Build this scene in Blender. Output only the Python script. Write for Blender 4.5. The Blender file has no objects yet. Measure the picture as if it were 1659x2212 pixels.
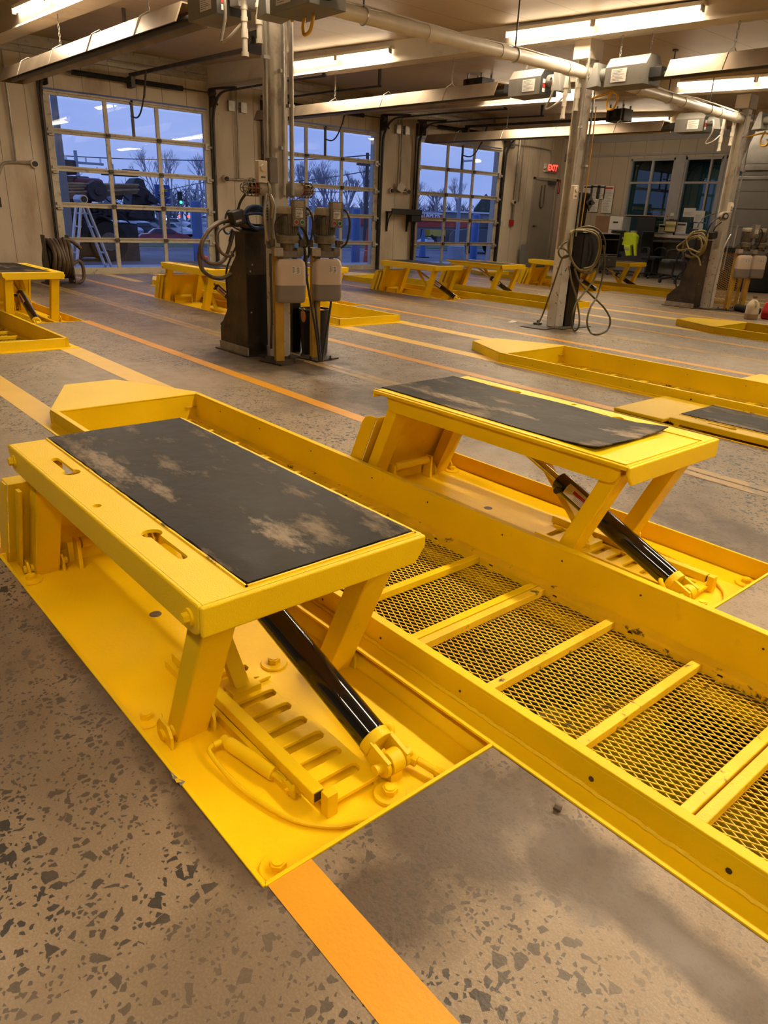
import bpy, bmesh, math, random
from mathutils import Vector, Matrix, geometry

# ------------------------------------------------------------------ camera, world, exposure
SC = bpy.context.scene
COL = SC.collection
S = 0.75                       # metres per building unit (the whole place is scaled once, at the end)
random.seed(7)

cam_d = bpy.data.cameras.new('camera')
cam = bpy.data.objects.new('camera', cam_d)
COL.objects.link(cam)
def cam_axes(a, b, c):
    ca, sa, cb, sb, cc, sc = math.cos(a), math.sin(a), math.cos(b), math.sin(b), math.cos(c), math.sin(c)
    rz = Matrix(((ca, -sa, 0), (sa, ca, 0), (0, 0, 1)))
    r, f, u = Vector((1, 0, 0)), Vector((0, cb, -sb)), Vector((0, sb, cb))
    r2 = cc*r + sc*u
    u2 = -sc*r + cc*u
    return rz @ r2, rz @ u2, rz @ f
_r, _u, _f = cam_axes(.8482, .3878, .0425)
cam.matrix_world = Matrix(((_r.x, _u.x, -_f.x, 0), (_r.y, _u.y, -_f.y, 0), (_r.z, _u.z, -_f.z, 1.6), (0, 0, 0, 1)))
cam_d.sensor_fit = 'HORIZONTAL'
cam_d.sensor_width = 36
cam_d.lens = 36*1572.1/1659
cam_d.clip_start = .02
cam_d.clip_end = 600
SC.camera = cam

SC.view_settings.view_transform = 'Standard'
SC.view_settings.look = 'None'
SC.view_settings.gamma = 1
SC.view_settings.use_curve_mapping = False
SC.view_settings.exposure = 0.0

SKY_LOW, SKY_HIGH, SKY_POWER = (.30, .37, .66, 1), (.19, .27, .60, 1), 1.0
LAMP_COL = (1.0, .80, .55)
LAMP_W = 88                    # watts of one twin fluorescent fitting
TUBE_E = 14.0
W = bpy.data.worlds.new('world')
SC.world = W
W.use_nodes = True
nt = W.node_tree
nt.nodes.clear()
o_ = nt.nodes.new('ShaderNodeOutputWorld'); b_ = nt.nodes.new('ShaderNodeBackground')
tc = nt.nodes.new('ShaderNodeTexCoord'); mp = nt.nodes.new('ShaderNodeMapping')
mp.inputs['Scale'].default_value = (1.2, 1.2, 7)
ns = nt.nodes.new('ShaderNodeTexNoise'); ns.inputs['Scale'].default_value = 2.2; ns.inputs['Detail'].default_value = 6
cr = nt.nodes.new('ShaderNodeValToRGB'); cr.color_ramp.elements[0].position = .38; cr.color_ramp.elements[1].position = .66
cr.color_ramp.elements[0].color = (.21, .34, .82, 1); cr.color_ramp.elements[1].color = (.38, .50, .94, 1)
sx = nt.nodes.new('ShaderNodeSeparateXYZ'); rz_ = nt.nodes.new('ShaderNodeValToRGB')
rz_.color_ramp.elements[0].position = .0; rz_.color_ramp.elements[0].color = (.40, .51, .90, 1)
rz_.color_ramp.elements[1].position = .35; rz_.color_ramp.elements[1].color = (.23, .36, .86, 1)
mx = nt.nodes.new('ShaderNodeMix'); mx.data_type = 'RGBA'; mx.inputs[0].default_value = .5
nt.links.new(tc.outputs['Generated'], mp.inputs[0]); nt.links.new(mp.outputs[0], ns.inputs['Vector'])
nt.links.new(ns.outputs[0], cr.inputs[0]); nt.links.new(tc.outputs['Generated'], sx.inputs[0])
nt.links.new(sx.outputs[2], rz_.inputs[0]); nt.links.new(rz_.outputs[0], mx.inputs[6]); nt.links.new(cr.outputs[0], mx.inputs[7])
nt.links.new(mx.outputs[2], b_.inputs[0]); b_.inputs[1].default_value = SKY_POWER
nt.links.new(b_.outputs[0], o_.inputs[0])

# ------------------------------------------------------------------ materials
MAT = {}
def NN(m): return m.node_tree.nodes, m.node_tree.links
def pbr(name, col, rough=.5, metal=0., spec=.5, bump=0., bscale=40., var=0., vscale=3., dirt=None, dscale=4., dpos=(.5, .7), coat=0., dcoord='Object', rvar=0.):
    m = bpy.data.materials.new(name); m.use_nodes = True
    n, l = NN(m)
    p = n['Principled BSDF']
    p.inputs['Base Color'].default_value = (*col, 1)
    p.inputs['Roughness'].default_value = rough
    p.inputs['Metallic'].default_value = metal
    p.inputs['Specular IOR Level'].default_value = spec
    p.inputs['Coat Weight'].default_value = coat
    p.inputs['Coat Roughness'].default_value = .12
    t = n.new('ShaderNodeTexCoord')
    last = None
    if var > 0:
        a = n.new('ShaderNodeTexNoise'); a.inputs['Scale'].default_value = vscale; a.inputs['Detail'].default_value = 5
        l.new(t.outputs[dcoord], a.inputs['Vector'])
        r = n.new('ShaderNodeValToRGB')
        r.color_ramp.elements[0].position = .3; r.color_ramp.elements[1].position = .7
        r.color_ramp.elements[0].color = (*[c*(1-var) for c in col], 1)
        r.color_ramp.elements[1].color = (*[min(1, c*(1+var*.6)) for c in col], 1)
        l.new(a.outputs[0], r.inputs[0]); last = r.outputs[0]
        if rvar > 0:
            q = n.new('ShaderNodeMapRange'); q.inputs[3].default_value = rough-rvar; q.inputs[4].default_value = rough+rvar
            q.inputs[1].default_value = .3; q.inputs[2].default_value = .7
            l.new(a.outputs[0], q.inputs[0]); l.new(q.outputs[0], p.inputs['Roughness'])
    if dirt:
        a = n.new('ShaderNodeTexNoise'); a.inputs['Scale'].default_value = dscale; a.inputs['Detail'].default_value = 8; a.inputs['Roughness'].default_value = .65
        l.new(t.outputs[dcoord], a.inputs['Vector'])
        r = n.new('ShaderNodeValToRGB'); r.color_ramp.elements[0].position = dpos[0]; r.color_ramp.elements[1].position = dpos[1]
        l.new(a.outputs[0], r.inputs[0])
        x = n.new('ShaderNodeMix'); x.data_type = 'RGBA'
        if last is None: x.inputs[6].default_value = (*col, 1)
        else: l.new(last, x.inputs[6])
        x.inputs[7].default_value = (*dirt, 1)
        l.new(r.outputs[0], x.inputs[0]); last = x.outputs[2]
    if last is not None: l.new(last, p.inputs['Base Color'])
    if bump > 0:
        a = n.new('ShaderNodeTexNoise'); a.inputs['Scale'].default_value = bscale; a.inputs['Detail'].default_value = 4
        l.new(t.outputs['Object'], a.inputs['Vector'])
        b = n.new('ShaderNodeBump'); b.inputs['Strength'].default_value = bump; b.inputs['Distance'].default_value = .01
        l.new(a.outputs[0], b.inputs['Height']); l.new(b.outputs[0], p.inputs['Normal'])
    MAT[name] = m
    return m
def emit(name, col, e):
    m = bpy.data.materials.new(name); m.use_nodes = True
    n, l = NN(m); p = n['Principled BSDF']
    p.inputs['Base Color'].default_value = (*col, 1)
    p.inputs['Emission Color'].default_value = (*col, 1); p.inputs['Emission Strength'].default_value = e
    MAT[name] = m; return m

YEL = (.80, .535, .0035)
pbr('yellow', YEL, .42, spec=.2, bump=.12, bscale=70, var=.10, vscale=2.2, dirt=(.62, .39, .004), dscale=9, dpos=(.62, .8), rvar=.06)
pbr('yellow_orange_peel', YEL, .34, spec=.25, bump=.22, bscale=210, var=.06, vscale=2)
pbr('yellow_pan', (.86, .555, .0035), .45, spec=.2, bump=.16, bscale=55, var=.12, vscale=1.6, dirt=(.20, .10, .01), dscale=26, dpos=(.70, .76), rvar=.06)
pbr('yellow_worn', (.82, .53, .010), .5, bump=.25, bscale=60, var=.15, vscale=5, dirt=(.07, .04, .015), dscale=11, dpos=(.60, .66))
pbr('yellow_clean', (.86, .58, .008), .45, bump=.2, bscale=60, var=.12, vscale=5, dirt=(.30, .15, .02), dscale=14, dpos=(.64, .72))
pbr('rusty_steel', (.05, .027, .012), .8, bump=.4, bscale=60, var=.5, vscale=15)
pbr('post_yellow', (.45, .25, .02), .6, bump=.2, bscale=50, var=.25, vscale=6, dirt=(.06, .04, .02), dscale=9, dpos=(.6, .7))
pbr('gloss_black', (.004, .004, .0045), .09, spec=.6, coat=.5, bump=.015, bscale=10)
pbr('matt_black', (.012, .011, .010), .55, bump=.1)
pbr('chrome', (.55, .52, .48), .16, metal=1)
pbr('white_paper', (.62, .60, .56), .7)
pbr('print_ink', (.03, .03, .035), .7)
pbr('print_red', (.45, .03, .02), .6)
pbr('wall_cream', (.60, .53, .43), .6, bump=.06, bscale=12, var=.10, vscale=.7, dirt=(.30, .22, .14), dscale=1.3, dpos=(.55, .80))
pbr('wall_office', (.42, .37, .30), .65, bump=.04, var=.06, vscale=.6)
pbr('trim_grey', (.30, .29, .28), .5, var=.1)
pbr('aluminium', (.42, .38, .32), .42, metal=.35, bump=.1, bscale=60, var=.15, vscale=8, dirt=(.12, .09, .06), dscale=9, dpos=(.58, .75))
pbr('door_rail', (.44, .39, .31), .5, metal=.15, var=.15, vscale=4, dirt=(.12, .08, .05), dscale=7, dpos=(.56, .74))
pbr('dark_steel', (.07, .062, .052), .5, metal=.4, var=.3, vscale=7, bump=.15)
pbr('galvanised', (.42, .40, .36), .38, metal=.6, bump=.12, bscale=25, var=.25, vscale=9)
pbr('column_paint', (.50, .45, .37), .42, metal=.25, bump=.1, bscale=30, var=.15, vscale=3, dirt=(.20, .13, .08), dscale=3.2, dpos=(.54, .72))
pbr('column_chipped', (.55, .50, .43), .55, bump=.3, bscale=30, var=.18, vscale=4, dirt=(.05, .03, .02), dscale=14, dpos=(.60, .64))
pbr('conduit', (.36, .33, .28), .4, metal=.5, var=.2, vscale=9)
pbr('hood_metal', (.34, .27, .20), .36, metal=.7, bump=.06, bscale=6, var=.25, vscale=2.5)
pbr('burner_grey', (.16, .15, .13), .5, metal=.2, var=.12, vscale=5)
pbr('burner_dark', (.035, .035, .035), .45, metal=.2)
pbr('pvc', (.62, .57, .48), .4, var=.12, vscale=5, bump=.03)
pbr('gas_yellow', (.75, .40, .02), .45)
pbr('grimy_brown', (.055, .036, .022), .55, bump=.3, bscale=25, var=.4, vscale=3, dirt=(.012, .009, .007), dscale=2.2, dpos=(.45, .60))
pbr('oily_black', (.010, .008, .006), .28, bump=.25, bscale=12, var=.4, vscale=3, dirt=(.05, .033, .02), dscale=2.5, dpos=(.60, .75))
pbr('galv_base', (.34, .29, .23), .6, bump=.2, var=.3, vscale=8)
pbr('hose_black', (.020, .015, .010), .42, bump=.15, bscale=60, var=.3, vscale=12)
pbr('hose_brown', (.085, .052, .028), .5, bump=.2, bscale=40, var=.35, vscale=8)
pbr('hose_blue', (.025, .055, .15), .4, var=.25, vscale=10)
pbr('hose_olive', (.10, .085, .032), .5, var=.3, vscale=8, bump=.15)
pbr('hose_ochre', (.21, .16, .055), .5, var=.3, vscale=8, bump=.15)
pbr('motor_grey', (.17, .15, .12), .5, metal=.2, bump=.2, bscale=50, var=.35, vscale=10)
pbr('box_grey', (.15, .13, .105), .5, bump=.1, var=.2, vscale=9)
pbr('lamp_body', (.36, .31, .25), .5, var=.25, vscale=12, bump=.15)
pbr('red_glass', (.28, .02, .01), .25)
pbr('green_button', (.01, .12, .06), .35)
pbr('red_button', (.30, .015, .02), .35)
pbr('red_paint', (.36, .012, .012), .35)
pbr('bin_black', (.012, .012, .013), .45, bump=.08)
pbr('orange_rag', (.55, .22, .06), .8, bump=.4, bscale=20)
pbr('cardboard', (.24, .14, .08), .8, bump=.1, var=.1)
pbr('hivis', (.62, .80, .015), .75, bump=.4, bscale=14, var=.08)
pbr('reflective', (.42, .43, .38), .45)
pbr('chair_black', (.014, .013, .013), .5, bump=.2, bscale=60)
pbr('chair_seat', (.045, .048, .055), .75, bump=.2)
pbr('duct_foil', (.44, .43, .40), .34, metal=.55, bump=.5, bscale=7, var=.2, vscale=3)
pbr('duct_grey', (.24, .235, .22), .6, var=.12, vscale=2, bump=.1)
pbr('tank_black', (.022, .022, .022), .5, bump=.1, var=.2)
pbr('ladder_alu', (.50, .52, .58), .4, metal=.5, var=.15, vscale=7)
pbr('bollard_blue', (.08, .17, .42), .5, var=.1)
pbr('cone_orange', (.75, .12, .07), .6)
pbr('asphalt', (.16, .17, .20), .85, var=.25, vscale=.6, bump=.2)
pbr('kerb', (.36, .38, .44), .8, var=.1)
pbr('grass', (.07, .11, .045), .9, var=.3, vscale=4, bump=.4)
pbr('truck_dark', (.045, .043, .052), .6, var=.4, vscale=4, bump=.2)
pbr('truck_red', (.16, .016, .018), .4, var=.3, vscale=3)
pbr('timber', (.36, .25, .14), .7, var=.3, vscale=5)
pbr('bark', (.09, .075, .07), .9)
pbr('twig', (.30, .28, .32), .9)
pbr('evergreen', (.035, .055, .05), .9, var=.4, vscale=2)
pbr('sign_blue', (.02, .06, .26), .4)
pbr('sign_navy', (.03, .05, .15), .4)
pbr('gold', (.55, .40, .06), .4)
pbr('sign_white', (.72, .74, .80), .5)
pbr('store_red', (.42, .035, .022), .5)
pbr('store_grey', (.20, .20, .22), .7, var=.1)
pbr('store_dark', (.05, .05, .07), .4)
pbr('truck_yellow', (.55, .38, .05), .5)
pbr('car_silver', (.45, .48, .55), .3, metal=.3)
pbr('car_dark', (.05, .055, .07), .3)
pbr('car_red', (.22, .02, .03), .3)
pbr('car_white', (.60, .62, .68), .35)
pbr('car_glass', (.02, .025, .035), .12)
pbr('rubber', (.012, .012, .012), .7)
pbr('pit_floor', (.07, .10, .11), .4, var=.2, vscale=2)
pbr('pit_wall', (.10, .095, .085), .8, var=.3, vscale=2, bump=.2)
pbr('jug', (.55, .47, .33), .4)
pbr('jug_fluid', (.30, .21, .11), .4)
pbr('tank_plastic', (.52, .42, .33), .42, bump=.06, bscale=8, var=.10, vscale=3)
pbr('tank_fluid', (.20, .17, .15), .4, bump=.06, bscale=8, var=.12, vscale=4)
pbr('grimy_cap', (.12, .085, .055), .6, bump=.2, var=.3, vscale=12)
pbr('door_paint', (.34, .30, .25), .55, var=.06)
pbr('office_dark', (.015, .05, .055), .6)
pbr('stripe_yellow', (.72, .46, .085), .4, var=.08, vscale=3, bump=.08)
pbr('note_yellow', (.62, .56, .22), .7)
emit('exit_red', (1, .05, .03), 3.0)
pbr('exit_dark', (.10, .008, .006), .5)
emit('tube', (1.0, .86, .66), TUBE_E)
emit('street_glow', (1, .85, .6), 6)
emit('green_glow', (.05, .9, .45), 4)
emit('tail_glow', (1, .08, .05), 3)
emit('pit_tube', (.9, 1.0, .95), 2.0)  # glow of the added fill lamps under the slab

def glass(name, tint=(1, 1, 1), refl=.09, rough=0.):
    m = bpy.data.materials.new(name); m.use_nodes = True
    n, l = NN(m); n.clear()
    o = n.new('ShaderNodeOutputMaterial'); t = n.new('ShaderNodeBsdfTransparent'); g = n.new('ShaderNodeBsdfGlossy')
    t.inputs[0].default_value = (*tint, 1); g.inputs['Roughness'].default_value = rough
    f = n.new('ShaderNodeFresnel'); f.inputs[0].default_value = 1.45
    a = n.new('ShaderNodeMath'); a.operation = 'ADD'; a.inputs[1].default_value = refl; a.use_clamp = True
    x = n.new('ShaderNodeMixShader')
    l.new(f.outputs[0], a.inputs[0]); l.new(a.outputs[0], x.inputs[0]); l.new(t.outputs[0], x.inputs[1]); l.new(g.outputs[0], x.inputs[2])
    l.new(x.outputs[0], o.inputs[0]); MAT[name] = m; return m
glass('pane_glass', (.93, .95, 1.0), .02)
glass('office_glass', (.42, .50, .50), .05)
glass('lamp_glass', (.9, .9, .9), .10)

def floor_material():
    m = bpy.data.materials.new('concrete'); m.use_nodes = True
    n, l = NN(m); p = n['Principled BSDF']; t = n.new('ShaderNodeTexCoord')
    def noise(scale, detail=5, rough=.55, dist=0.):
        a = n.new('ShaderNodeTexNoise'); a.inputs['Scale'].default_value = scale; a.inputs['Detail'].default_value = detail
        a.inputs['Roughness'].default_value = rough; a.inputs['Distortion'].default_value = dist
        l.new(t.outputs['Object'], a.inputs['Vector']); return a.outputs[0]
    def ramp(src, p0, p1, c0=(0, 0, 0, 1), c1=(1, 1, 1, 1)):
        r = n.new('ShaderNodeValToRGB'); r.color_ramp.elements[0].position = p0; r.color_ramp.elements[1].position = p1
        r.color_ramp.elements[0].color = c0; r.color_ramp.elements[1].color = c1
        l.new(src, r.inputs[0]); return r.outputs[0]
    def mix(f, a, b):
        x = n.new('ShaderNodeMix'); x.data_type = 'RGBA'
        (l.new(f, x.inputs[0]) if not isinstance(f, float) else None)
        if isinstance(a, tuple): x.inputs[6].default_value = a
        else: l.new(a, x.inputs[6])
        if isinstance(b, tuple): x.inputs[7].default_value = b
        else: l.new(b, x.inputs[7])
        return x.outputs[2]
    def math_(op, a, b=None):
        x = n.new('ShaderNodeMath'); x.operation = op
        for i, v in enumerate((a, b)):
            if v is None: continue
            if isinstance(v, (int, float)): x.inputs[i].default_value = v
            else: l.new(v, x.inputs[i])
        return x.outputs[0]
    base = ramp(noise(2.0, 8, .6), .3, .7, (.19, .137, .084, 1), (.265, .192, .122, 1))
    speck = ramp(noise(160, 2), .45, .62)
    base = mix(math_('MULTIPLY', speck, .35), base, (.33, .27, .20, 1))
    stain = ramp(noise(.85, 6, .5, .3), .52, .66)
    base = mix(math_('MULTIPLY', stain, .55), base, (.085, .058, .040, 1))
    sepx = n.new('ShaderNodeSeparateXYZ'); l.new(t.outputs['Object'], sepx.inputs[0])
    blot = None
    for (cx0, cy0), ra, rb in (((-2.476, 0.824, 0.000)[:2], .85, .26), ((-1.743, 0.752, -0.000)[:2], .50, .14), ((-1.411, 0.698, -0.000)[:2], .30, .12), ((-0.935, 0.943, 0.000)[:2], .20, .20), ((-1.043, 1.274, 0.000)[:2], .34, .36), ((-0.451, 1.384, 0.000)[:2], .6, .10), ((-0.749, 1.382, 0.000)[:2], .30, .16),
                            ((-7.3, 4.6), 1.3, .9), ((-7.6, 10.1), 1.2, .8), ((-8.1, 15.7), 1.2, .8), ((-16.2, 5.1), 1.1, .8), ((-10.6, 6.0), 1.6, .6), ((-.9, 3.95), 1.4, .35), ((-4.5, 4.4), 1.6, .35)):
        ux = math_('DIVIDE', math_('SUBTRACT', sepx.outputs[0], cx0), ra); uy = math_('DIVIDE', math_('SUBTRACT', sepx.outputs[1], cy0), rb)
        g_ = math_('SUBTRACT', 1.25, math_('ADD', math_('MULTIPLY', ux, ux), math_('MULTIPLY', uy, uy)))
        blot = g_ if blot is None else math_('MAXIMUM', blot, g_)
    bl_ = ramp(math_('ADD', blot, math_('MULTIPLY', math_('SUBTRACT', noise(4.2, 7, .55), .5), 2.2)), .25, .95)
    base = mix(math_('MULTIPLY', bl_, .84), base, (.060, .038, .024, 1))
    # dark aggregate showing where the surface is worn away
    wear = ramp(noise(.55, 3, .5), .42, .50)
    wear = math_('MULTIPLY', wear, math_('SUBTRACT', 1.0, math_('MULTIPLY', math_('MAXIMUM', stain, bl_), .80)))
    tot = None
    for sc, thr, edge, seed in ((24, .85, .12, 0), (40, .76, .14, 5), (72, .72, .15, 9)):
        mpn = n.new('ShaderNodeMapping'); mpn.inputs['Location'].default_value = (seed, seed*.7, 0)
        wn = n.new('ShaderNodeTexNoise'); wn.inputs['Scale'].default_value = sc*1.3
        l.new(t.outputs['Object'], wn.inputs['Vector'])
        wa = n.new('ShaderNodeVectorMath'); wa.operation = 'SCALE'; wa.inputs['Scale'].default_value = .45/sc
        l.new(wn.outputs['Color'], wa.inputs[0])
        ad = n.new('ShaderNodeVectorMath'); ad.operation = 'ADD'
        l.new(t.outputs['Object'], mpn.inputs[0]); l.new(mpn.outputs[0], ad.inputs[0]); l.new(wa.outputs[0], ad.inputs[1])
        v = n.new('ShaderNodeTexVoronoi'); v.voronoi_dimensions = '2D'; v.inputs['Scale'].default_value = sc
        e = n.new('ShaderNodeTexVoronoi'); e.voronoi_dimensions = '2D'; e.feature = 'DISTANCE_TO_EDGE'; e.inputs['Scale'].default_value = sc
        l.new(ad.outputs[0], v.inputs['Vector']); l.new(ad.outputs[0], e.inputs['Vector'])
        sp = n.new('ShaderNodeSeparateColor'); l.new(v.outputs['Color'], sp.inputs[0])
        pick = math_('GREATER_THAN', sp.outputs[0], thr)
        ed = math_('GREATER_THAN', e.outputs['Distance'], math_('ADD', edge, math_('MULTIPLY', sp.outputs[1], .16)))
        s = math_('MULTIPLY', pick, ed)
        tot = s if tot is None else math_('MAXIMUM', tot, s)
    st = math_('MULTIPLY', tot, math_('ADD', .16, math_('MULTIPLY', wear, .78)))
    base = mix(st, base, (.022, .021, .019, 1))
    l.new(base, p.inputs['Base Color'])
    rr = ramp(noise(6, 5), .3, .7, (.40, .40, .40, 1), (.56, .56, .56, 1))
    l.new(rr, p.inputs['Roughness'])
    b = n.new('ShaderNodeBump'); b.inputs['Strength'].default_value = .22; b.inputs['Distance'].default_value = .006
    l.new(math_('ADD', noise(70, 4), math_('MULTIPLY', noise(14, 3), .7)), b.inputs['Height']); l.new(b.outputs[0], p.inputs['Normal'])
    MAT['concrete'] = m
floor_material()

def stripe_material(name, col, gap, amount):
    m = pbr(name, col, .42, bump=.10, bscale=60, var=.10, vscale=4, dirt=(.19, .145, .10), dscale=5, dpos=(amount, amount+.10))
    return m
stripe_material('stripe_orange', (.66, .30, .010), 0, .66)
stripe_material('stripe_worn', (.40, .25, .08), 0, .50)

def mat_rubber():
    m = bpy.data.materials.new('rubber_mat'); m.use_nodes = True
    n, l = NN(m); p = n['Principled BSDF']; t = n.new('ShaderNodeTexCoord'); p.inputs['Specular IOR Level'].default_value = .09
    mpn = n.new('ShaderNodeMapping'); mpn.inputs['Scale'].default_value = (1.0, 2.2, 1); mpn.inputs['Rotation'].default_value = (0, 0, .5)
    l.new(t.outputs['Object'], mpn.inputs[0])
    a = n.new('ShaderNodeTexNoise'); a.inputs['Scale'].default_value = 2.3; a.inputs['Detail'].default_value = 9; a.inputs['Roughness'].default_value = .68
    l.new(mpn.outputs[0], a.inputs['Vector'])
    r = n.new('ShaderNodeValToRGB'); e = r.color_ramp.elements
    e[0].position = .40; e[0].color = (.007, .0058, .0048, 1); e[1].position = .66; e[1].color = (.17, .13, .09, 1)
    x = e.new(.535); x.color = (.016, .013, .010, 1)
    l.new(a.outputs[0], r.inputs[0])
    def mt(op, u, v):
        k = n.new('ShaderNodeMath'); k.operation = op
        for i, w in enumerate((u, v)):
            if isinstance(w, (int, float)): k.inputs[i].default_value = w
            else: l.new(w, k.inputs[i])
        return k.outputs[0]
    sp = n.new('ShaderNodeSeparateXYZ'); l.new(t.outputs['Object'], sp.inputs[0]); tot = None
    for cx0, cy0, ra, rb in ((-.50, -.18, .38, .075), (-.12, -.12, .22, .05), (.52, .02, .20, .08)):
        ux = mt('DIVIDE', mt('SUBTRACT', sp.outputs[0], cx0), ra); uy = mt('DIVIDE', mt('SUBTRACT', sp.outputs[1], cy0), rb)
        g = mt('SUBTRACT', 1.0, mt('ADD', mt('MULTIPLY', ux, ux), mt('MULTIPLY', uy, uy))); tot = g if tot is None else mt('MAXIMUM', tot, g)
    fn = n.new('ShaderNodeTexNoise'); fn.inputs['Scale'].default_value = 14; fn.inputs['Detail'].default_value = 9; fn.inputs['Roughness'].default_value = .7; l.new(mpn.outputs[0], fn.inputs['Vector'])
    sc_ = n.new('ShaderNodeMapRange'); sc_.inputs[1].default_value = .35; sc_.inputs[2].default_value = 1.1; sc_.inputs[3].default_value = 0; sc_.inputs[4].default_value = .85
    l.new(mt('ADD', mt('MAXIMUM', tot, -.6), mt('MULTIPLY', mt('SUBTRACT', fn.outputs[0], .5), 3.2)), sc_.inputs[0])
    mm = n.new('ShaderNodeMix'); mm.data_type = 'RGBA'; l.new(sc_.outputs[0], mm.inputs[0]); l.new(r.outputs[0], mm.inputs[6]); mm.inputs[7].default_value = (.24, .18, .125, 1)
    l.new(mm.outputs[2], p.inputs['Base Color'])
    q = n.new('ShaderNodeMapRange'); q.inputs[1].default_value = .35; q.inputs[2].default_value = .7; q.inputs[3].default_value = .42; q.inputs[4].default_value = .60
    l.new(a.outputs[0], q.inputs[0]); l.new(q.outputs[0], p.inputs['Roughness'])
    b = n.new('ShaderNodeBump'); b.inputs['Strength'].default_value = .25; b.inputs['Distance'].default_value = .01
    c = n.new('ShaderNodeTexNoise'); c.inputs['Scale'].default_value = 9; c.inputs['Detail'].default_value = 6
    l.new(t.outputs['Object'], c.inputs['Vector']); l.new(c.outputs[0], b.inputs['Height']); l.new(b.outputs[0], p.inputs['Normal'])
    MAT['rubber_mat'] = m
mat_rubber()

def grooved(name, col, axis, pitch, groove, dirtc):
    """Sheeted panels: thin dark joints every `pitch` units along one axis."""
    m = bpy.data.materials.new(name); m.use_nodes = True
    n, l = NN(m); p = n['Principled BSDF']; t = n.new('ShaderNodeTexCoord')
    s = n.new('ShaderNodeSeparateXYZ'); l.new(t.outputs['Object'], s.inputs[0])
    d = n.new('ShaderNodeMath'); d.operation = 'DIVIDE'; d.inputs[1].default_value = pitch; l.new(s.outputs[axis], d.inputs[0])
    f = n.new('ShaderNodeMath'); f.operation = 'FRACT'; l.new(d.outputs[0], f.inputs[0])
    g = n.new('ShaderNodeMath'); g.operation = 'LESS_THAN'; g.inputs[1].default_value = groove/pitch; l.new(f.outputs[0], g.inputs[0])
    a = n.new('ShaderNodeTexNoise'); a.inputs['Scale'].default_value = 1.1; a.inputs['Detail'].default_value = 8; a.inputs['Roughness'].default_value = .6
    mpn = n.new('ShaderNodeMapping'); mpn.inputs['Scale'].default_value = (1, 1, .35)
    l.new(t.outputs['Object'], mpn.inputs[0]); l.new(mpn.outputs[0], a.inputs['Vector'])
    r = n.new('ShaderNodeValToRGB'); r.color_ramp.elements[0].position = .50; r.color_ramp.elements[1].position = .78
    r.color_ramp.elements[0].color = (*col, 1); r.color_ramp.elements[1].color = (*dirtc, 1)
    l.new(a.outputs[0], r.inputs[0])
    x = n.new('ShaderNodeMix'); x.data_type = 'RGBA'; l.new(g.outputs[0], x.inputs[0]); l.new(r.outputs[0], x.inputs[6])
    x.inputs[7].default_value = (*[c*.35 for c in col], 1)
    l.new(x.outputs[2], p.inputs['Base Color']); p.inputs['Roughness'].default_value = .55
    b = n.new('ShaderNodeBump'); b.inputs['Strength'].default_value = .4; b.inputs['Distance'].default_value = .01; b.invert = True
    l.new(g.outputs[0], b.inputs['Height']); l.new(b.outputs[0], p.inputs['Normal'])
    MAT[name] = m
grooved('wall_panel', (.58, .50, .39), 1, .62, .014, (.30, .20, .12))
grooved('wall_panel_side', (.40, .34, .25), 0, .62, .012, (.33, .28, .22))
grooved('ceiling_sheet', (.52, .44, .33), 1, .82, .010, (.44, .36, .27))

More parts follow.
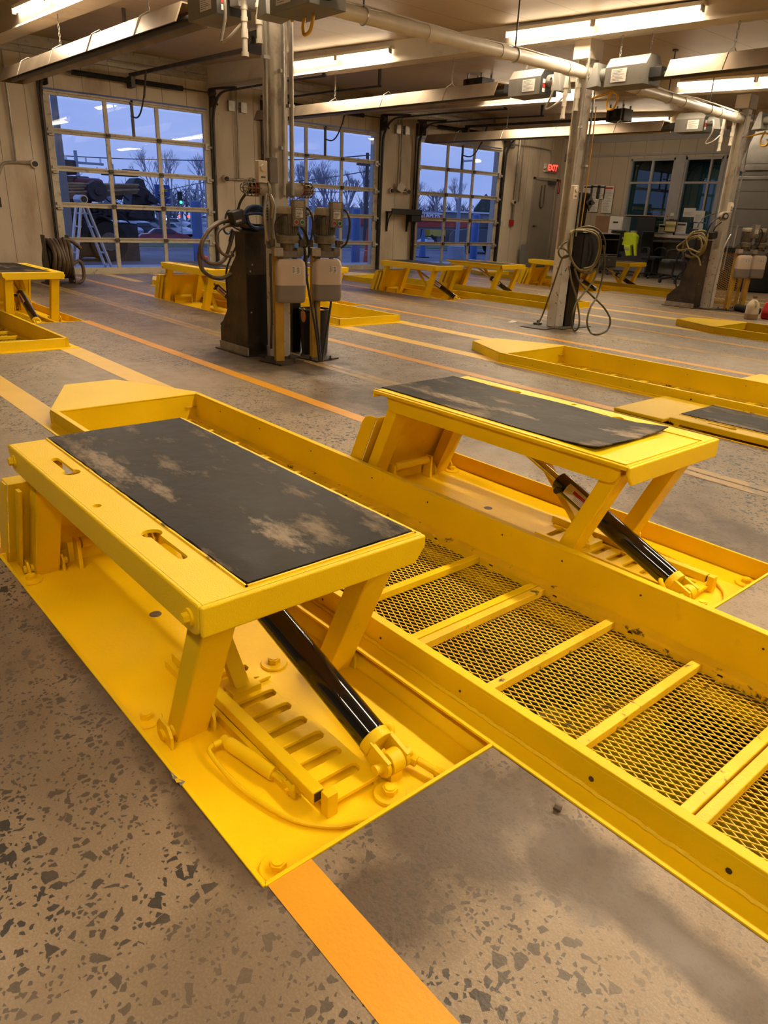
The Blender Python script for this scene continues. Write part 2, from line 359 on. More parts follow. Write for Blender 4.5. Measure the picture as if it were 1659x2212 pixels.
# ------------------------------------------------------------------ mesh builder
class MB:
    def __init__(s): s.v = []; s.f = []; s.m = []
    def add(s, vs, fs, mi=0):
        k = len(s.v); s.v += [tuple(v) for v in vs]; s.f += [tuple(i+k for i in f) for f in fs]; s.m += [mi]*len(fs); return s
    def box(s, x0, x1, y0, y1, z0, z1, mi=0):
        if x0 > x1: x0, x1 = x1, x0
        if y0 > y1: y0, y1 = y1, y0
        if z0 > z1: z0, z1 = z1, z0
        v = [(x0, y0, z0), (x1, y0, z0), (x1, y1, z0), (x0, y1, z0), (x0, y0, z1), (x1, y0, z1), (x1, y1, z1), (x0, y1, z1)]
        return s.add(v, [(0, 3, 2, 1), (4, 5, 6, 7), (0, 1, 5, 4), (1, 2, 6, 5), (2, 3, 7, 6), (3, 0, 4, 7)], mi)
    def obox(s, c, size, rot, mi=0):
        c = Vector(c); h = Vector(size)/2; vs = []
        for z in (-1, 1):
            for x, y in ((-1, -1), (1, -1), (1, 1), (-1, 1)):
                vs.append(c + rot @ Vector((x*h.x, y*h.y, z*h.z)))
        return s.add(vs, [(0, 3, 2, 1), (4, 5, 6, 7), (0, 1, 5, 4), (1, 2, 6, 5), (2, 3, 7, 6), (3, 0, 4, 7)], mi)
    def bar(s, a, b, w, h, up=(0, 0, 1), mi=0):
        a, b = Vector(a), Vector(b); d = (b-a); L = d.length; d.normalize()
        side = d.cross(Vector(up))
        if side.length < 1e-4: side = d.cross(Vector((0, 1, 0)))
        side.normalize(); u = side.cross(d)
        r = Matrix((d, side, u)).transposed()
        return s.obox((a+b)/2, (L, w, h), r, mi)
    def prism(s, poly, axis, a, b, holes=(), mi=0):
        """extrude a 2-D polygon (optionally with holes) along an axis"""
        def P(u, w, t):
            return {0: (t, u, w), 1: (u, t, w), 2: (u, w, t)}[axis]
        loops = [list(poly)] + [list(h) for h in holes]
        k = len(s.v)
        flat = [p for lp in loops for p in lp]
        n = len(flat)
        s.v += [P(p[0], p[1], a) for p in flat] + [P(p[0], p[1], b) for p in flat]
        if holes:
            tris = geometry.tessellate_polygon([[Vector((p[0], p[1], 0)) for p in lp] for lp in loops])
        else:
            tris = [tuple(range(len(poly)))]
        fs = [tuple(i+k for i in t) for t in tris] + [tuple(i+k+n for i in reversed(t)) for t in tris]
        i0 = 0
        for lp in loops:
            m = len(lp)
            for i in range(m):
                j = (i+1) % m
                fs.append((k+i0+i, k+i0+j, k+n+i0+j, k+n+i0+i))
            i0 += m
        s.f += fs; s.m += [mi]*len(fs); return s
    def cyl(s, a, b, r, n=16, r2=None, cap=True, mi=0):
        a, b = Vector(a), Vector(b); d = (b-a).normalized(); r2 = r if r2 is None else r2
        u = d.orthogonal().normalized(); w = d.cross(u); k = len(s.v)
        for c, rr in ((a, r), (b, r2)):
            for i in range(n):
                t = 2*math.pi*i/n; s.v.append(tuple(c + rr*(math.cos(t)*u + math.sin(t)*w)))
        fs = [(k+i, k+(i+1) % n, k+n+(i+1) % n, k+n+i) for i in range(n)]
        if cap: fs += [tuple(k+i for i in reversed(range(n))), tuple(k+n+i for i in range(n))]
        s.f += fs; s.m += [mi]*len(fs); return s
    def tube(s, pts, r, n=8, smooth=0, closed=False, mi=0):
        pts = [Vector(p) for p in pts]
        if smooth: pts = crom(pts, smooth, closed)
        k = len(s.v); N = len(pts); prev = None
        for i, p in enumerate(pts):
            if closed: d = pts[(i+1) % N]-pts[i-1]
            else: d = pts[min(i+1, N-1)]-pts[max(i-1, 0)]
            if d.length < 1e-9: d = Vector((0, 0, 1))
            d.normalize()
            if prev is None: u = d.orthogonal().normalized()
            else:
                u = prev-d*prev.dot(d)
                u = u.normalized() if u.length > 1e-6 else d.orthogonal().normalized()
            prev = u; w = d.cross(u)
            for j in range(n):
                t = 2*math.pi*j/n; s.v.append(tuple(p+r*(math.cos(t)*u+math.sin(t)*w)))
        fs = []
        for i in range(N if closed else N-1):
            q = (i+1) % N
            for j in range(n): fs.append((k+i*n+j, k+i*n+(j+1) % n, k+q*n+(j+1) % n, k+q*n+j))
        if not closed: fs += [tuple(k+j for j in reversed(range(n))), tuple(k+(N-1)*n+j for j in range(n))]
        s.f += fs; s.m += [mi]*len(fs); return s
    def lathe(s, prof, o=(0, 0, 0), n=24, ax=2, mi=0):
        o = Vector(o); k = len(s.v)
        for r, h in prof:
            for i in range(n):
                t = 2*math.pi*i/n; c, q = r*math.cos(t), r*math.sin(t)
                s.v.append(tuple(o+Vector({2: (c, q, h), 0: (h, c, q), 1: (c, h, q)}[ax])))
        m = len(prof)
        fs = [(k+a*n+i, k+a*n+(i+1) % n, k+(a+1)*n+(i+1) % n, k+(a+1)*n+i) for a in range(m-1) for i in range(n)]
        if prof[0][0] > 1e-5: fs.append(tuple(k+i for i in reversed(range(n))))
        if prof[-1][0] > 1e-5: fs.append(tuple(k+(m-1)*n+i for i in range(n)))
        s.f += fs; s.m += [mi]*len(fs); return s
    def quad(s, *p, mi=0): return s.add(p, [tuple(range(len(p)))], mi)
    def sphere(s, c, r, n=14, m=8, sz=(1, 1, 1), mi=0):
        prof = [(max(1e-6, math.sin(math.pi*i/m)), -math.cos(math.pi*i/m)) for i in range(m+1)]
        k = len(s.v); s.lathe(prof, (0, 0, 0), n, 2, mi)
        for i in range(k, len(s.v)):
            x, y, z = s.v[i]; s.v[i] = (c[0]+x*r*sz[0], c[1]+y*r*sz[1], c[2]+z*r*sz[2])
        return s
    def build(s, name, mats, parent=None, bevel=0., smooth=True, kind=None, label=None, seg=2, ang=40, recalc=True):
        if not isinstance(mats, (list, tuple)): mats = [mats]
        me = bpy.data.meshes.new(name)
        off = Vector(parent.get('_base', (0, 0, 0))) if parent is not None else Vector((0, 0, 0))
        me.from_pydata([tuple(Vector(v)-off) for v in s.v], [], s.f)
        for i, p in enumerate(me.polygons): p.material_index = s.m[i]
        for m in mats: me.materials.append(MAT[m] if isinstance(m, str) else m)
        if recalc:
            bm = bmesh.new(); bm.from_mesh(me); bmesh.ops.remove_doubles(bm, verts=bm.verts, dist=1e-6) if recalc == 2 else None
            bmesh.ops.recalc_face_normals(bm, faces=bm.faces); bm.to_mesh(me); bm.free()
        if smooth:
            me.polygons.foreach_set('use_smooth', [True]*len(me.polygons)); me.set_sharp_from_angle(angle=math.radians(ang))
        o = bpy.data.objects.new(name, me); COL.objects.link(o)
        if parent is not None: o.parent = parent; o['_base'] = tuple(off)
        if bevel > 0:
            b = o.modifiers.new('bevel', 'BEVEL'); b.width = bevel; b.segments = seg; b.limit_method = 'ANGLE'; b.angle_limit = math.radians(35); b.harden_normals = True
        if kind: o['kind'] = kind
        if label: o['label'] = label
        return o
def crom(p, k, closed=False):
    out = []; N = len(p)
    for i in range(N if closed else N-1):
        if closed: a, b, c, d = p[i-1], p[i], p[(i+1) % N], p[(i+2) % N]
        else: a, b, c, d = p[max(i-1, 0)], p[i], p[i+1], p[min(i+2, N-1)]
        for j in range(k):
            t = j/k
            out.append(.5*((2*b)+(c-a)*t+(2*a-5*b+4*c-d)*t*t+(3*b-a-3*c+d)*t**3))
    if not closed: out.append(p[-1])
    return out
def thing(name, loc, label, cat, group=None):
    o = bpy.data.objects.new(name, None); COL.objects.link(o); o.empty_display_size = .1
    o.location = loc; o['_base'] = tuple(loc); o['label'] = label; o['category'] = cat
    if group: o['group'] = group
    return o
def tag(o, label, cat, group=None, kind=None):
    o['label'] = label; o['category'] = cat
    if group: o['group'] = group
    if kind: o['kind'] = kind
    return o
def single(mb, name, mats, label, cat, group=None, kind=None, **k):
    return tag(mb.build(name, mats, **k), label, cat, group, kind)
def copy_tree(o, loc=None, label=None, group=None):
    r = o.copy(); COL.objects.link(r)
    if loc is not None: r.location = loc
    if label: r['label'] = label
    if group: r['group'] = group
    for ch in [c for c in bpy.data.objects if c.parent is o]:
        c = ch.copy(); COL.objects.link(c); c.parent = r
        for g in [q for q in bpy.data.objects if q.parent is ch]:
            d = g.copy(); COL.objects.link(d); d.parent = c
    return r
def text(s, size, name, mat, parent, loc, rx=(1, 0, 0), ry=(0, 0, 1), depth=.002, align='CENTER', bold=0.):
    cu = bpy.data.curves.new(name, 'FONT'); cu.body = s; cu.size = size; cu.extrude = depth; cu.align_x = align; cu.align_y = 'CENTER'; cu.offset = bold
    t = bpy.data.objects.new(name, cu); COL.objects.link(t)
    bpy.context.view_layer.update()
    me = bpy.data.meshes.new_from_object(t.evaluated_get(bpy.context.evaluated_depsgraph_get()))
    bpy.data.objects.remove(t); bpy.data.curves.remove(cu)
    x, y = Vector(rx).normalized(), Vector(ry).normalized(); z = x.cross(y)
    R = Matrix((x, y, z)).transposed().to_4x4(); R.translation = Vector(loc)-Vector(parent.get('_base', (0, 0, 0)) if parent else (0, 0, 0))
    me.transform(R); me.name = name; me.materials.clear(); me.materials.append(MAT[mat])
    o = bpy.data.objects.new(name, me); COL.objects.link(o)
    if parent: o.parent = parent
    return o
def lines(mb, x0, x1, z0, z1, n, place, h=.35, seed=1):
    """rows of unreadably small print: thin dark bars of varying length"""
    rr = random.Random(seed)
    st = (z1-z0)/n
    for i in range(n):
        a = x0; b = x0+(x1-x0)*rr.uniform(.55, 1)
        z = z1-(i+.5)*st
        mb.quad(*[place(u, w) for u, w in ((a, z-st*h/2), (b, z-st*h/2), (b, z+st*h/2), (a, z+st*h/2))])
# ------------------------------------------------------------------ the lamps' positions (fitting centres), used again below
def ceil_z(x): return 3.95-.045*x
def beam_z(x): return 3.85-.025*x
FIT = [(-16.4, 20.78, 1), (-12.4, 20.78, 1), (-13.0, 4.42, -1), (-12.0, 4.80, 1), (-7.2, 4.42, -1), (-1.2, 4.42, -1), (3.0, 4.42, -1),  # first two are unseen fill lamps, added to brighten the exit and office walls
       (-13.06, 9.80, -1), (-7.18, 9.80, -1), (-1.4, 9.80, -1),
       (-12.5, 15.10, -1), (-7.3, 15.10, -1), (-1.5, 15.10, -1),
       (-13.6, 20.3, -1), (-7.0, 20.3, -1),
       (-6.2, -1.0, 1), (-.6, -1.0, 1), (3.2, -1.0, 1)]

PITS = [2.26, 7.49, 12.72, 17.95]
XW = -18.41                    # inner face of the bay-door wall
DOORS = [7.8956, 13.42, 18.92]
YW = 25.0                      # office wall
NEAR_X, FAR_X = -5.75, (-15.6, -9.0)

# ------------------------------------------------------------------ floor with its openings
holes = []
for i, c in enumerate(PITS):
    holes.append((NEAR_X-.01, 1.22, c-.60, c+.60)); holes.append((FAR_X[0]-.01, FAR_X[1]+.01, c-.60, c+.60))
    for xo in (0, -9.83):
        for s in (1, -1):
            if (i >= 2 and xo == 0) or (i == 0 and xo < 0 and s == 1): continue
            y0 = c-1.56 if s == 1 else c+1.51
            y1 = c-.59 if s == 1 else c+.59
            holes.append((-3.605+xo, -1.185+xo, min(y0, y1), max(y0, y1)))
def cells(x0, x1, y0, y1, hs):
    xs = sorted({x0, x1, *[h[0] for h in hs], *[h[1] for h in hs]}); ys = sorted({y0, y1, *[h[2] for h in hs], *[h[3] for h in hs]})
    for a, b in zip(xs, xs[1:]):
        for c, d in zip(ys, ys[1:]):
            mx_, my_ = (a+b)/2, (c+d)/2
            if x0 <= mx_ <= x1 and y0 <= my_ <= y1 and not any(h[0] < mx_ < h[1] and h[2] < my_ < h[3] for h in hs): yield a, b, c, d
mb = MB()
for a, b, c, d in cells(XW-.3, 5, -4, YW+3.5, holes):
    mb.quad((a, c, 0), (b, c, 0), (b, d, 0), (a, d, 0))
for h in holes:
    a, b, c, d = h
    z = -.35 if b-a > 3 else -.13
    mb.quad((a, c, 0), (b, c, 0), (b, c, z), (a, c, z)); mb.quad((a, d, 0), (b, d, 0), (b, d, z), (a, d, z))
    mb.quad((a, c, 0), (a, d, 0), (a, d, z), (a, c, z)); mb.quad((b, c, 0), (b, d, 0), (b, d, z), (b, c, z))
floor = mb.build('floor', 'concrete', kind='structure', smooth=False)

def stripe(x0, x1, y0, y1, mat):
    MB().quad((x0, y0, .0018), (x1, y0, .0018), (x1, y1, .0018), (x0, y1, .0018)).build('floor_stripe', mat, floor, smooth=False)
for i, c in enumerate(PITS):
    for y0, y1 in ((c-.69, c-.47), (c+.47, c+.71)):
        stripe(FAR_X[1]-.02, NEAR_X+.05, y0, y1, 'stripe_yellow')
        stripe(-18.35, FAR_X[0]-.75, y0, y1, 'stripe_yellow')
    for y0, y1 in ((c-1.555, c-1.42), (c+1.45, c+1.58)):
        stripe(-11.03, -3.6, y0, y1, 'stripe_orange')
        stripe(-18.3, -13.45, y0, y1, 'stripe_orange'); stripe(-1.19, 4.5, y0, y1, 'stripe_orange')
    for k in range(2):
        if i: stripe(-17.5, 4.5, c-2.70+k*.11, c-2.61+k*.11, 'stripe_worn')
        if i == 3: stripe(-17.5, 4.5, c+2.55+k*.11, c+2.64+k*.11, 'stripe_worn')

# ------------------------------------------------------------------ walls and ceiling
mb = MB()
ys = [-4]+[v for d in DOORS for v in (d-1.95, d+1.95)]+[YW+.3]
for a, b in zip(ys[0::2], ys[1::2]): mb.box(XW-.32, XW+.0, a, b, 0, 3.84)
mb.box(XW-.32, XW, -4, YW+.3, 3.84, 4.85)
mb.build('wall_bay_doors', 'wall_panel', kind='structure', smooth=False)
# office wall: openings for the window groups and a glazed door
WZ = (1.33, 3.75)
op = [(-15.98, -14.28, WZ[0], WZ[1]), (-13.92, -12.62, WZ[0], WZ[1]), (-12.54, -11.62, 0, 3.75)]
mb = MB()
xs = sorted({XW-.3, 5.0, *[o[0] for o in op], *[o[1] for o in op]}); zs = sorted({0, 4.85, *[o[2] for o in op], *[o[3] for o in op]})
for a, b in zip(xs, xs[1:]):
    for c, d in zip(zs, zs[1:]):
        if not any(o[0] < (a+b)/2 < o[1] and o[2] < (c+d)/2 < o[3] for o in op): mb.box(a, b, YW, YW+.2, c, d)
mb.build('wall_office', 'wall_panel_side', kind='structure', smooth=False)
MB().box(5, 5.2, -4, YW, 0, 4).build('wall_back', 'pit_wall', kind='structure')
MB().box(XW, 5, -4.2, -4, 0, 4.85).build('wall_left', 'pit_wall', kind='structure')
mb = MB(); a, b = XW-.3, 5.2
mb.add([(a, -4.2, ceil_z(a)), (b, -4.2, ceil_z(b)), (b, YW+.2, ceil_z(b)), (a, YW+.2, ceil_z(a)),
        (a, -4.2, ceil_z(a)+.15), (b, -4.2, ceil_z(b)+.15), (b, YW+.2, ceil_z(b)+.15), (a, YW+.2, ceil_z(a)+.15)],
       [(0, 3, 2, 1), (4, 5, 6, 7), (0, 1, 5, 4), (1, 2, 6, 5), (2, 3, 7, 6), (3, 0, 4, 7)])
grooved('ceiling_sheet', (.42, .33, .215), 0, .92, .012, (.36, .28, .19))
ceiling = mb.build('ceiling', 'ceiling_sheet', kind='structure', smooth=False)
for y in (-.8, 4.61, 9.99, 15.29, 20.5):
    x0, x1 = XW, 5
    m = MB()
    m.add([(x0, y-.12, beam_z(x0)), (x1, y-.12, beam_z(x1)), (x1, y+.12, beam_z(x1)), (x0, y+.12, beam_z(x0)),
           (x0, y-.12, ceil_z(x0)), (x1, y-.12, ceil_z(x1)), (x1, y+.12, ceil_z(x1)), (x0, y+.12, ceil_z(x0))],
          [(0, 3, 2, 1), (4, 5, 6, 7), (0, 1, 5, 4), (1, 2, 6, 5), (2, 3, 7, 6), (3, 0, 4, 7)])
    m.add([(x0, y-.17, beam_z(x0)-.02), (x1, y-.17, beam_z(x1)-.02), (x1, y+.17, beam_z(x1)-.02), (x0, y+.17, beam_z(x0)-.02),
           (x0, y-.17, beam_z(x0)), (x1, y-.17, beam_z(x1)), (x1, y+.17, beam_z(x1)), (x0, y+.17, beam_z(x0))],
          [(0, 3, 2, 1), (4, 5, 6, 7), (0, 1, 5, 4), (1, 2, 6, 5), (2, 3, 7, 6), (3, 0, 4, 7)])
    m.build('trim_%d' % (10+int(y)), 'wall_cream', kind='structure', smooth=False)
# trims under the ceiling: cornice rails and pipes running along the door wall
MB().box(XW, XW+.10, -4, YW, 4.42, 4.50).box(XW, XW+.06, -4, YW, 4.56, 4.72).build('trim_1', 'aluminium', kind='structure')
MB().box(XW, 5, YW-.06, YW, 3.84, 3.90).build('trim_2', 'trim_grey', kind='structure')
MB().box(XW, 5, YW-.05, YW, 4.30, 4.5).build('trim_3', 'trim_grey', kind='structure')

# ------------------------------------------------------------------ fluorescent fittings on the beams
def fitting(x, y, s, label, power=1.):
    tz = lambda q: 3.90-.034*q
    t = thing('fluorescent_fitting', (x, y, tz(x)), label, 'ceiling light', 'twin fluorescent fittings on the ceiling beams')
    h = 1.61
    m = MB(); m.bar((x-h, y-s*.045, tz(x-h)+.065), (x+h, y-s*.045, tz(x+h)+.065), .13, .05); m.build('housing', 'wall_cream', t, bevel=.006)
    for k in (-1, 1):
        xa, xb = (x-h+.03, x-.03) if k < 0 else (x+.03, x+h-.03)
        m = MB(); m.cyl((xa, y, tz(xa)), (xb, y, tz(xb)), .026, 12); m.build('tube', 'tube', t)
        for q in (xa-.02, xb-.012): MB().box(q, q+.03, y-.03, y+.03, tz(q)-.035, tz(q)+.05).build('lamp_holder', 'aluminium', t)
    ld = bpy.data.lights.new('tube_light', 'AREA'); ld.shape = 'RECTANGLE'; ld.size = 3.1; ld.size_y = .16
    ld.energy = LAMP_W*power; ld.color = LAMP_COL; ld.spread = math.radians(175)
    lo = bpy.data.objects.new('tube_light', ld); COL.objects.link(lo); lo.parent = t
    lo.location = (0, s*.05, -.06); lo.rotation_euler = (-s*math.radians(-18), 0, 0)
    return t
FL = ['fluorescent fitting on the hidden far face of the last beam, near the exit door', 'fluorescent fitting on the hidden far face of the last beam, before the office windows',
      'fluorescent fitting on the beam at the top left corner, nearest the first bay door', 'fluorescent fitting on the far face of the top-left beam, low and thin',
      'fluorescent fitting on the first beam above the twin pumps, out of frame', 'fluorescent fitting above the near left lift, out of frame', 'fluorescent fitting behind the camera on the first beam',
      'fluorescent fitting right of the first steel column, half dim', 'long bright fluorescent fitting above the middle column at the upper right', 'fluorescent fitting on the middle beam nearer than the middle column, out of frame',
      'fluorescent fitting behind the middle heater burner, far on the third beam', 'fluorescent fitting by the top of the right-hand column', 'fluorescent fitting on the third beam near the back wall, out of frame',
      'far fluorescent fitting on the last beam beside the black door operator', 'fluorescent fitting on the last beam right of the grey duct, out of frame',
      'fluorescent fitting along the left wall toward the bay doors, out of frame', 'fluorescent fitting along the left wall beside the camera, out of frame', 'fluorescent fitting along the left wall behind the camera']
POW = [.32, .14, 1, .6, 1, 1.25, 1, .95, .85, 1, .95, .85, 1, .65, .5, 1.2, 1, 1]
for (x, y, s), lb, kp in zip(FIT, FL, POW): fitting(x, y, s, lb, kp)

# ------------------------------------------------------------------ sectional bay doors
def bay_door(n, yc, last=False):
    x = XW
    d = MB().box(x-.03, x+.03, yc-1.94, yc+1.94, 0, .15).build('door_%d' % n, 'door_rail', kind='structure', bevel=.004)
    zr = [.772, 1.52, 2.268, 3.017]
    for z in zr:
        MB().box(x-.03, x+.03, yc-1.94, yc+1.94, z-.052, z-.004).box(x-.03, x+.03, yc-1.94, yc+1.94, z+.004, z+.052).box(x-.028, x+.012, yc-1.94, yc+1.94, z-.004, z+.004).build('rail', 'door_rail', d, bevel=.003)
        MB().box(x+.03, x+.05, yc-1.93, yc+1.93, z+.03, z+.055).build('reinforcing_strut', 'aluminium', d)
    MB().box(x-.03, x+.03, yc-1.94, yc+1.94, 3.71, 3.80).box(x+.03, x+.07, yc-1.94, yc+1.94, 3.76, 3.80).build('top_rail', 'door_rail', d, bevel=.003)
    for q, w in ((-1.89, .075), (-.617, .045), (.617, .045), (1.89, .075)):
        MB().box(x-.026, x+.028, yc+q-w, yc+q+w, .15, 3.71).build('stile', 'door_rail', d, bevel=.003)
    MB().box(x+.03, x+.07, yc-.03, yc+.03, 3.05, 3.80).build('opener_strut', 'dark_steel', d)
    g = MB()
    for k, (z0, z1) in enumerate(zip([.15]+zr, zr+[3.71])):
        for a, b in ((-1.82, -.66), (-.57, .57), (.66, 1.82)):
            y0, y1, za, zb = yc+a, yc+b, z0+.05, z1-.05
            g.quad((x, y0, za), (x, y1, za), (x, y1, zb), (x, y0, zb))
    g.build('window_panes', 'pane_glass', d, smooth=False, recalc=False)
    for z in zr:                                    # hinges and rollers
        for q in (-.617, .617): MB().box(x+.05, x+.08, yc+q-.045, yc+q+.045, z-.045, z+.045).cyl((x+.08, yc+q-.05, z), (x+.08, yc+q+.05, z), .012, 8).build('hinge', 'dark_steel', d)
        for q in (-1.88, 1.88): MB().box(x+.03, x+.09, yc+q-.06, yc+q+.06, z-.10, z+.04).cyl((x+.08, yc+q, z-.04), (x+.08, yc+q+.16*(1 if q > 0 else -1), z-.04), .035, 10).build('roller_hinge', 'aluminium', d)
    # tracks: vertical, curved, then running back under the ceiling
    for q in (-2.03, 2.03):
        pts = [(x+.10, yc+q, 0), (x+.12, yc+q, 2.0), (x+.14, yc+q, 3.55)]
        for k in range(1, 9):
            a = math.pi/2*k/8; pts.append((x+.14+.62*(1-math.cos(a)), yc+q, 3.55+.62*math.sin(a)))
        pts += [(-15.5, yc+q, 4.16), (-13.6, yc+q, 4.12)]
        m = MB()
        for dy in (-.03, .03): m.tube([(p[0], p[1]+dy, p[2]) for p in pts], .012, 4)
        m.tube([(p[0]+.02, p[1], p[2]) for p in pts], .028, 4)
        m.build('roller_track', 'dark_steel', d)
        m = MB(); m.box(x, x+.05, yc+q-.02, yc+q+.05, 0, 4.2); m.bar((x+.05, yc+q, 4.28), (x+1.3, yc+q, 4.2), .05, .05); m.bar((-13.65, yc+q, 4.1), (-13.65, yc+q, ceil_z(-13.65)), .05, .05)
        m.bar((x+.4, yc+q, 3.9), (x+.1, yc+q, 4.25), .03, .03)
        m.build('track_angle', 'dark_steel', d)
    # torsion spring, shaft, drum
    z = 4.17
    MB().cyl((x+.22, yc-2.1, z), (x+.22, yc+2.1, z), .017, 10).build('spring_shaft', 'dark_steel', d)
    m = MB()
    for a, b in ((-1.35, -.08), (.08, 1.22)):
        n_ = 46; pts = []
        m.cyl((x+.22, yc+a, z), (x+.22, yc+b, z), .048, 14)
        for k in range(n_):
            q = a+(b-a)*(k+.5)/n_; m.lathe([(.050, -.009), (.057, 0), (.050, .009)], (x+.22, yc+q, z), 12, 1)
    m.build('torsion_spring', 'rubber', d)
    for q in (-1.97, 1.97): MB().cyl((x+.22, yc+q-.06, z), (x+.22, yc+q+.06, z), .085, 18).box(x, x+.3, yc+q+.06, yc+q+.08, z-.3, z+.1).build('cable_drum', 'dark_steel', d)
    MB().box(x, x+.26, yc-.05, yc+.05, z-.13, z+.1).build('centre_bracket', 'dark_steel', d, bevel=.01)
    return d
for n, yc in enumerate(DOORS): bay_door(n+1, yc)
m = MB()
for yc in DOORS: pass
def door_operator(yc, label):
    x1 = -12.95; t = thing('door_operator', (x1, yc, 4.2), label, 'door opener', 'trolley door operators')
    MB().bar((XW+.1, yc, 4.30), (x1, yc, 4.22), .06, .07).build('rail', 'dark_steel', t)
    MB().box(x1, x1+.55, yc-.2, yc+.2, 4.13, 4.42).build('motor_box', 'burner_dark', t, bevel=.01)
    MB().box(x1+.05, x1+.12, yc-.26, yc-.2, 4.15, 4.4).cyl((x1+.3, yc-.26, 4.28), (x1+.3, yc-.2, 4.28), .06).build('sprocket_plate', 'dark_steel', t)
    m = MB()
    for q in (-.16, .16): m.box(x1+.05, x1+.09, yc+q, yc+q+.03, 4.4, ceil_z(x1)); m.box(x1+.45, x1+.49, yc+q, yc+q+.03, 4.4, ceil_z(x1))
    m.build('hanger_angle', 'galvanised', t)
    m = MB(); m.tube([(XW+1.1, yc-.06, 4.27), (XW+.95, yc-.06, 3.9), (XW+.70, yc-.06, 3.55), (XW+.45, yc-.06, 3.42), (XW+.12, yc-.06, 3.47)], .018, 8, smooth=4)
    m.bar((XW+1.1, yc-.06, 4.3), (XW+.9, yc-.06, 3.78), .035, .03)
    m.build('door_arm', 'dark_steel', t)
door_operator(DOORS[0], 'black door operator on its rail behind the first heater, above the first bay door')
door_operator(DOORS[1], 'door operator rail and curved arm above the middle bay door')
door_operator(DOORS[2], 'small black door operator right of the middle column near the ceiling')

# ------------------------------------------------------------------ office glazing
def office_window(n, x0, x1, z0, z1, mull, transom, name='window'):
    y = YW
    m = MB()
    for a, b, c, d in ((x0, x0+.07, z0, z1), (x1-.07, x1, z0, z1), (x0, x1, z0, z0+.07), (x0, x1, z1-.08, z1)): m.box(a, b, y-.03, y+.08, c, d)
    w = m.build('%s_%d' % (name, n), 'trim_grey', kind='structure', bevel=.004)
    MB().box(mull-.035, mull+.035, y-.025, y+.07, z0+.07, z1-.08).build('mullion', 'trim_grey', w, bevel=.004) if mull else None
    MB().box(x0+.07, x1-.07, y-.02, y+.07, transom-.035, transom+.035).build('transom', 'trim_grey', w, bevel=.004)
    MB().quad((x0+.07, y+.03, z0+.07), (x1-.07, y+.03, z0+.07), (x1-.07, y+.03, z1-.08), (x0+.07, y+.03, z1-.08)).build('pane', 'office_glass', w, smooth=False, recalc=False)
    return w
office_window(1, -15.98, -14.28, 1.33, 3.75, -15.13, 2.98)
office_window(2, -13.92, -12.62, 1.33, 3.75, -13.02, 2.98)
wd = office_window(5, -12.54, -11.62, 0, 3.75, None, 2.98, 'door')
MB().box(-12.47, -12.39, YW-.03, YW+.06, 0, 2.9).box(-11.78, -11.70, YW-.03, YW+.06, 0, 2.9).box(-12.47, -11.70, YW-.03, YW+.06, 2.8, 2.93).build('door_leaf_frame', 'trim_grey', wd, bevel=.004)
MB().box(-14.28, -13.92, YW-.045, YW, 1.33, 3.80).box(-12.62, -12.54, YW-.04, YW, 0, 3.8).build('trim_4', 'trim_grey', kind='structure', bevel=.004)
MB().box(-16.05, -12.6, YW-.16, YW, 1.24, 1.33).build('trim_5', 'wall_cream', kind='structure', bevel=.01)
# dark room behind the glass
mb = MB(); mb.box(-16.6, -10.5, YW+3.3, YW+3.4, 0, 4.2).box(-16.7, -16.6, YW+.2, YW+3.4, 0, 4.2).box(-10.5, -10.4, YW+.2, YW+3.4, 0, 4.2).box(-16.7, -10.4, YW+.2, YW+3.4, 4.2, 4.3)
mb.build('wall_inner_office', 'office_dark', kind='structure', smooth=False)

t = thing('office_ceiling_lamp', (-13.8, YW+1.8, 3.9), 'dim lamp panel inside the office behind the windows', 'ceiling light')  # added to brighten the office walls behind the glass
MB().box(-14.4, -13.2, YW+1.5, YW+2.1, 3.9, 3.96).build('lamp_panel', 'wall_cream', t)
ld = bpy.data.lights.new('office_light', 'AREA'); ld.size = .6; ld.energy = 26; ld.color = (.95, 1, .9)
lo = bpy.data.objects.new('office_light', ld); COL.objects.link(lo); lo.parent = t; lo.location = (0, 0, -.05)
# ------------------------------------------------------------------ service door to the yard with exit sign
MB().box(XW+.0, XW+.07, 22.70, 22.80, 0, 3.06).box(XW, XW+.07, 23.98, 24.08, 0, 3.06).box(XW, XW+.07, 22.70, 24.08, 2.98, 3.06).build('trim_6', 'door_paint', kind='structure', bevel=.004)
ed = MB().box(XW+.0, XW+.035, 22.80, 23.98, .02, 2.98).build('door_4', 'door_paint', kind='structure')
MB().cyl((XW+.035, 22.93, 1.42), (XW+.10, 22.93, 1.42), .03, 12).cyl((XW+.09, 22.93, 1.42), (XW+.09, 23.08, 1.42), .014, 8).build('door_handle', 'dark_steel', ed)
MB().tube([(XW+.09, 23.12, 2.80), (XW+.10, 23.10, 2.2), (XW+.10, 23.2, 2.05), (XW+.10, 23.3, 2.2), (XW+.09, 23.30, 2.83)], .022, 8, smooth=4).build('pull_loop', 'hose_brown', ed)
MB().box(XW+.035, XW+.12, 23.5, 23.9, 2.86, 2.95).bar((XW+.1, 23.55, 2.96), (XW+.3, 23.2, 2.95), .03, .015).build('door_closer', 'dark_steel', ed)
t = thing('exit_sign', (XW+.04, 23.55, 3.39), 'white exit sign box with glowing red letters above the service door', 'sign')
MB().box(XW, XW+.12, 23.22, 23.86, 3.26, 3.53).build('housing', 'wall_cream', t, bevel=.01)
MB().box(XW+.12, XW+.13, 23.32, 23.84, 3.28, 3.51).build('face', 'exit_dark', t)
text('EXIT', .27, 'lettering', 'exit_red', t, (XW+.133, 23.58, 3.395), rx=(0, 1, 0), ry=(0, 0, 1), bold=.012)
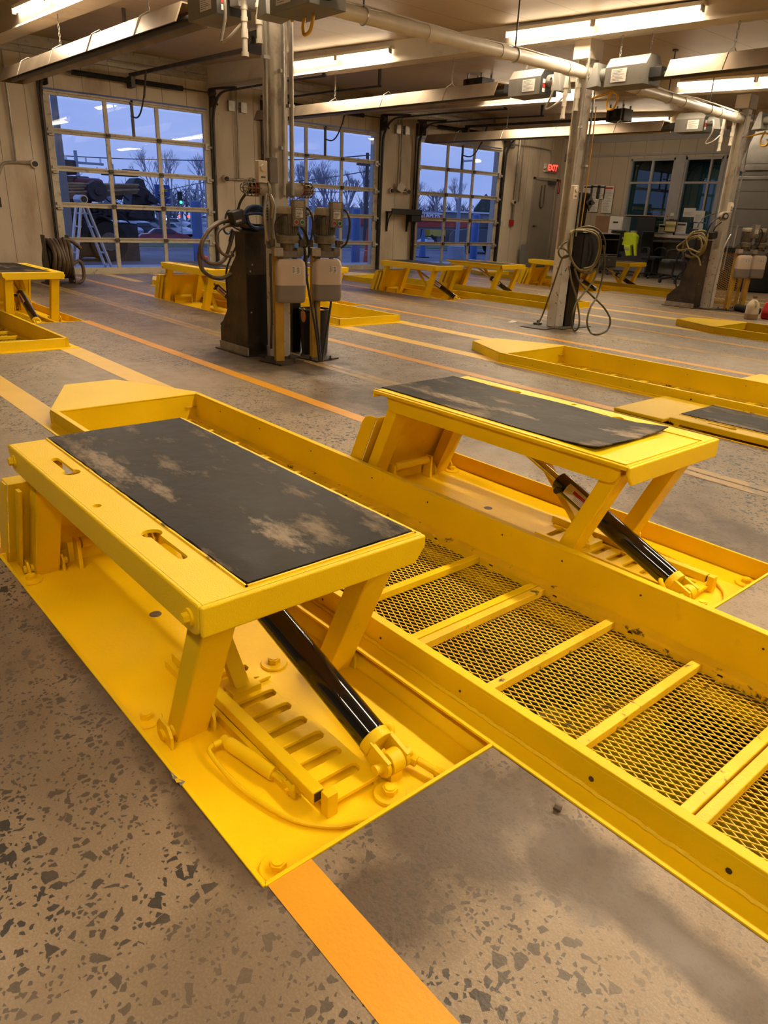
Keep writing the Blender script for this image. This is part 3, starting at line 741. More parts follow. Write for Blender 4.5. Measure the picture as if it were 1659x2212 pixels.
MB().sphere((XW+.1, 23.17, 3.38), .05, 10, 6).sphere((XW+.1, 23.91, 3.42), .04, 10, 6).build('lamp_head', 'wall_cream', t)
# ------------------------------------------------------------------ service pits
def mesh_strands(m, x0, x1, y0, y1, z, sx=.060, sy=.029, w=.0036, h=.0036):
    """expanded metal: two families of straight strands clipped to the panel"""
    k = sy/sx
    for sgn in (1, -1):
        c = y0-(x1-x0)*k if sgn > 0 else y0
        end = y1 if sgn > 0 else y1+(x1-x0)*k
        while c < end:
            # y = c + sgn*k*(x-x0)
            xa, xb = x0, x1
            ya, yb = c, c+sgn*k*(x1-x0)
            def clip(xa, ya, xb, yb):
                if sgn > 0:
                    if ya < y0: xa += (y0-ya)/k; ya = y0
                    if yb > y1: xb -= (yb-y1)/k; yb = y1
                else:
                    if ya > y1: xa += (ya-y1)/k; ya = y1
                    if yb < y0: xb -= (y0-yb)/k; yb = y0
                return xa, ya, xb, yb
            xa, ya, xb, yb = clip(xa, ya, xb, yb)
            if xb-xa > .004:
                m.bar((xa, ya, z+.0012*sgn), (xb, yb, z+.0012*sgn), w, h)
            c += sy
def grating(c, x0, x1, n, mat, fmat, label, far=False):
    zt = -.10
    t = thing('grating_panel', ((x0+x1)/2, c, zt-.05), label, 'grating', 'grating panels over the pits')
    y0, y1 = c-.53, c+.53
    m = MB()
    m.box(x0+.004, x0+.046, y0, y1, zt-.04, zt); m.box(x1-.046, x1-.004, y0, y1, zt-.04, zt)
    m.box(x0+.02, x1-.02, y0, y0+.022, zt-.05, zt-.012); m.box(x0+.02, x1-.02, y1-.022, y1, zt-.05, zt-.012)
    m.build('frame', fmat, t, bevel=.005)
    st = (x1-x0)/n
    for k in range(1, n):
        q = x0+k*st; MB().box(q-.021, q+.021, y0+.02, y1-.02, zt-.04, zt).build('crossbar', fmat, t, bevel=.005)
    m = MB()
    if far: mesh_strands(m, x0+.03, x1-.03, y0+.02, y1-.02, zt-.045, .10, .05, .007)
    else: mesh_strands(m, x0+.03, x1-.03, y0+.02, y1-.02, zt-.045)
    o = m.build('expanded_metal', mat, t, smooth=False, recalc=False)
    MB().box(x0+.02, x1-.02, y1-.05, y1-.022, zt-.052, zt-.046).build('burnt_edge', 'rusty_steel', t); MB().box(x0+.02, x1-.02, y0+.022, y0+.05, zt-.052, zt-.046).build('burnt_edge', 'rusty_steel', t)
    for k in range(n):
        q = x0+k*st+.10
        MB().box(q-.012, q+.012, y1-.022, y1+.005, zt-.05, zt-.015).cyl((q, y1-.03, zt-.045), (q, y1, zt-.045), .022, 14).cyl((q, y1-.04, zt-.045), (q, y1-.03, zt-.045), .009, 8).build('roller', 'yellow_worn', t)
def pit(c, x0, x1, label, pointed, near_cap, panels, tip=-1):
    """raised curb round the pit; the pointed plate is at the bay-door end"""
    t = thing('pit_curb', ((x0+x1)/2, c, 0), label, 'pit curb', 'steel curbs round the service pits')
    H = .11
    for s in (-1, 1):
        yi, yo = c+s*.57, c+s*.61
        xa = x0
        m = MB(); m.box(xa, x1, yi, yi+s*.012, -.30, H-.012).box(xa, x1, yo-s*.012, yo, -.02, H-.012).box(xa, x1, yi, yo, H-.014, H)
        m.build('curb_wall', 'yellow', t, bevel=.004)
        m = MB()
        ledge_in = c+s*.505
        m.box(xa+.002, x1-.002, yi+s*.002, ledge_in, -.1148, -.0985); m.box(xa, x1, ledge_in, ledge_in-s*.008, -.19, -.10) if False else None
        m.box(xa, x1, yi, c+s*.53, -.26, -.215); m.box(xa, x1, yi-s*.001, c+s*.556, -.30, -.117)
        m.build('ledge', 'yellow_worn', t)
        # floor flange with a lumpy weld bead along the wall
        m = MB()
        f0, f1 = yo+s*.0, yo+s*.085
        m.box(xa-.02, x1, f0, f1, -.004, .006)
        m.build('flange', 'yellow_pan', t, bevel=.002)
        rr = random.Random(int(c*10)+s); pts = []
        q = xa
        lim = min(x1, 1.0)
        while q < lim:
            pts.append((q, yo+s*(.004+rr.uniform(0, .004)), .007+rr.uniform(0, .005))); q += .022 if x1 > 0 and q > -3 else .12
        MB().tube(pts, .010, 6).build('weld_bead', 'yellow_orange_peel', t)
        if x1 > 0:
            rr = random.Random(5)
            q = -5.3
            while q < .8:
                m = MB(); m.cyl((q, yo+s*.0005, .045), (q, yo+s*.003, .045), .009 if rr.random() < .4 else .005, 10); m.cyl((q, yi-s*.0005, .045), (q, yi-s*.003, .045), .005, 10)
                m.build('plug_hole', 'grimy_brown', t); q += rr.uniform(.35, .7)
    if pointed:
        xp = x0-.85 if tip < 0 else x0
        poly = [(x0+.02, c-.61), (x0+.02, c+.61), (x0-.04, c+.61), (x0-.62, c+.34), (xp, c+.20), (xp-.0, c-.24), (x0-.06, c-.61)]
        m = MB(); m.prism(poly, 2, H-.014, H); m.build('end_plate', 'yellow_orange_peel', t, bevel=.005)
        m = MB()
        for a, b in zip(poly, poly[1:]+poly[:1]):
            if abs(a[0]-b[0]) > .001 or a[0] < x0-.1: m.bar((a[0], a[1], H/2-.01), (b[0], b[1], H/2-.01), .014, H-.01)
        m.build('skirt', 'yellow', t, bevel=.003)
    MB().box(x0, x0+.014, c-.60, c+.60, -.26, H-.002).build('end_wall', 'yellow', t, bevel=.003)
    if near_cap:
        MB().box(x1-.03, x1, c-.61, c+.61, -.26, H).build('end_wall', 'yellow', t, bevel=.006)
        MB().box(x1, x1+.10, c-.70, c+.70, -.002, .006).build('flange', 'yellow_pan', t)
    return t
pit(PITS[0], NEAR_X, 1.2, 'raised yellow steel curb of the near pit between the two raised lifts', True, True, 5)
pit(PITS[1], NEAR_X, 1.2, 'yellow curb of the second near pit, with pointed plate right of centre', True, True, 5)
pit(PITS[2], NEAR_X, 1.2, 'yellow curb with pointed plate at the right edge, beyond the second near pit', True, True, 5)
pit(PITS[0], FAR_X[0], FAR_X[1], 'yellow curb corner of the far pit cut by the left edge', True, True, 5)
pit(PITS[1], FAR_X[0], FAR_X[1], 'yellow curb of the far pit behind the twin pumps and black bin', True, True, 5)
pit(PITS[2], FAR_X[0], FAR_X[1], 'long yellow curb of the far pit in front of the third bay door', True, True, 5)
pit(PITS[3], FAR_X[0], FAR_X[1], 'yellow curb of the farthest pit by the office chairs', True, True, 5)

j = [1.13, -.08+.14, -.66, -1.93, -3.20, -4.47, -5.72]
LB = ['grating panel over the near pit, closest to the camera', 'grating panel over the near pit in the lower right corner', 'scorched grating panel between its two double bars, right of centre',
      'clean yellow grating panel beside the left lift corner', 'grating panel half hidden behind the black mat of the left lift', 'grating panel at the far end of the near pit, under the pointed plate']
j = [.61, -.66, -1.93, -3.20, -4.47, -5.72]
for k in range(5):
    worn = k in (0, 1)
    grating(PITS[0], j[k+1], j[k], 3, 'yellow_worn' if worn else 'yellow_clean', 'yellow_worn' if worn else 'yellow', LB[k+1])
LC = ['beside the lowered lift at the right edge', 'left of the lowered lift plate', 'in the middle of the visible gap', 'next to the pointed plate']
for k in range(1, 5):
    grating(PITS[1], j[k+1], j[k], 3, 'yellow_worn', 'yellow', 'grating panel of the second pit, '+LC[k-1], far=True)
jf = [-9.03, -10.3, -11.6]
for k in range(2): grating(PITS[0], jf[k+1], jf[k], 3, 'yellow_clean', 'yellow', 'grating panel of the far left pit, '+['nearest its corner', 'behind the first, at the left edge'][k], far=True)
for k in range(2): grating(PITS[1], jf[k+1], jf[k], 3, 'yellow_clean', 'yellow', 'grating panel of the far pit behind the bin, '+['nearest the end wall', 'second from the end wall'][k], far=True)

# the room below the near pit
mb = MB(); X0, X1, Y0, Y1, ZB = -6.6, 2.2, .2, 4.4, -2.6
mb.box(X0, X1, Y0, Y1, ZB-.1, ZB, 0)
mb.box(X0-.1, X0, Y0, Y1, ZB, -.36, 1).box(X1, X1+.1, Y0, Y1, ZB, -.36, 1).box(X0, X1, Y0-.1, Y0, ZB, -.36, 1).box(X0, X1, Y1, Y1+.1, ZB, -.36, 1)
for a, b, c, d in cells(X0, X1, Y0, Y1, [(NEAR_X, 1.2, PITS[0]-.57, PITS[0]+.57)]): mb.quad((a, c, -.36), (b, c, -.36), (b, d, -.36), (a, d, -.36), mi=1)
mb.build('floor_lower_pit', ['pit_floor', 'pit_wall'], kind='structure', smooth=False)
for i in (1, 2, 3):            # the other pits: closed shafts
    c = PITS[i]
    for xa, xb in ((NEAR_X, 1.2), FAR_X):
        mb = MB(); mb.box(xa, xb, c-.57, c+.57, -1.9, -1.8); mb.box(xa-.05, xa, c-.6, c+.6, -1.9, -.2).box(xb, xb+.05, c-.6, c+.6, -1.9, -.2).box(xa, xb, c-.62, c-.57, -1.9, -.3).box(xa, xb, c+.57, c+.62, -1.9, -.3)
        mb.build('floor_pit_shaft', 'pit_wall', kind='structure', smooth=False)
mb = MB(); c = PITS[0]; xa, xb = FAR_X
mb.box(xa, xb, c-.57, c+.57, -1.9, -1.8); mb.box(xa-.05, xa, c-.6, c+.6, -1.9, -.2).box(xb, xb+.05, c-.6, c+.6, -1.9, -.2).box(xa, xb, c-.62, c-.57, -1.9, -.3).box(xa, xb, c+.57, c+.62, -1.9, -.3)
mb.build('floor_pit_shaft', 'pit_wall', kind='structure', smooth=False)

def pit_fill_lamp(x, y, z, e, label):  # invented lamp, added to give the lower pit some light
    t = thing('pit_lamp', (x, y, z), label, 'pit light', 'strip lamps in the lower pit')
    MB().box(x-.6, x+.6, y-.05, y+.05, z, z+.06).build('housing', 'wall_cream', t)
    MB().cyl((x-.57, y, z-.03), (x+.57, y, z-.03), .02, 10).build('tube', 'pit_tube', t)
    ld = bpy.data.lights.new('pit_light', 'AREA'); ld.shape = 'RECTANGLE'; ld.size = 1.1; ld.size_y = .1; ld.energy = e; ld.color = (.95, 1, .85)
    lo = bpy.data.objects.new('pit_light', ld); COL.objects.link(lo); lo.parent = t; lo.location = (0, 0, -.07)
pit_fill_lamp(-3.4, .55, -.5, 3, 'strip lamp under the floor slab left of the near pit')
pit_fill_lamp(-3.4, 4.1, -.5, 3, 'strip lamp under the floor slab right of the near pit')
# things seen through the mesh
t = thing('pit_steps', (-2.2, 3.2, ZB), 'yellow steel steps standing in the lower pit, seen through the mesh', 'steps')
for s in (-.32, .32): MB().bar((-3.3, 3.1+s, ZB), (-1.3, 3.1+s, ZB+1.9), .05, .16).build('stringer', 'yellow', t)
for k in range(7): MB().box(-3.3+k*.29, -3.05+k*.29, 2.8, 3.4, ZB+.24+k*.27, ZB+.27+k*.27).build('tread', 'yellow_clean', t, bevel=.005)
t = thing('drain_pan', (-1.2, 3.6, ZB), 'yellow drain trough on legs in the lower pit under the scorched mesh', 'drain trough')
MB().prism([(3.1, -1.5), (3.5, -1.9), (3.7, -1.9), (4.1, -1.5), (4.06, -1.5), (3.69, -1.86), (3.51, -1.86), (3.14, -1.5)], 0, -2.1, .6).build('trough', 'yellow', t)
for x in (-2, -.7, .5): MB().box(x-.03, x+.03, 3.56, 3.64, ZB, -1.88).build('leg', 'yellow', t)
t = thing('used_oil_drum', (-.4, 3.0, ZB), 'dark ribbed drum standing in the lower pit, seen through the nearest mesh', 'drum')
MB().lathe([(.28, 0), (.29, .02), (.28, .05), (.28, .3), (.295, .32), (.28, .34), (.28, .6), (.295, .62), (.28, .64), (.28, .88), (.29, .9), (.27, .9)], (-.4, 3.0, ZB), 28).build('drum_shell', 'motor_grey', t)
MB().cyl((-.3, 2.9, ZB+.9), (-.3, 2.9, ZB+.93), .03).build('bung', 'yellow', t)
single(MB().bar((-1.5, 3.9, -1.4), (.8, 3.85, -1.4), .12, .12), 'pit_beam', 'yellow', 'yellow beam lying across the lower pit under the mesh', 'beam')

# ------------------------------------------------------------------ lifts
def hexbolt(m, x, y, z, r=.034, hh=.02):
    m.lathe([(r*1.55, 0), (r*1.6, .004), (r*1.5, .010), (r*.6, .012)], (x, y, z), 22)
    m.cyl((x, y, z+.010), (x, y, z+.010+hh), r*.74, 6); m.cyl((x, y, z+.010+hh), (x, y, z+.014+hh), r*.52, 12)
def keyhole(x0, x1, u, r=.034, w=.016, end=-1):
    """slot with a round end; end=-1 puts the round hole at x0"""
    pts = []
    xc = x0+r if end < 0 else x1-r
    d = math.asin(w/r)
    if end < 0:
        for k in range(17):
            a = d+(2*math.pi-2*d)*k/16; pts.append((xc+r*math.cos(a), u+r*math.sin(a)))
        for k in range(7):
            a = -math.pi/2+math.pi*k/6; pts.append((x1-w+w*math.cos(a), u+w*math.sin(a)))
    else:
        for k in range(17):
            a = math.pi+d+(2*math.pi-2*d)*k/16; pts.append((xc+r*math.cos(a), u+r*math.sin(a)))
        for k in range(7):
            a = math.pi/2+math.pi*k/6; pts.append((x0+w+w*math.cos(a), u+w*math.sin(a)))
    return pts
def circ(x, u, r, n=14): return [(x+r*math.cos(2*math.pi*k/n), u+r*math.sin(2*math.pi*k/n)) for k in range(n)]
def lift(c, s, xo, h, label, sticker=True, mat_u=(.237, .877), mat_x=(-3.385, -1.645), curl=0., lowered=False, detail=True, zp=-.10):
    y0 = c-1.56 if s == 1 else c+1.50+(.035 if lowered else 0)
    Y = lambda u: y0+s*u
    X = lambda v: v+xo
    t = thing('wheel_lift', (X(-2.4), Y(.48), zp), label, 'vehicle lift', 'yellow wheel lifts beside the pits')
    P = lambda pts: [(X(a), Y(b)) for a, b in pts]
    w = .95 if s == 1 else .90
    Xd = X
    if lowered: X = lambda v: v
    # pan
    m = MB(); m.box(X(-3.6), X(-1.19), Y(0), Y(w), zp-.012, zp)
    m.box(X(-3.6), X(-3.588), Y(0), Y(w), zp, .004).box(X(-3.6), X(-1.19), Y(-.008), Y(.006), zp, .005).box(X(-1.20), X(-1.187), Y(0), Y(w), zp, .005)
    m.box(X(-3.6), X(-1.19), Y(w-.02), Y(w), zp, 0)
    m.build('base_pan', 'yellow_pan', t, bevel=.002)
    if not lowered:
        m = MB(); m.prism([(y, z) for y, z in ((Y(w-.02), zp), (Y(w-.075), zp), (Y(w-.075), zp+.012), (Y(w-.03), zp+.07), (Y(w-.02), zp+.07))], 0, X(-3.58), X(-1.2))
        m.build('pan_rail', 'yellow', t, bevel=.003)
    X = Xd
    # deck
    out = [(-3.379, .080), (-1.613, .080), (-1.613, .890), (-3.379, .890)]
    hl = [P(keyhole(-3.09, -2.84, .165, end=1)), P(circ(-2.47, .115, .016)), P(keyhole(-2.17, -1.90, .170, end=-1))]
    m = MB(); m.prism(P(out), 2, h-.012, h, holes=hl)
    m.build('deck', 'yellow_orange_peel', t, ang=20)
    ap = .11 if not lowered else .05
    def apron(u0, u1, xa, xb, dz=ap, r=.05, top=0.):
        r = min(r, (dz-top)*.8)
        pts = [(X(xa), h-top), (X(xb), h-top)]
        for k in range(5):
            a = k*math.pi/8; pts.append((X(xb-r+r*math.cos(a)), h-dz+r-r*math.sin(a)))
        for k in range(5):
            a = math.pi/2+k*math.pi/8; pts.append((X(xa+r+r*math.cos(a)), h-dz+r-r*math.sin(a)))
        return MB().prism(pts, 1, Y(u0), Y(u1))
    apron(.065, .084, -3.385, -1.612).build('side_apron', 'yellow_orange_peel', t, bevel=.008, seg=3)
    MB().box(X(-3.385), X(-1.613), Y(.887), Y(.905), h-.022, h).build('deck_edge', 'yellow_orange_peel', t, bevel=.007, seg=3)
    apron(.862, .878, -3.28, -1.66, r=.06, top=.013).build('side_apron', 'yellow', t, bevel=.003)
    m = MB(); m.prism([(Y(.066), h), (Y(.905), h), (Y(.905), h-.045), (Y(.86), h-.098 if not lowered else h-.05), (Y(.066), h-.098 if not lowered else h-.05)], 0, X(-1.616), X(-1.597))
    m.build('front_apron', 'yellow_orange_peel', t, bevel=.009, seg=3)
    MB().box(X(-3.392), X(-3.378), Y(.065), Y(.905), h-.045, h-.002).build('rear_apron', 'yellow', t, bevel=.005)
    for v in (-3.31, -1.665):
        m = MB(); m.cyl((X(v), Y(.066), h-.055), (X(v), Y(.058), h-.055), .026, 20); m.cyl((X(v), Y(.060), h-.055), (X(v), Y(.040), h-.055), .017, 6)
        m.build('pivot_bolt', 'yellow', t)
    # rubber mat with a thin lip round it
    mu0, mu1 = mat_u; mx0, mx1 = mat_x
    n1, n2 = (34, 14) if detail else (8, 4)
    rr = random.Random(3)
    top = []; k0 = 0
    m = MB()
    def zz(a, b):
        z = h+.006+.0012*math.sin(9*a+3*b)*math.sin(5*b)
        if curl:
            e = max(0, (a-.80)/.20); z += curl*e*e*(.4+1.1*abs(b-.45))+.006*max(0, (.1-b)/.1)*(1+math.sin(14*a))*.5
        return z
    g = []
    for lvl in (0, 1):
        for i in range(n1+1):
            for q in range(n2+1):
                a, b = i/n1, q/n2
                jx = rr.uniform(-.003, .003) if q in (0, n2) or i in (0, n1) else 0
                g.append((X(mx0+(mx1-mx0)*a+jx*.5), Y(mu0+(mu1-mu0)*b+jx), zz(a, b)-(.006 if lvl else 0)))
    N = (n1+1)*(n2+1); fs = []
    for i in range(n1):
        for q in range(n2):
            a = i*(n2+1)+q; fs.append((a, a+1, a+n2+2, a+n2+1)); fs.append((a+N, a+n2+1+N, a+n2+2+N, a+1+N))
    for i in range(n1):
        for q in (0, n2):
            a = i*(n2+1)+q; fs.append((a, a+n2+1, a+n2+1+N, a+N))
    for q in range(n2):
        for i in (0, n1):
            a = i*(n2+1)+q; fs.append((a, a+1, a+1+N, a+N))
    m.add(g, fs); m.build('rubber_mat', 'rubber_mat', t, ang=50)
    m = MB()
    m.box(X(mx0), X(-1.63), Y(min(mu0, .225)), Y(min(mu0, .225)+.006), h-.001, h+.005).box(X(-1.636), X(-1.630), Y(.225), Y(.885), h-.001, h+.005)
    m.box(X(mx0), X(-1.63), Y(max(mu1, .879)+.001), Y(max(mu1, .879)+.008), h-.001, h+.005)
    m.build('mat_lip', 'yellow_worn', t)
    if lowered:
        z = h-.02
        m2 = MB(); m2.box(X(-3.92), X(-3.42), Y(.02), Y(.93), .0, z); m2.build('ramp_plate', 'yellow_orange_peel', t, bevel=.012, seg=3)
        return t
    # legs: box sections leaning toward the camera side
    dx = .27
    for v in (-1.97, -3.50):
        for u0 in (.115, .742):
            zb, zt = zp+.035, h-.05
            a, b = Vector((X(v), 0, zb)), Vector((X(v+dx), 0, zt))
            d = (b-a).normalized(); nrm = Vector((-d.z, 0, d.x))*.042
            a2 = a-d*.035
            poly = [((a2-nrm).x, (a2-nrm).z), ((a2+nrm).x, (a2+nrm).z), ((b+nrm).x, (b+nrm).z), ((b-nrm).x, (b-nrm).z)]
            lg = MB().prism(poly, 1, Y(u0), Y(u0+.115)).build('leg', 'yellow', t, bevel=.007, seg=2)
            m = MB(); m.cyl((X(v), Y(u0-.045), zb), (X(v), Y(u0+.16), zb), .020, 14)
            m.build('hinge_pin', 'yellow', t)
            for uu in (u0-.028, u0+.131):
                MB().prism([(X(v-.055), zp), (X(v+.055), zp), (X(v+.055), zb+.015), (X(v+.03), zb+.05), (X(v-.03), zb+.05), (X(v-.055), zb+.015)], 1, Y(uu-.006), Y(uu+.006)).build('hinge_lug', 'yellow', t, bevel=.003)
    # folded cover plate on the far legs
    zb, zt = zp+.055, zp+.52
    ax = lambda z: -3.585+(z-zb)/(h-.05-zp-.035)*dx
    def slab(u0, u1, off, th, za, zb_):
        return MB().prism([(X(ax(za)+off), za), (X(ax(za)+off+th), za), (X(ax(zb_)+off+th), zb_), (X(ax(zb_)+off), zb_)], 1, Y(u0), Y(u1))
    slab(.035, .868, 0, .008, zb, zt).build('cover_plate', 'yellow', t, bevel=.003)
    for u0, u1 in ((.026, .034), (.869, .877)):
        pts = []
        for z, o in ((zb, 0), (zb, -.115), (zt-.05, -.115), (zt-.015, -.10), (zt, -.06), (zt, 0)): pts.append((X(ax(z)+o), z))
        MB().prism(pts, 1, Y(u0), Y(u1)).build('cover_flange', 'yellow', t, bevel=.002)
    m = MB(); m.prism([(X(ax(zt)), zt-.006), (X(ax(zt)-.10), zt-.006), (X(ax(zt)-.10), zt), (X(ax(zt)), zt)], 1, Y(.038), Y(.15)); m.build('cover_tab', 'yellow', t, bevel=.002)
    slab(.06, .075, .03, .05, zb, zt-.02).build('cover_return', 'yellow', t)
    m = MB(); m.cyl((X(-3.45), Y(.34), zp+.13), (X(-3.45), Y(.64), zp+.13), .028, 16); m.build('pivot_tube', 'yellow', t)
    for u in (.32, .66): MB().prism([(X(-3.50), zp), (X(-3.42), zp), (X(-3.42), zp+.155), (X(-3.48), zp+.155)], 1, Y(u-.01), Y(u+.01)).build('pivot_lug', 'yellow', t, bevel=.003)
    MB().box(X(-3.56), X(-3.54), Y(.30), Y(.70), zp, zp+.10).build('back_bar', 'yellow', t)
    if detail:
        m = MB()
        for v, u in ((-1.29, .10), (-1.31, .53), (-2.14, .63), (-3.44, .085), (-2.12, .085), (-3.44, .84)):
            MB(); b = MB(); hexbolt(b, X(v), Y(u), zp); b.build('anchor_bolt', 'yellow_pan', t)
        m = MB(); m.cyl((X(-2.79), Y(.42), zp+.0005), (X(-2.79), Y(.42), zp+.0012), .027, 20); m.build('drain_hole', 'grimy_cap', t)
    # hydraulic cylinder
    uc = .585
    A = Vector((X(-1.365), Y(uc), zp+.068)); B = Vector((X(-2.86), Y(uc-.08), h-.07)); d = (B-A).normalized()
    bar_ = A+d*.10; tubend = A+d*(.10+.80)
    bl = MB(); bl.cyl(bar_, tubend, .054, 32); bl.lathe([(.001, 0), (.001, 0)], (0, 0, -50), 3) if False else None
    bl = bl.build('cylinder_barrel', 'gloss_black', t, bevel=.006)
    pn = MB(); q = tubend-d*.06; side = Vector((0, -1, 0)); pn.cyl(q+side*.05, q+side*.085, .013, 10).cyl(q+side*.07, q+side*.10, .018, 6); pn.build('hydraulic_port', 'matt_black', bl)
    MB().cyl(tubend-d*.01, B, .022, 18).build('piston_rod', 'chrome', t)
    MB().cyl(bar_-d*.035, bar_+d*.004, .056, 28).build('end_cap', 'yellow', t, bevel=.004)
    for q in (-.04, .04):
        m = MB(); m.bar(A-d*.02+Vector((0, q, 0)), A+d*.075+Vector((0, q, 0)), .016, .075, up=(0, 0, 1))
        m.cyl(A+Vector((0, q-.0075, 0)), A+Vector((0, q+.0075, 0)), .0375, 20)
        m.build('clevis_cheek', 'yellow', t, bevel=.002)
    MB().cyl(A+Vector((0, -.075, 0)), A+Vector((0, .075, 0)), .017, 16).build('clevis_pin', 'yellow', t)
    MB().box(A.x-.045, A.x+.025, A.y-.025, A.y+.025, zp, A.z).cyl(A+Vector((0, -.025, 0)), A+Vector((0, .025, 0)), .040, 20).build('anchor_lug', 'yellow', t, bevel=.003)
    MB().box(B.x-.06, B.x+.06, B.y-.03, B.y+.03, B.z-.02, h-.012).build('upper_anchor', 'yellow', t)
    # warning label wrapped on the barrel
    lb = MB(); L0 = tubend-d*.08; L1 = tubend-d*.34; u_ = Vector((0, -1, 0)); v_ = d.cross(u_)
    if v_.z < 0: v_ = -v_
    for i in range(8):
        a0, a1 = -.15+1.25*i/8, -.15+1.25*(i+1)/8
        def pt(b, a): return b+(u_*math.cos(a)+v_*math.sin(a))*.0548
        lb.quad(pt(L0, a0), pt(L0, a1), pt(L1, a1), pt(L1, a0), mi=0)
        if 4 <= i < 6: lb.quad(*[p+(u_*math.cos(a0)+v_*math.sin(a0))*.0006 for p in (pt(L0-d*.05, a0), pt(L0-d*.05, a1), pt(L1+d*.01, a1), pt(L1+d*.01, a0))], mi=1)
    for i in range(5):
        a0 = .0+.13*i
        lb.quad(*[p+(u_*math.cos(a0)+v_*math.sin(a0))*.0006 for p in (pt(L0-d*.07, a0), pt(L0-d*.07, a0+.04), pt(L1+d*.02, a0+.04), pt(L1+d*.02, a0))], mi=2)
    if sticker: lb.build('warning_label', ['white_paper', 'print_red', 'print_ink'], bl, smooth=False, recalc=False)
    # locking strut and ratchet rack
    a, b = Vector((X(-2.62), Y(.44), h-.05)), Vector((X(-2.02), Y(.42), zp+.03))
    MB().bar(a, b, .062, .04).build('locking_strut', 'yellow', t, bevel=.006)
    m = MB(); m.bar(b+Vector((-.01, -.12, .015)), b+Vector((-.01, .12, .015)), .018, .012); m.prism([(b.x-.05, b.z+.02), (b.x+.03, b.z+.03), (b.x+.03, zp+.015), (b.x-.0, zp+.015)], 1, Y(.36), Y(.48)); m.build('strut_foot', 'yellow', t, bevel=.002)
    sl = [P([(v, .365), (v+.042, .365), (v+.042, .50), (v+.030, .512), (v+.006, .512), (v, .50)]) for v in [-2.27+.1*k for k in range(9)]]
    MB().prism(P([(-2.33, .342), (-1.37, .342), (-1.37, .535), (-2.33, .535)]), 2, zp+.018, zp+.034, holes=sl).build('ratchet_rack', 'yellow_pan', t, bevel=.003)
    MB().box(X(-2.33), X(-1.37), Y(.34), Y(.36), zp, zp+.02).box(X(-2.33), X(-1.375), Y(.517), Y(.533), zp, zp+.02).build('rack_side', 'yellow', t)
    gt = MB().box(X(-2.36), X(-1.40), Y(.295), Y(.338), zp+.032, zp+.075).build('guide_tube', 'yellow', t, bevel=.004)
    MB().box(X(-1.401), X(-1.398), Y(.301), Y(.332), zp+.038, zp+.069).build('tube_bore', 'grimy_brown', gt)
    MB().box(X(-1.385), X(-1.35), Y(.315), Y(.355), zp, zp+.085).build('stop_post', 'yellow', t, bevel=.003)
    MB().box(X(-2.38), X(-1.50), Y(.275), Y(.292), zp, zp+.035).build('guide_angle', 'yellow', t)
    if detail:
        m = MB(); m.cyl((X(-1.80), Y(.235), zp+.03), (X(-1.585), Y(.275), zp+.03), .024, 18); m.build('air_cylinder', 'yellow', t, bevel=.003)
        m = MB(); m.cyl((X(-1.585), Y(.275), zp+.03), (X(-1.53), Y(.285), zp+.03), .011, 12).box(X(-1.535), X(-1.47), Y(.272), Y(.280), zp+.015, zp+.045).box(X(-1.535), X(-1.47), Y(.294), Y(.302), zp+.015, zp+.045).cyl((X(-1.50), Y(.262), zp+.03), (X(-1.50), Y(.312), zp+.03), .008, 10)
        m.build('fork_end', 'yellow', t)
        m = MB(); m.cyl((X(-1.83), Y(.23), zp+.03), (X(-1.80), Y(.235), zp+.03), .018, 12).cyl((X(-1.82), Y(.24), zp+.03), (X(-1.825), Y(.19), zp+.03), .012, 10); m.build('air_fitting', 'yellow', t)
        m = MB(); m.tube([(X(-1.825), Y(.19), zp+.03), (X(-1.80), Y(.165), zp+.025), (X(-1.62), Y(.17), zp+.012), (X(-1.42), Y(.22), zp+.012), (X(-1.315), Y(.30), zp+.012), (X(-1.27), Y(.38), zp+.014), (X(-1.23), Y(.47), zp+.02), (X(-1.20), Y(.56), zp+.03)], .008, 8, smooth=6); m.build('air_hose', 'yellow', t)
        e = bar_+d*.03+Vector((.0, s*.054, -.01))
        m = MB(); m.tube([e, e+Vector((.02, s*.03, .0)), (X(-1.44), Y(.65), zp+.06), (X(-1.38), Y(.67), zp+.04), (X(-1.24), Y(.70), zp+.03), (X(-1.20), Y(.715), zp+.03)], .013, 10, smooth=5)
        m.cyl((X(-1.40), Y(.65), zp+.045), (X(-1.34), Y(.672), zp+.035), .019, 8).cyl((X(-1.27), Y(.692), zp+.032), (X(-1.23), Y(.705), zp+.03), .018, 8)
        m.build('hydraulic_hose', 'yellow', t)
    return t
lift(PITS[0], 1, 0, .60, 'large raised yellow lift in the foreground with black mat and keyhole slots', sticker=False)
lift(PITS[0], -1, 0, .60, 'raised yellow lift right of the near pit, rubber mat curling at its near edge', mat_u=(.195, .825), mat_x=(-3.40, -1.82), curl=.022)
lift(PITS[1], 1, .32, .055, 'lowered yellow lift lying flush in the floor at the right edge', lowered=True, detail=False, mat_u=(.26, .84))
lift(PITS[1], -1, .32, .055, 'lowered lift beyond the second pit, its ramp plate just showing at the right edge', lowered=True, detail=False)
FARL = [(0, -1, 'raised lift cut by the left edge, standing by the far left pit'), (1, 1, 'raised lift behind the hose loops, in front of the first bay door'), (1, -1, 'raised lift mostly hidden behind the two white tanks'),
        (2, 1, 'raised lift in front of the wall pier between second and third bay doors'), (2, -1, 'raised lift directly in front of the third bay door'),
        (3, 1, 'raised lift left of the black box on the middle column'), (3, -1, 'raised lift right of the black box, near the yellow jacket')]
for i, s, lb in FARL: lift(PITS[i], s, -9.83, .645, lb, detail=False)
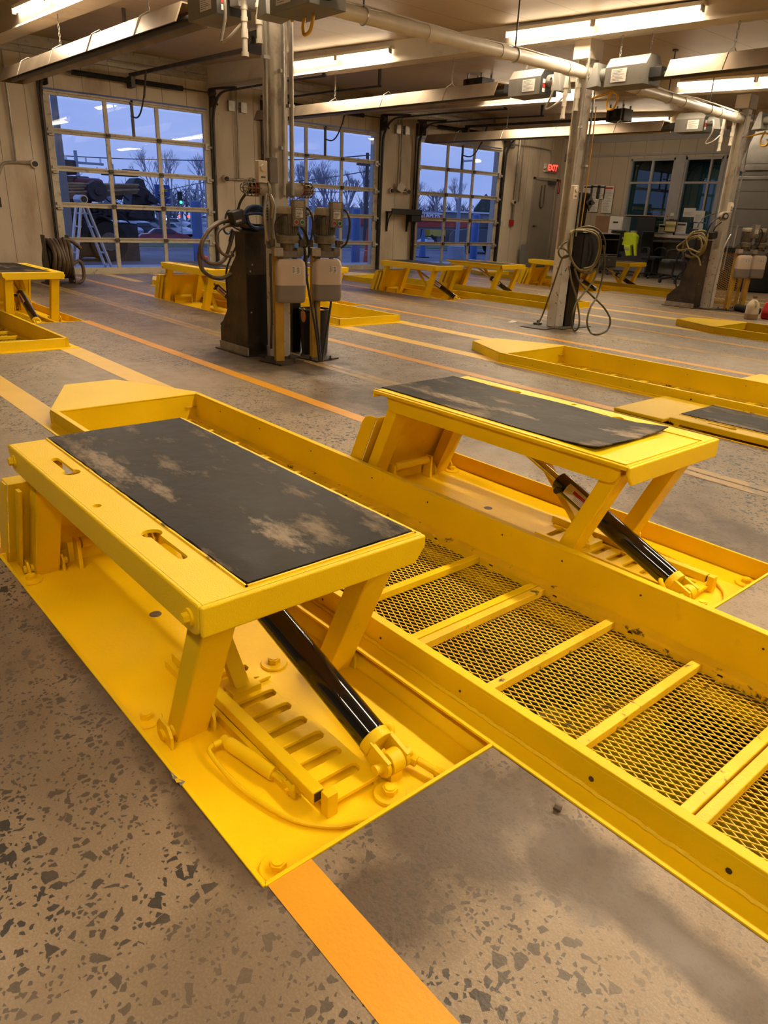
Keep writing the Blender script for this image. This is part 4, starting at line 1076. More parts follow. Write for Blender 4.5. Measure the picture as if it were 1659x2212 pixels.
# ------------------------------------------------------------------ steel columns
def column(name, x, y, w, d, label, chipped=True):
    zt = beam_z(x)-.02
    t = thing(name, (x, y, 0), label, 'column', 'steel columns down the middle of the bays')
    m = MB()
    for s in (-1, 1): m.box(x+s*d/2-.012, x+s*d/2+.012, y-w/2, y+w/2, 0, zt)
    m.box(x-d/2, x+d/2, y-.012, y+.012, 0, zt)
    m.build('column_shaft', 'column_paint', t, bevel=.003)
    m = MB(); m.box(x+d/2+.012, x+d/2+.016, y-w/2, y+w/2, .02, 1.25 if chipped else .5); m.box(x-d/2, x+d/2, y-w/2-.004, y-w/2, .02, 1.2)
    m.build('chipped_paint', 'column_chipped', t)
    MB().box(x-.2, x+.2, y-.2, y+.2, 0, .015).build('foot_plate', 'dark_steel', t, bevel=.004)
    MB().box(x-.14, x+.14, y-w/2-.06, y+w/2+.06, zt-.24, zt).build('cap_plate', 'wall_cream', t, bevel=.004)
    return t
def conduit_run(t, pts, r=.014, mat='conduit', clips=()):
    MB().tube(pts, r, 8, smooth=3).build('conduit', mat, t)
    for p in clips: MB().box(p[0]-.03, p[0]+.03, p[1]-.035, p[1]+.035, p[2]-.015, p[2]+.015).build('pipe_clip', 'galvanised', t)
c1 = column('steel_column', -7.33, 4.71, .20, .14, 'pale steel column behind the twin pumps, left of centre')
conduit_run(c1, [(-7.20, 4.52, 1.3), (-7.20, 4.52, 3.85)], .016, clips=[(-7.2, 4.52, 1.9), (-7.2, 4.52, 3.0)])
conduit_run(c1, [(-7.16, 4.70, 1.75), (-7.16, 4.70, 3.8)], .018, 'galvanised', [(-7.18, 4.70, 2.2), (-7.18, 4.70, 2.9)])
conduit_run(c1, [(-7.16, 4.80, 1.75), (-7.16, 4.80, 3.8)], .024, 'conduit', [(-7.18, 4.80, 2.6)])
c2 = column('steel_column', -7.44, 10.11, .20, .15, 'pale steel column with scraped paint beside the black box, right of centre')
conduit_run(c2, [(-7.3, 9.96, 2.15), (-7.3, 9.96, 3.85)], .014, 'galvanised', [(-7.3, 9.96, 2.9)])
conduit_run(c2, [(-7.32, 10.22, 1.4), (-7.32, 10.22, 3.85)], .014, 'galvanised', [(-7.32, 10.22, 2.4)])
MB().tube([(-7.31, 10.30, 1.5), (-7.31, 10.31, 2.3), (-7.31, 10.29, 3.2)], .008, 6, smooth=3).build('yellow_wire', 'gas_yellow', c2)
c3 = column('steel_column', -7.76, 15.82, .22, .16, 'leaning-looking cream column at the right, beside the brown hose cabinet')
conduit_run(c3, [(-7.63, 15.68, 2.1), (-7.63, 15.68, 3.9)], .014, 'galvanised', [(-7.63, 15.68, 3.3)])
conduit_run(c3, [(-7.63, 15.98, .8), (-7.63, 15.98, 3.9)], .014, 'galvanised', [(-7.63, 15.98, 2.7)])
conduit_run(c3, [(-7.62, 15.70, .05), (-7.62, 15.68, .5), (-7.6, 15.75, 1.2), (-7.6, 15.95, 1.5)], .016, 'conduit')

def wall_switch(loc, label, w=.11, h=.19, d=.07, dial=True, ry=0):
    x, y, z = loc
    t = thing('thermostat', loc, label, 'thermostat')
    MB().box(x-d/2, x+d/2, y-w/2, y+w/2, z-h/2, z+h/2).build('case', 'wall_cream', t, bevel=.008)
    if dial: MB().cyl((x+d/2, y, z+.035), (x+d/2+.02, y, z+.035), .035, 18).build('dial', 'wall_cream', t, bevel=.003)
    MB().box(x+d/2, x+d/2+.004, y-.025, y+.025, z-.06, z-.045).build('slot', 'dark_steel', t)
    return t
wall_switch((-7.16, 4.42, 1.96), 'cream thermostat box on the left column, above the caged lamps', h=.21)
wall_switch((-7.25, 9.93, 2.02), 'cream thermostat box on the middle column')
wall_switch((-7.56, 15.60, 2.0), 'cream thermostat box on the right-hand column')
single(MB().box(-7.22, -7.12, 4.50, 4.60, 1.86, 2.10), 'junction_box', 'box_grey', 'slim grey box on the left column beside the thermostat', 'junction box', bevel=.006)

# ------------------------------------------------------------------ caged warning lamps
def caged_lamp(base, d, label, mat='red_glass'):
    b = Vector(base); d = Vector(d).normalized()
    t = thing('caged_lamp', base, label, 'warning lamp', 'caged red warning lamps on the left column')
    MB().cyl(b-d*.02, b+d*.08, .070, 20).cyl(b-d*.05, b-d*.02, .085, 20).build('housing', 'lamp_body', t, bevel=.006)
    MB().cyl(b+d*.08, b+d*.11, .056, 18).build('red_ring', 'red_glass', t)
    MB().cyl(b+d*.11, b+d*.19, .050, 18).sphere(b+d*.19, .05, 14, 8).build('globe', 'lamp_glass', t)
    MB().cyl(b+d*.08, b+d*.17, .022, 12).build('inner_lens', mat, t)
    u = d.orthogonal().normalized(); w = d.cross(u)
    m = MB()
    for k in range(8):
        a = 2*math.pi*k/8; r = u*math.cos(a)+w*math.sin(a)
        m.tube([b+d*.06+r*.075, b+d*.19+r*.075, b+d*.245+r*.04], .0045, 5)
    for q, rr in ((.08, .075), (.12, .076), (.16, .076), (.20, .074), (.245, .04)):
        m.tube([b+d*q+(u*math.cos(2*math.pi*k/20)+w*math.sin(2*math.pi*k/20))*rr for k in range(20)], .0045, 5, closed=True)
    m.build('wire_cage', 'grimy_cap', t)
caged_lamp((-7.20, 4.47, 1.80), (-.12, -1, .0), 'caged red warning lamp pointing left from the left column')
caged_lamp((-7.24, 4.88, 1.81), (.05, 1, .0), 'caged red warning lamp pointing right from the left column')
t = thing('conduit_loop', (-7.12, 4.45, 1.5), 'grey flexible conduit looping down from the caged lamp behind the pumps', 'conduit')
MB().tube([(-7.100, 4.447, 1.754), (-7.100, 4.415, 1.610), (-7.100, 4.417, 1.475), (-7.150, 4.484, 1.290)], .020, 10, smooth=5).build('conduit_tube', 'conduit', t)
MB().tube([(-7.050, 4.449, 1.746), (-7.050, 4.487, 1.659), (-7.100, 4.504, 1.523)], .018, 10, smooth=5).build('conduit_tube', 'conduit', t)

# ------------------------------------------------------------------ hose cabinets
def cabinet(prof, y0, y1, label, front, side, oil=False, base_mat='galv_base'):
    t = thing('hose_cabinet', (prof[0][0], y0, 0), label, 'steel cabinet', 'steel hose cabinets')
    MB().prism(prof, 1, y0, y1).build('cabinet_body', side, t, bevel=.004, seg=1)
    xf = prof[-1][0] if prof[-1][0] > prof[0][0] else max(p[0] for p in prof)
    zt = max(p[1] for p in prof)
    MB().box(xf, xf+.006, y0+.01, y1-.01, .06, zt*.67).build('front_panel', front, t)
    MB().box(xf, xf+.008, y0, y1, zt*.67, zt*.69).build('panel_seam', side, t)
    xs = [p[0] for p in prof if p[1] > zt-.05]
    m = MB(); m.add([(min(xs)-.03, y0-.02, zt+.06), (max(xs)+.03, y0-.02, zt), (max(xs)+.03, y1+.02, zt), (min(xs)-.03, y1+.02, zt+.06),
                     (min(xs)-.03, y0-.02, zt+.045), (max(xs)+.03, y0-.02, zt-.015), (max(xs)+.03, y1+.02, zt-.015), (min(xs)-.03, y1+.02, zt+.045)],
                    [(0, 1, 2, 3), (7, 6, 5, 4), (0, 4, 5, 1), (1, 5, 6, 2), (2, 6, 7, 3), (3, 7, 4, 0)]); m.build('lid', side, t)
    m = MB(); m.box(prof[0][0]-.01, xf+.012, y0-.012, y0+.0, .0, .10); m.build('base_strip', base_mat, t)
    MB().box(prof[0][0]-.06, xf+.03, y0-.05, y0+.1, 0, .012).build('foot_plate', 'grimy_brown', t)
    m = MB()
    for z in (.5, .95, 1.02): m.cyl((xf+.004, y0+.05+.03*(z > 1), z), (xf+.012, y0+.05+.03*(z > 1), z), .010, 8)
    m.build('rivet', 'galv_base', t)
    return t
cabinet([(-8.14, 0), (-8.14, .26), (-7.93, .52), (-7.93, .88), (-7.72, 1.10), (-7.72, 1.36), (-7.50, 1.36), (-7.50, 0)], 4.40, 4.72,
        'grimy brown steel hose cabinet left of the twin pumps, oily black front', 'oily_black', 'grimy_brown')
cabinet([(-8.50, 0), (-8.50, .22), (-8.26, .45), (-8.20, .85), (-8.06, 1.10), (-8.04, 1.36), (-7.86, 1.36), (-7.86, 0)], 15.45, 16.0,
        'brown steel hose cabinet with stepped foot beside the right-hand column', 'grimy_brown', 'grimy_brown')

def hose(name, pts, r, mat, label, cat='hose', group=None, smooth=8, n=10, closed=False):
    return single(MB().tube(pts, r, n, smooth=smooth, closed=closed), name, mat, label, cat, group)
# black delivery hoses looping left of the cabinet
t = thing('hose_loops', (-7.400, 4.006, 1.180), 'big loops of grimy black hose hanging left of the brown cabinet', 'hose')
X_ = -7.42
MB().tube([(-7.500, 4.440, 1.415), (-7.420, 4.197, 1.468), (-7.380, 3.982, 1.437), (-7.350, 3.824, 1.296), (-7.350, 3.768, 1.146), (-7.350, 3.785, 0.999), (-7.380, 3.899, 0.916), (-7.420, 4.046, 0.890), (-7.500, 4.206, 0.924)], .022, 10, smooth=8).build('hose_outer', 'hose_brown', t)
MB().tube([(-7.460, 4.388, 1.434), (-7.400, 4.158, 1.477), (-7.340, 3.932, 1.411), (-7.320, 3.797, 1.275), (-7.320, 3.779, 1.148), (-7.320, 3.838, 1.066), (-7.320, 3.944, 1.046), (-7.340, 4.051, 1.091), (-7.360, 4.123, 1.206), (-7.400, 4.190, 1.321)], .020, 10, smooth=8).build('hose_middle', 'hose_brown', t)
MB().tube([(-7.360, 4.244, 1.430), (-7.300, 4.072, 1.424), (-7.280, 3.961, 1.369), (-7.280, 3.934, 1.269), (-7.280, 3.983, 1.164), (-7.280, 4.058, 1.127), (-7.280, 4.119, 1.132), (-7.250, 4.087, 1.166)], .016, 10, smooth=8).build('hose_inner', 'hose_brown', t)
MB().cyl((-7.300, 4.147, 1.380), (-7.300, 4.108, 1.265), .024, 12).build('nozzle_grip', 'matt_black', t, bevel=.004)
MB().cyl((-7.300, 4.103, 1.260), (-7.300, 4.065, 1.149), .015, 10, r2=.008).build('nozzle', 'grimy_brown', t)
t = thing('cable_connector', (-7.300, 4.185, 1.508), 'chunky black plug hanging on its cable above the hose loops', 'plug')
p = Vector((-7.300, 4.191, 1.508)); MB().obox(p, (.12, .15, .15), Matrix.Rotation(.25, 3, 'X')).build('plug_body', 'matt_black', t, bevel=.02, seg=3)
MB().obox(p+Vector((.062, -.01, -.03)), (.004, .07, .02), Matrix.Rotation(.25, 3, 'X')).build('plate', 'galv_base', t)
MB().tube([p+Vector((0, 0, .06)), (-7.300, 4.211, 1.590), (-7.280, 4.235, 1.668), (-7.220, 4.258, 1.736)], .014, 8, smooth=5).build('cable', 'hose_black', t)
# blue air hose coil
t = thing('hose_coil', (-7.600, 4.619, 1.439), 'tangled blue air hose coiled on top of the left hose cabinet', 'hose')
rr = random.Random(11); m = MB(); pts = []
cx_, cy_, cz_ = (-7.550, 4.578, 1.493)
for k in range(150):
    a = k*.36; ra = .16+.05*math.sin(k*.17)+rr.uniform(-.012, .012)
    pts.append((cx_+.07*math.sin(a*.5+k*.02), cy_+ra*math.cos(a), max(1.40, cz_+.105*math.sin(a)*(1+.3*math.sin(k*.11))+.02*math.sin(k*.3))))
m.tube(pts[::2], .014, 8, smooth=3); m.build('hose_coil_tube', 'hose_blue', t)
MB().tube([(-7.400, 4.299, 1.509), (-7.500, 4.219, 1.573), (-7.600, 4.220, 1.477), (-7.600, 4.203, 1.374), (-7.600, 4.247, 1.337), (-7.600, 4.306, 1.385)], .011, 8, smooth=6).build('hose_tail', 'hose_blue', t)
hose('hose', [(-7.750, 4.431, 1.357), (-7.800, 4.478, 1.233), (-7.950, 4.460, 1.048), (-8.000, 4.432, 0.891), (-8.050, 4.463, 0.569), (-8.100, 4.483, 0.400), (-8.200, 4.445, 0.280), (-8.150, 4.463, 0.313), (-8.050, 4.483, 0.450)], .012, 'hose_black', 'thin dark hose running down the left side of the brown cabinet')

# ------------------------------------------------------------------ twin pump units
def pump(x, y, rot, label, group, lean=0):
    c, s_ = math.cos(rot), math.sin(rot)
    def L(a, b, z): return (x+a*c-b*s_, y+a*s_+b*c, z)
    R = Matrix.Rotation(rot, 3, 'Z')
    t = thing('hydraulic_pump_unit', (x, y, 0), label, 'hydraulic pump', group)
    def bx(name, ctr, size, mat, bevel=.004, par=None):
        m = MB(); m.obox(L(*ctr), size, R); return m.build(name, mat, par or t, bevel=bevel)
    m = MB(); m.obox(L(0, 0, .62), (.09, .10, 1.22), R); m.build('post', 'post_yellow', t, bevel=.006)
    m = MB(); m.obox(L(.02, .02, .008), (.36, .36, .014), Matrix.Rotation(rot+.5, 3, 'Z')); pl = m.build('foot_plate', 'grimy_brown', t)
    for a, b in ((-.12, -.12), (.14, -.10), (-.10, .15), (.15, .14)):
        MB().cyl(L(a, b, .01), L(a, b, .05), .010, 6).cyl(L(a, b, .01), L(a, b, .028), .020, 6).build('anchor_bolt', 'grimy_brown', t)
    # tank
    def tank(z0, z1, name, mat, top=0):
        prof = []
        w, d, r = .163, .10, .045
        loop = []
        for sx_, sy_, a0 in ((1, 1, 0), (-1, 1, 90), (-1, -1, 180), (1, -1, 270)):
            for k in range(5):
                a = math.radians(a0+22.5*k); loop.append((sx_*(d-r)+r*math.cos(a), sy_*(w-r)+r*math.sin(a)))
        lv = [(.90, z0), (.98, z0+.015), (1.0, z0+.05), (1.0, z1-.06), (.97, z1-.03), (.80, z1)] if name == 'all' else None
        vs = []; fs = []; n = len(loop)
        if name == 'tank_bottom': lv = [(.86, z0), (.96, z0+.012), (1, z0+.05), (1, z1)]
        else: lv = [(1, z0), (1, z1-.07), (.95, z1-.03), (.78, z1)]
        for sc_, z in lv:
            for a, b in loop: vs.append(L(.045+a*sc_, .115+b*sc_, z))
        for i in range(len(lv)-1):
            for k in range(n): fs.append((i*n+k, i*n+(k+1) % n, (i+1)*n+(k+1) % n, (i+1)*n+k))
        fs += [tuple(range(n)), tuple((len(lv)-1)*n+k for k in range(n))]
        return MB().add(vs, fs).build(name, mat, t)
    tank(.66, .845, 'tank_bottom', 'tank_fluid'); tk = tank(.845, 1.115, 'tank_shell', 'tank_plastic')
    m = MB(); m.cyl(L(.08, .16, 1.10), L(.085, .165, 1.125), .028, 16); m.build('filler_cap', 'grimy_cap', tk, bevel=.004)
    lab = MB()
    for b0, b1, z0, z1, i in ((.115, .155, .97, 1.045, 0), (.165, .21, .965, 1.04, 0)):
        P_ = lambda u, w: L(.1465, u, w)
        lab.quad(P_(b0, z0), P_(b1, z0), P_(b1, z1), P_(b0, z1), mi=0)
        sub = MB(); lines(sub, b0+.004, b1-.004, z0+.004, z1-.004, 6, lambda u, w: L(.1475, u, w), .45, 3)
        lab.add(sub.v, sub.f, 1)
    lab.build('tank_labels', ['white_paper', 'print_ink'], tk, smooth=False, recalc=False)
    # pump block and valves
    bx('manifold', (.04, .10, 1.165), (.13, .28, .075), 'motor_grey', .01)
    bx('valve_block', (.05, -.02, 1.185), (.12, .10, .085), 'lamp_body', .006)
    bx('valve_block', (.05, .22, 1.19), (.12, .07, .085), 'motor_grey', .006)
    m = MB(); m.cyl(L(.11, .11, 1.165), L(.112, .11, 1.165), .001, 6); m.cyl(L(.03, .10, 1.20), L(.03, .10, 1.29), .075, 12); m.cyl(L(.03, .05, 1.2), L(.03, .05, 1.28), .03, 8); m.build('coupling', 'grimy_cap', t)
    m = MB(); m.lathe([(.095, 1.27), (.118, 1.275), (.118, 1.30), (.125, 1.31), (.125, 1.35), (.11, 1.36)], L(.03, .10, 0), 28); m.build('motor_flange', 'motor_grey', t)
    m = MB(); m.lathe([(.09, 1.35), (.098, 1.36), (.098, 1.57), (.09, 1.58)], L(.03, .10, 0), 28)
    o_ = Vector(L(.03, .10, 0))
    for k in range(30):
        a = 2*math.pi*k/30; d = Vector((math.cos(a), math.sin(a), 0)); m.bar(o_+d*.108+Vector((0, 0, 1.37)), o_+d*.108+Vector((0, 0, 1.565)), .004, .024, up=d)
    m.build('motor_fins', 'motor_grey', t)
    m = MB(); m.lathe([(.112, 1.565), (.115, 1.57), (.115, 1.625), (.105, 1.64), (.02, 1.645)], L(.03, .10, 0), 28); m.build('fan_cover', 'lamp_body', t)
    cb = bx('control_box', (.145, .185, 1.575), (.085, .145, .26), 'box_grey', .008)
    bx('terminal_box', (.10, .12, 1.55), (.08, .10, .16), 'box_grey', .006)
    F = .1885
    m = MB(); P_ = lambda u, w, e=0: L(F+e, u, w)
    m.quad(P_(.135, 1.635), P_(.235, 1.635), P_(.235, 1.695), P_(.135, 1.695), mi=0); m.quad(P_(.145, 1.535), P_(.225, 1.535), P_(.225, 1.628), P_(.145, 1.628), mi=1)
    sub = MB(); lines(sub, .14, .23, 1.64, 1.69, 4, lambda u, w: L(F+.001, u, w), .3, 5); m.add(sub.v, sub.f, 0)
    sub = MB(); lines(sub, .152, .218, 1.540, 1.595, 5, lambda u, w: L(F+.001, u, w), .4, 6); m.add(sub.v, sub.f, 2)
    m.build('notice_label', ['galv_base', 'white_paper', 'print_ink'], cb, smooth=False, recalc=False)
    text('NOTICE', .021, 'lettering', 'print_ink', cb, L(F+.001, .185, 1.611), rx=(-s_, c, 0), ry=(0, 0, 1), depth=.0004, bold=.0006)
    for b, mt, nm in ((.150, 'red_button', 'stop_button'), (.215, 'green_button', 'start_button')):
        MB().cyl(L(F, b, 1.49), L(F+.012, b, 1.49), .026, 18).build('button_ring', 'galvanised', cb)
        MB().cyl(L(F+.01, b, 1.49), L(F+.018, b, 1.49), .018, 16).build(nm, mt, cb)
    for b, m_ in ((-.075, 'red_paint'), (.245, 'red_paint')): bx('solenoid', (.06, b, 1.275), (.05, .05, .075), 'hose_brown', .008)
    MB().tube([L(.16, .26, 1.63), L(.17, .31, 1.60), L(.16, .345, 1.48), L(.12, .33, 1.30), L(.09, .27, 1.23)], .012, 8, smooth=6).build('motor_cable', 'hose_black', t)
    MB().tube([L(.12, .11, 1.54), L(.14, .05, 1.555), L(.14, -.03, 1.53), L(.12, -.06, 1.45), L(.08, -.04, 1.34)], .007, 8, smooth=6).build('signal_cable', 'hose_black', t)
    m = MB(); m.box(x-.10, x-.07, y-.10, y-.06, 1.25, 1.68); m.build('perforated_strut', 'galvanised', t)
    for k in range(6): MB().cyl((x-.069, y-.08, 1.50+k*.028), (x-.067, y-.08, 1.50+k*.028), .009, 8).build('strut_hole', 'matt_black', t)
    return t
pump(-7.08, 4.555, -.30, 'left hydraulic pump with white tank on a yellow post, control box marked NOTICE', 'twin pump units by the left column')
pump(-7.06, 5.035, -.30, 'right hydraulic pump of the twin pair, white tank in front of the black bin', 'twin pump units by the left column')
hose('hose', [(-7.050, 4.441, 1.164), (-7.020, 4.423, 0.921), (-7.020, 4.426, 0.533), (-7.050, 4.432, 0.253), (-7.080, 4.449, 0.160)], .014, 'hose_black', 'black hose dropping straight down left of the left yellow post')
single(MB().cyl((-7.388, 4.640, 0.000), Vector((-7.388, 4.640, 0.000))+Vector((0, 0, .13)), .05, 20), 'pipe_sleeve', 'galvanised', 'short grey pipe sleeve in the floor left of the yellow post', 'pipe sleeve')
for q, (a, lb) in enumerate((([(-6.950, 4.839, 1.151), (-6.930, 4.831, 0.921), (-6.900, 4.867, 0.626), (-6.860, 4.909, 0.323), (-6.836, 4.939, 0.000)], 'black hose slanting from the right pump to the floor hole, leftmost of three'),
              ([(-7.000, 4.988, 0.660), (-6.950, 4.986, 0.410), (-6.900, 4.984, 0.208), (-6.828, 4.953, 0.000)], 'thin black hose behind the right yellow post, middle of three at the floor hole'),
              ([(-7.000, 5.224, 0.677), (-6.950, 5.150, 0.453), (-6.900, 5.063, 0.202), (-6.821, 4.968, 0.000)], 'black hose slanting left down to the floor hole, rightmost of three'))):
    hose('hose', a, .013, 'hose_black', lb)
hose('hose', [(-7.000, 4.730, 1.416), (-7.000, 4.813, 1.300), (-7.000, 4.856, 1.157), (-7.000, 4.812, 0.964), (-7.020, 4.782, 0.855), (-7.050, 4.834, 0.911)], .016, 'hose_black', 'black hose bundle curling between the two pumps')
hose('hose', [(-7.030, 4.852, 1.180), (-7.050, 4.921, 1.125), (-7.050, 4.946, 1.203), (-7.050, 4.897, 1.370), (-7.000, 4.754, 1.486)], .014, 'hose_black', 'second black hose loop between the two pumps')
single(MB().box(-7.56, -7.50, 5.02, 5.14, 0, 1.0), 'steel_post', 'oily_black', 'short black steel post behind the left pump unit', 'post', bevel=.005)
# bin
bx_, by_ = -7.33, 5.22
t = thing('waste_bin', (bx_, by_, 0), 'round black rubbish bin behind the right pump post', 'bin')
MB().lathe([(.145, 0), (.155, .01), (.185, .50), (.192, .51), (.192, .53), (.176, .53), (.172, .50), (.148, .03), (.001, .03)], (bx_, by_, 0), 36).build('bin_shell', 'bin_black', t)
m = MB(); m.sphere((bx_+.02, by_-.17, .46), .045, 10, 8, (1, .7, 1.9)); m.build('rag', 'orange_rag', t)
m = MB(); m.sphere((bx_, by_+.05, .50), .06, 10, 8, (1, 1.6, .4)); m.build('rag', 'orange_rag', t)

# ------------------------------------------------------------------ middle column group
px0, py0 = -7.42, 10.42
single(MB().prism([(10.28, 0), (10.54, 0), (10.54, 1.0), (10.28, 1.0)], 0, -7.52, -7.36), 'steel_post', 'oily_black', 'black box-section post right of the middle column', 'post', bevel=.008)
t = thing('mounting_plate', (-7.5, 10.3, 0), 'thin steel foot plate under the middle column posts', 'plate')
MB().box(-7.65, -7.15, 9.95, 10.72, 0, .012).build('plate_body', 'grimy_brown', t)
t = thing('tool_console', (-7.4, 10.75, .92), 'black sheet-metal box with a drawer on the post of the middle column', 'cabinet')
x0, x1, y0, y1, z0, z1 = -7.62, -7.16, 10.22, 11.20, .93, 1.46
m = MB(); m.box(x0, x1, y0, y1, z1-.02, z1).box(x0, x1, y0, y0+.015, z0, z1).box(x0, x1, y1-.015, y1, z0, z1).box(x0, x0+.015, y0, y1, z0, z1).box(x0, x1, y0, y1, z0, z0+.015).box(x0, x1, y0, y1, z0+.20, z0+.215)
m.box(x1-.015, x1, y0, y0+.44, z0, z1); m.build('cabinet_body', 'matt_black', t, bevel=.004)
MB().box(x1-.01, x1+.005, y0+.45, y1-.02, z0+.02, z0+.19).build('drawer', 'matt_black', t, bevel=.006)
MB().cyl((x1, y0+.72, z0+.13), (x1+.03, y0+.72, z0+.13), .010, 8).build('knob', 'galvanised', t)
MB().box(x1-.03, x1, y0+.45, y1-.02, z1-.10, z1-.085).build('shelf_lip', 'dark_steel', t)
t = thing('tall_bracket', (-7.5, 10.45, 1.46), 'tall black steel bracket with star-shaped plate above the black box', 'bracket')
m = MB(); m.add([(-7.56, 10.28, 1.46), (-7.40, 10.28, 1.46), (-7.40, 10.52, 1.46), (-7.56, 10.52, 1.46), (-7.56, 10.30, 2.04), (-7.40, 10.30, 2.04), (-7.40, 10.56, 2.04), (-7.56, 10.56, 2.04)], [(0, 3, 2, 1), (4, 5, 6, 7), (0, 1, 5, 4), (1, 2, 6, 5), (2, 3, 7, 6), (3, 0, 4, 7)]); m.build('upright', 'oily_black', t, bevel=.008)
star = []
for k in range(12):
    a = 2*math.pi*k/12; r = .13 if k % 3 == 0 else .075; star.append((10.55+r*math.cos(a), 1.90+r*math.sin(a)))
MB().prism(star, 0, -7.39, -7.365).build('star_plate', 'dark_steel', t, bevel=.006)
MB().cyl((-7.37, 10.55, 1.90), (-7.33, 10.55, 1.90), .035, 16).cyl((-7.37, 10.63, 1.9), (-7.35, 10.63, 1.9), .012, 8).build('hub', 'matt_black', t)
t = thing('hose_coil', (-7.1, 10.7, 1.1), 'olive hose coiled over the black box, two loops trailing to the floor', 'hose')
XH = -7.1
def ringpts(cu, cv, ru, rv, x, n=26, a0=0, turns=1.0, du=0, tilt=0):
    return [(cu, cv, ru, rv)]
coil = [[(-7.100, 9.798, 1.178), (-7.100, 9.746, 1.310), (-7.100, 9.829, 1.455), (-7.100, 10.045, 1.538), (-7.100, 10.309, 1.543), (-7.100, 10.553, 1.466), (-7.100, 10.707, 1.317), (-7.100, 10.711, 1.108), (-7.100, 10.590, 0.933), (-7.100, 10.292, 0.867), (-7.100, 10.015, 0.954)],
        [(-7.070, 9.748, 1.475), (-7.070, 10.034, 1.506), (-7.070, 10.342, 1.485), (-7.070, 10.505, 1.385), (-7.070, 10.562, 1.214), (-7.070, 10.489, 1.006), (-7.070, 10.276, 0.911), (-7.070, 10.024, 0.942), (-7.070, 9.795, 1.113), (-7.070, 9.755, 1.344)],
        [(-7.050, 9.797, 1.496), (-7.050, 10.082, 1.488), (-7.050, 10.363, 1.432), (-7.050, 10.476, 1.284), (-7.050, 10.451, 1.091), (-7.050, 10.356, 0.974), (-7.050, 10.142, 0.942)]]
MB().tube(coil[0], .016, 10, smooth=8, closed=True).build('hose_loop', 'hose_olive', t)
MB().tube(coil[1], .016, 10, smooth=8, closed=True).build('hose_loop', 'hose_ochre', t)
MB().tube(coil[2], .015, 10, smooth=8).build('hose_loop', 'hose_ochre', t)
MB().tube([(-7.050, 10.590, 1.285), (-7.030, 10.672, 1.008), (-7.000, 10.615, 0.764), (-6.900, 10.401, 0.531), (-6.800, 10.107, 0.377), (-6.750, 9.999, 0.177), (-6.721, 10.082, 0.020), (-6.518, 9.972, 0.020), (-6.746, 10.591, 0.020), (-6.750, 10.632, 0.178), (-6.850, 10.566, 0.351), (-6.950, 10.348, 0.527), (-7.000, 10.165, 0.655), (-7.050, 10.061, 0.771), (-7.080, 9.954, 0.942)], .0145, 10, smooth=8).build('hose_tail', 'hose_olive', t)
MB().tube([(-7.030, 10.526, 1.079), (-7.000, 10.414, 0.803), (-6.950, 10.109, 0.592), (-6.900, 9.867, 0.446), (-6.900, 9.807, 0.239), (-7.114, 10.145, 0.050), (-6.931, 9.972, 0.020), (-6.850, 9.940, 0.097), (-6.880, 9.953, 0.269), (-6.950, 9.902, 0.543), (-7.000, 9.798, 0.782), (-7.050, 9.763, 0.981)], .0145, 10, smooth=8).build('hose_tail', 'hose_olive', t)
hose('hose', [(-7.622, 9.904, 0.020), (-7.600, 9.977, 0.182), (-7.450, 9.925, 0.563), (-7.300, 9.837, 0.893), (-7.200, 9.788, 1.098), (-7.150, 9.902, 1.128)], .013, 'hose_olive', 'taut olive hose running from the floor plate up to the middle column')
hose('hose', [(-7.150, 9.807, 1.341), (-7.200, 9.704, 1.271), (-7.200, 9.657, 1.172), (-7.200, 9.766, 1.091), (-7.150, 9.878, 1.128), (-7.150, 9.767, 1.208), (-7.220, 9.715, 1.237)], .013, 'hose_olive', 'olive hose knotted round the middle column left of the black box')
t = thing('floor_plate', (-7.85, 9.9, 0), 'thin square steel plate on the floor left of the middle column', 'plate')
MB().add([(-7.775, 9.656, 0.000), (-7.312, 9.704, -0.000), (-7.429, 10.285, 0.000), (-7.910, 10.258, 0.000), (-7.717, 9.583, 0.012), (-7.257, 9.631, 0.012), (-7.374, 10.207, 0.012), (-7.851, 10.181, 0.012)], [(0, 3, 2, 1), (4, 5, 6, 7), (0, 1, 5, 4), (1, 2, 6, 5), (2, 3, 7, 6), (3, 0, 4, 7)]).build('plate_body', 'grimy_brown', t)
p = (-7.698, 10.000, 0.012)
MB().box(p[0]-.05, p[0]+.05, p[1]-.05, p[1]+.05, p[2], p[2]+.03).cyl((p[0], p[1], p[2]+.02), (p[0], p[1], p[2]+.07), .018, 8).build('hose_anchor', 'dark_steel', t)
p = Vector((-8.105, 9.824, 0.000)); m = MB()
m.add([p+Vector((-.07, -.03, .002)), p+Vector((.05, -.06, .002)), p+Vector((.07, .05, .025)), p+Vector((-.03, .06, .03)), p+Vector((0, 0, .022))], [(0, 1, 4), (1, 2, 4), (2, 3, 4), (3, 0, 4)])
so = m.build('paper_scrap', 'white_paper', recalc=False); tag(so, 'crumpled scrap of paper on the floor left of the floor plate', 'paper'); sm = so.modifiers.new('thick', 'SOLIDIFY'); sm.thickness = .003

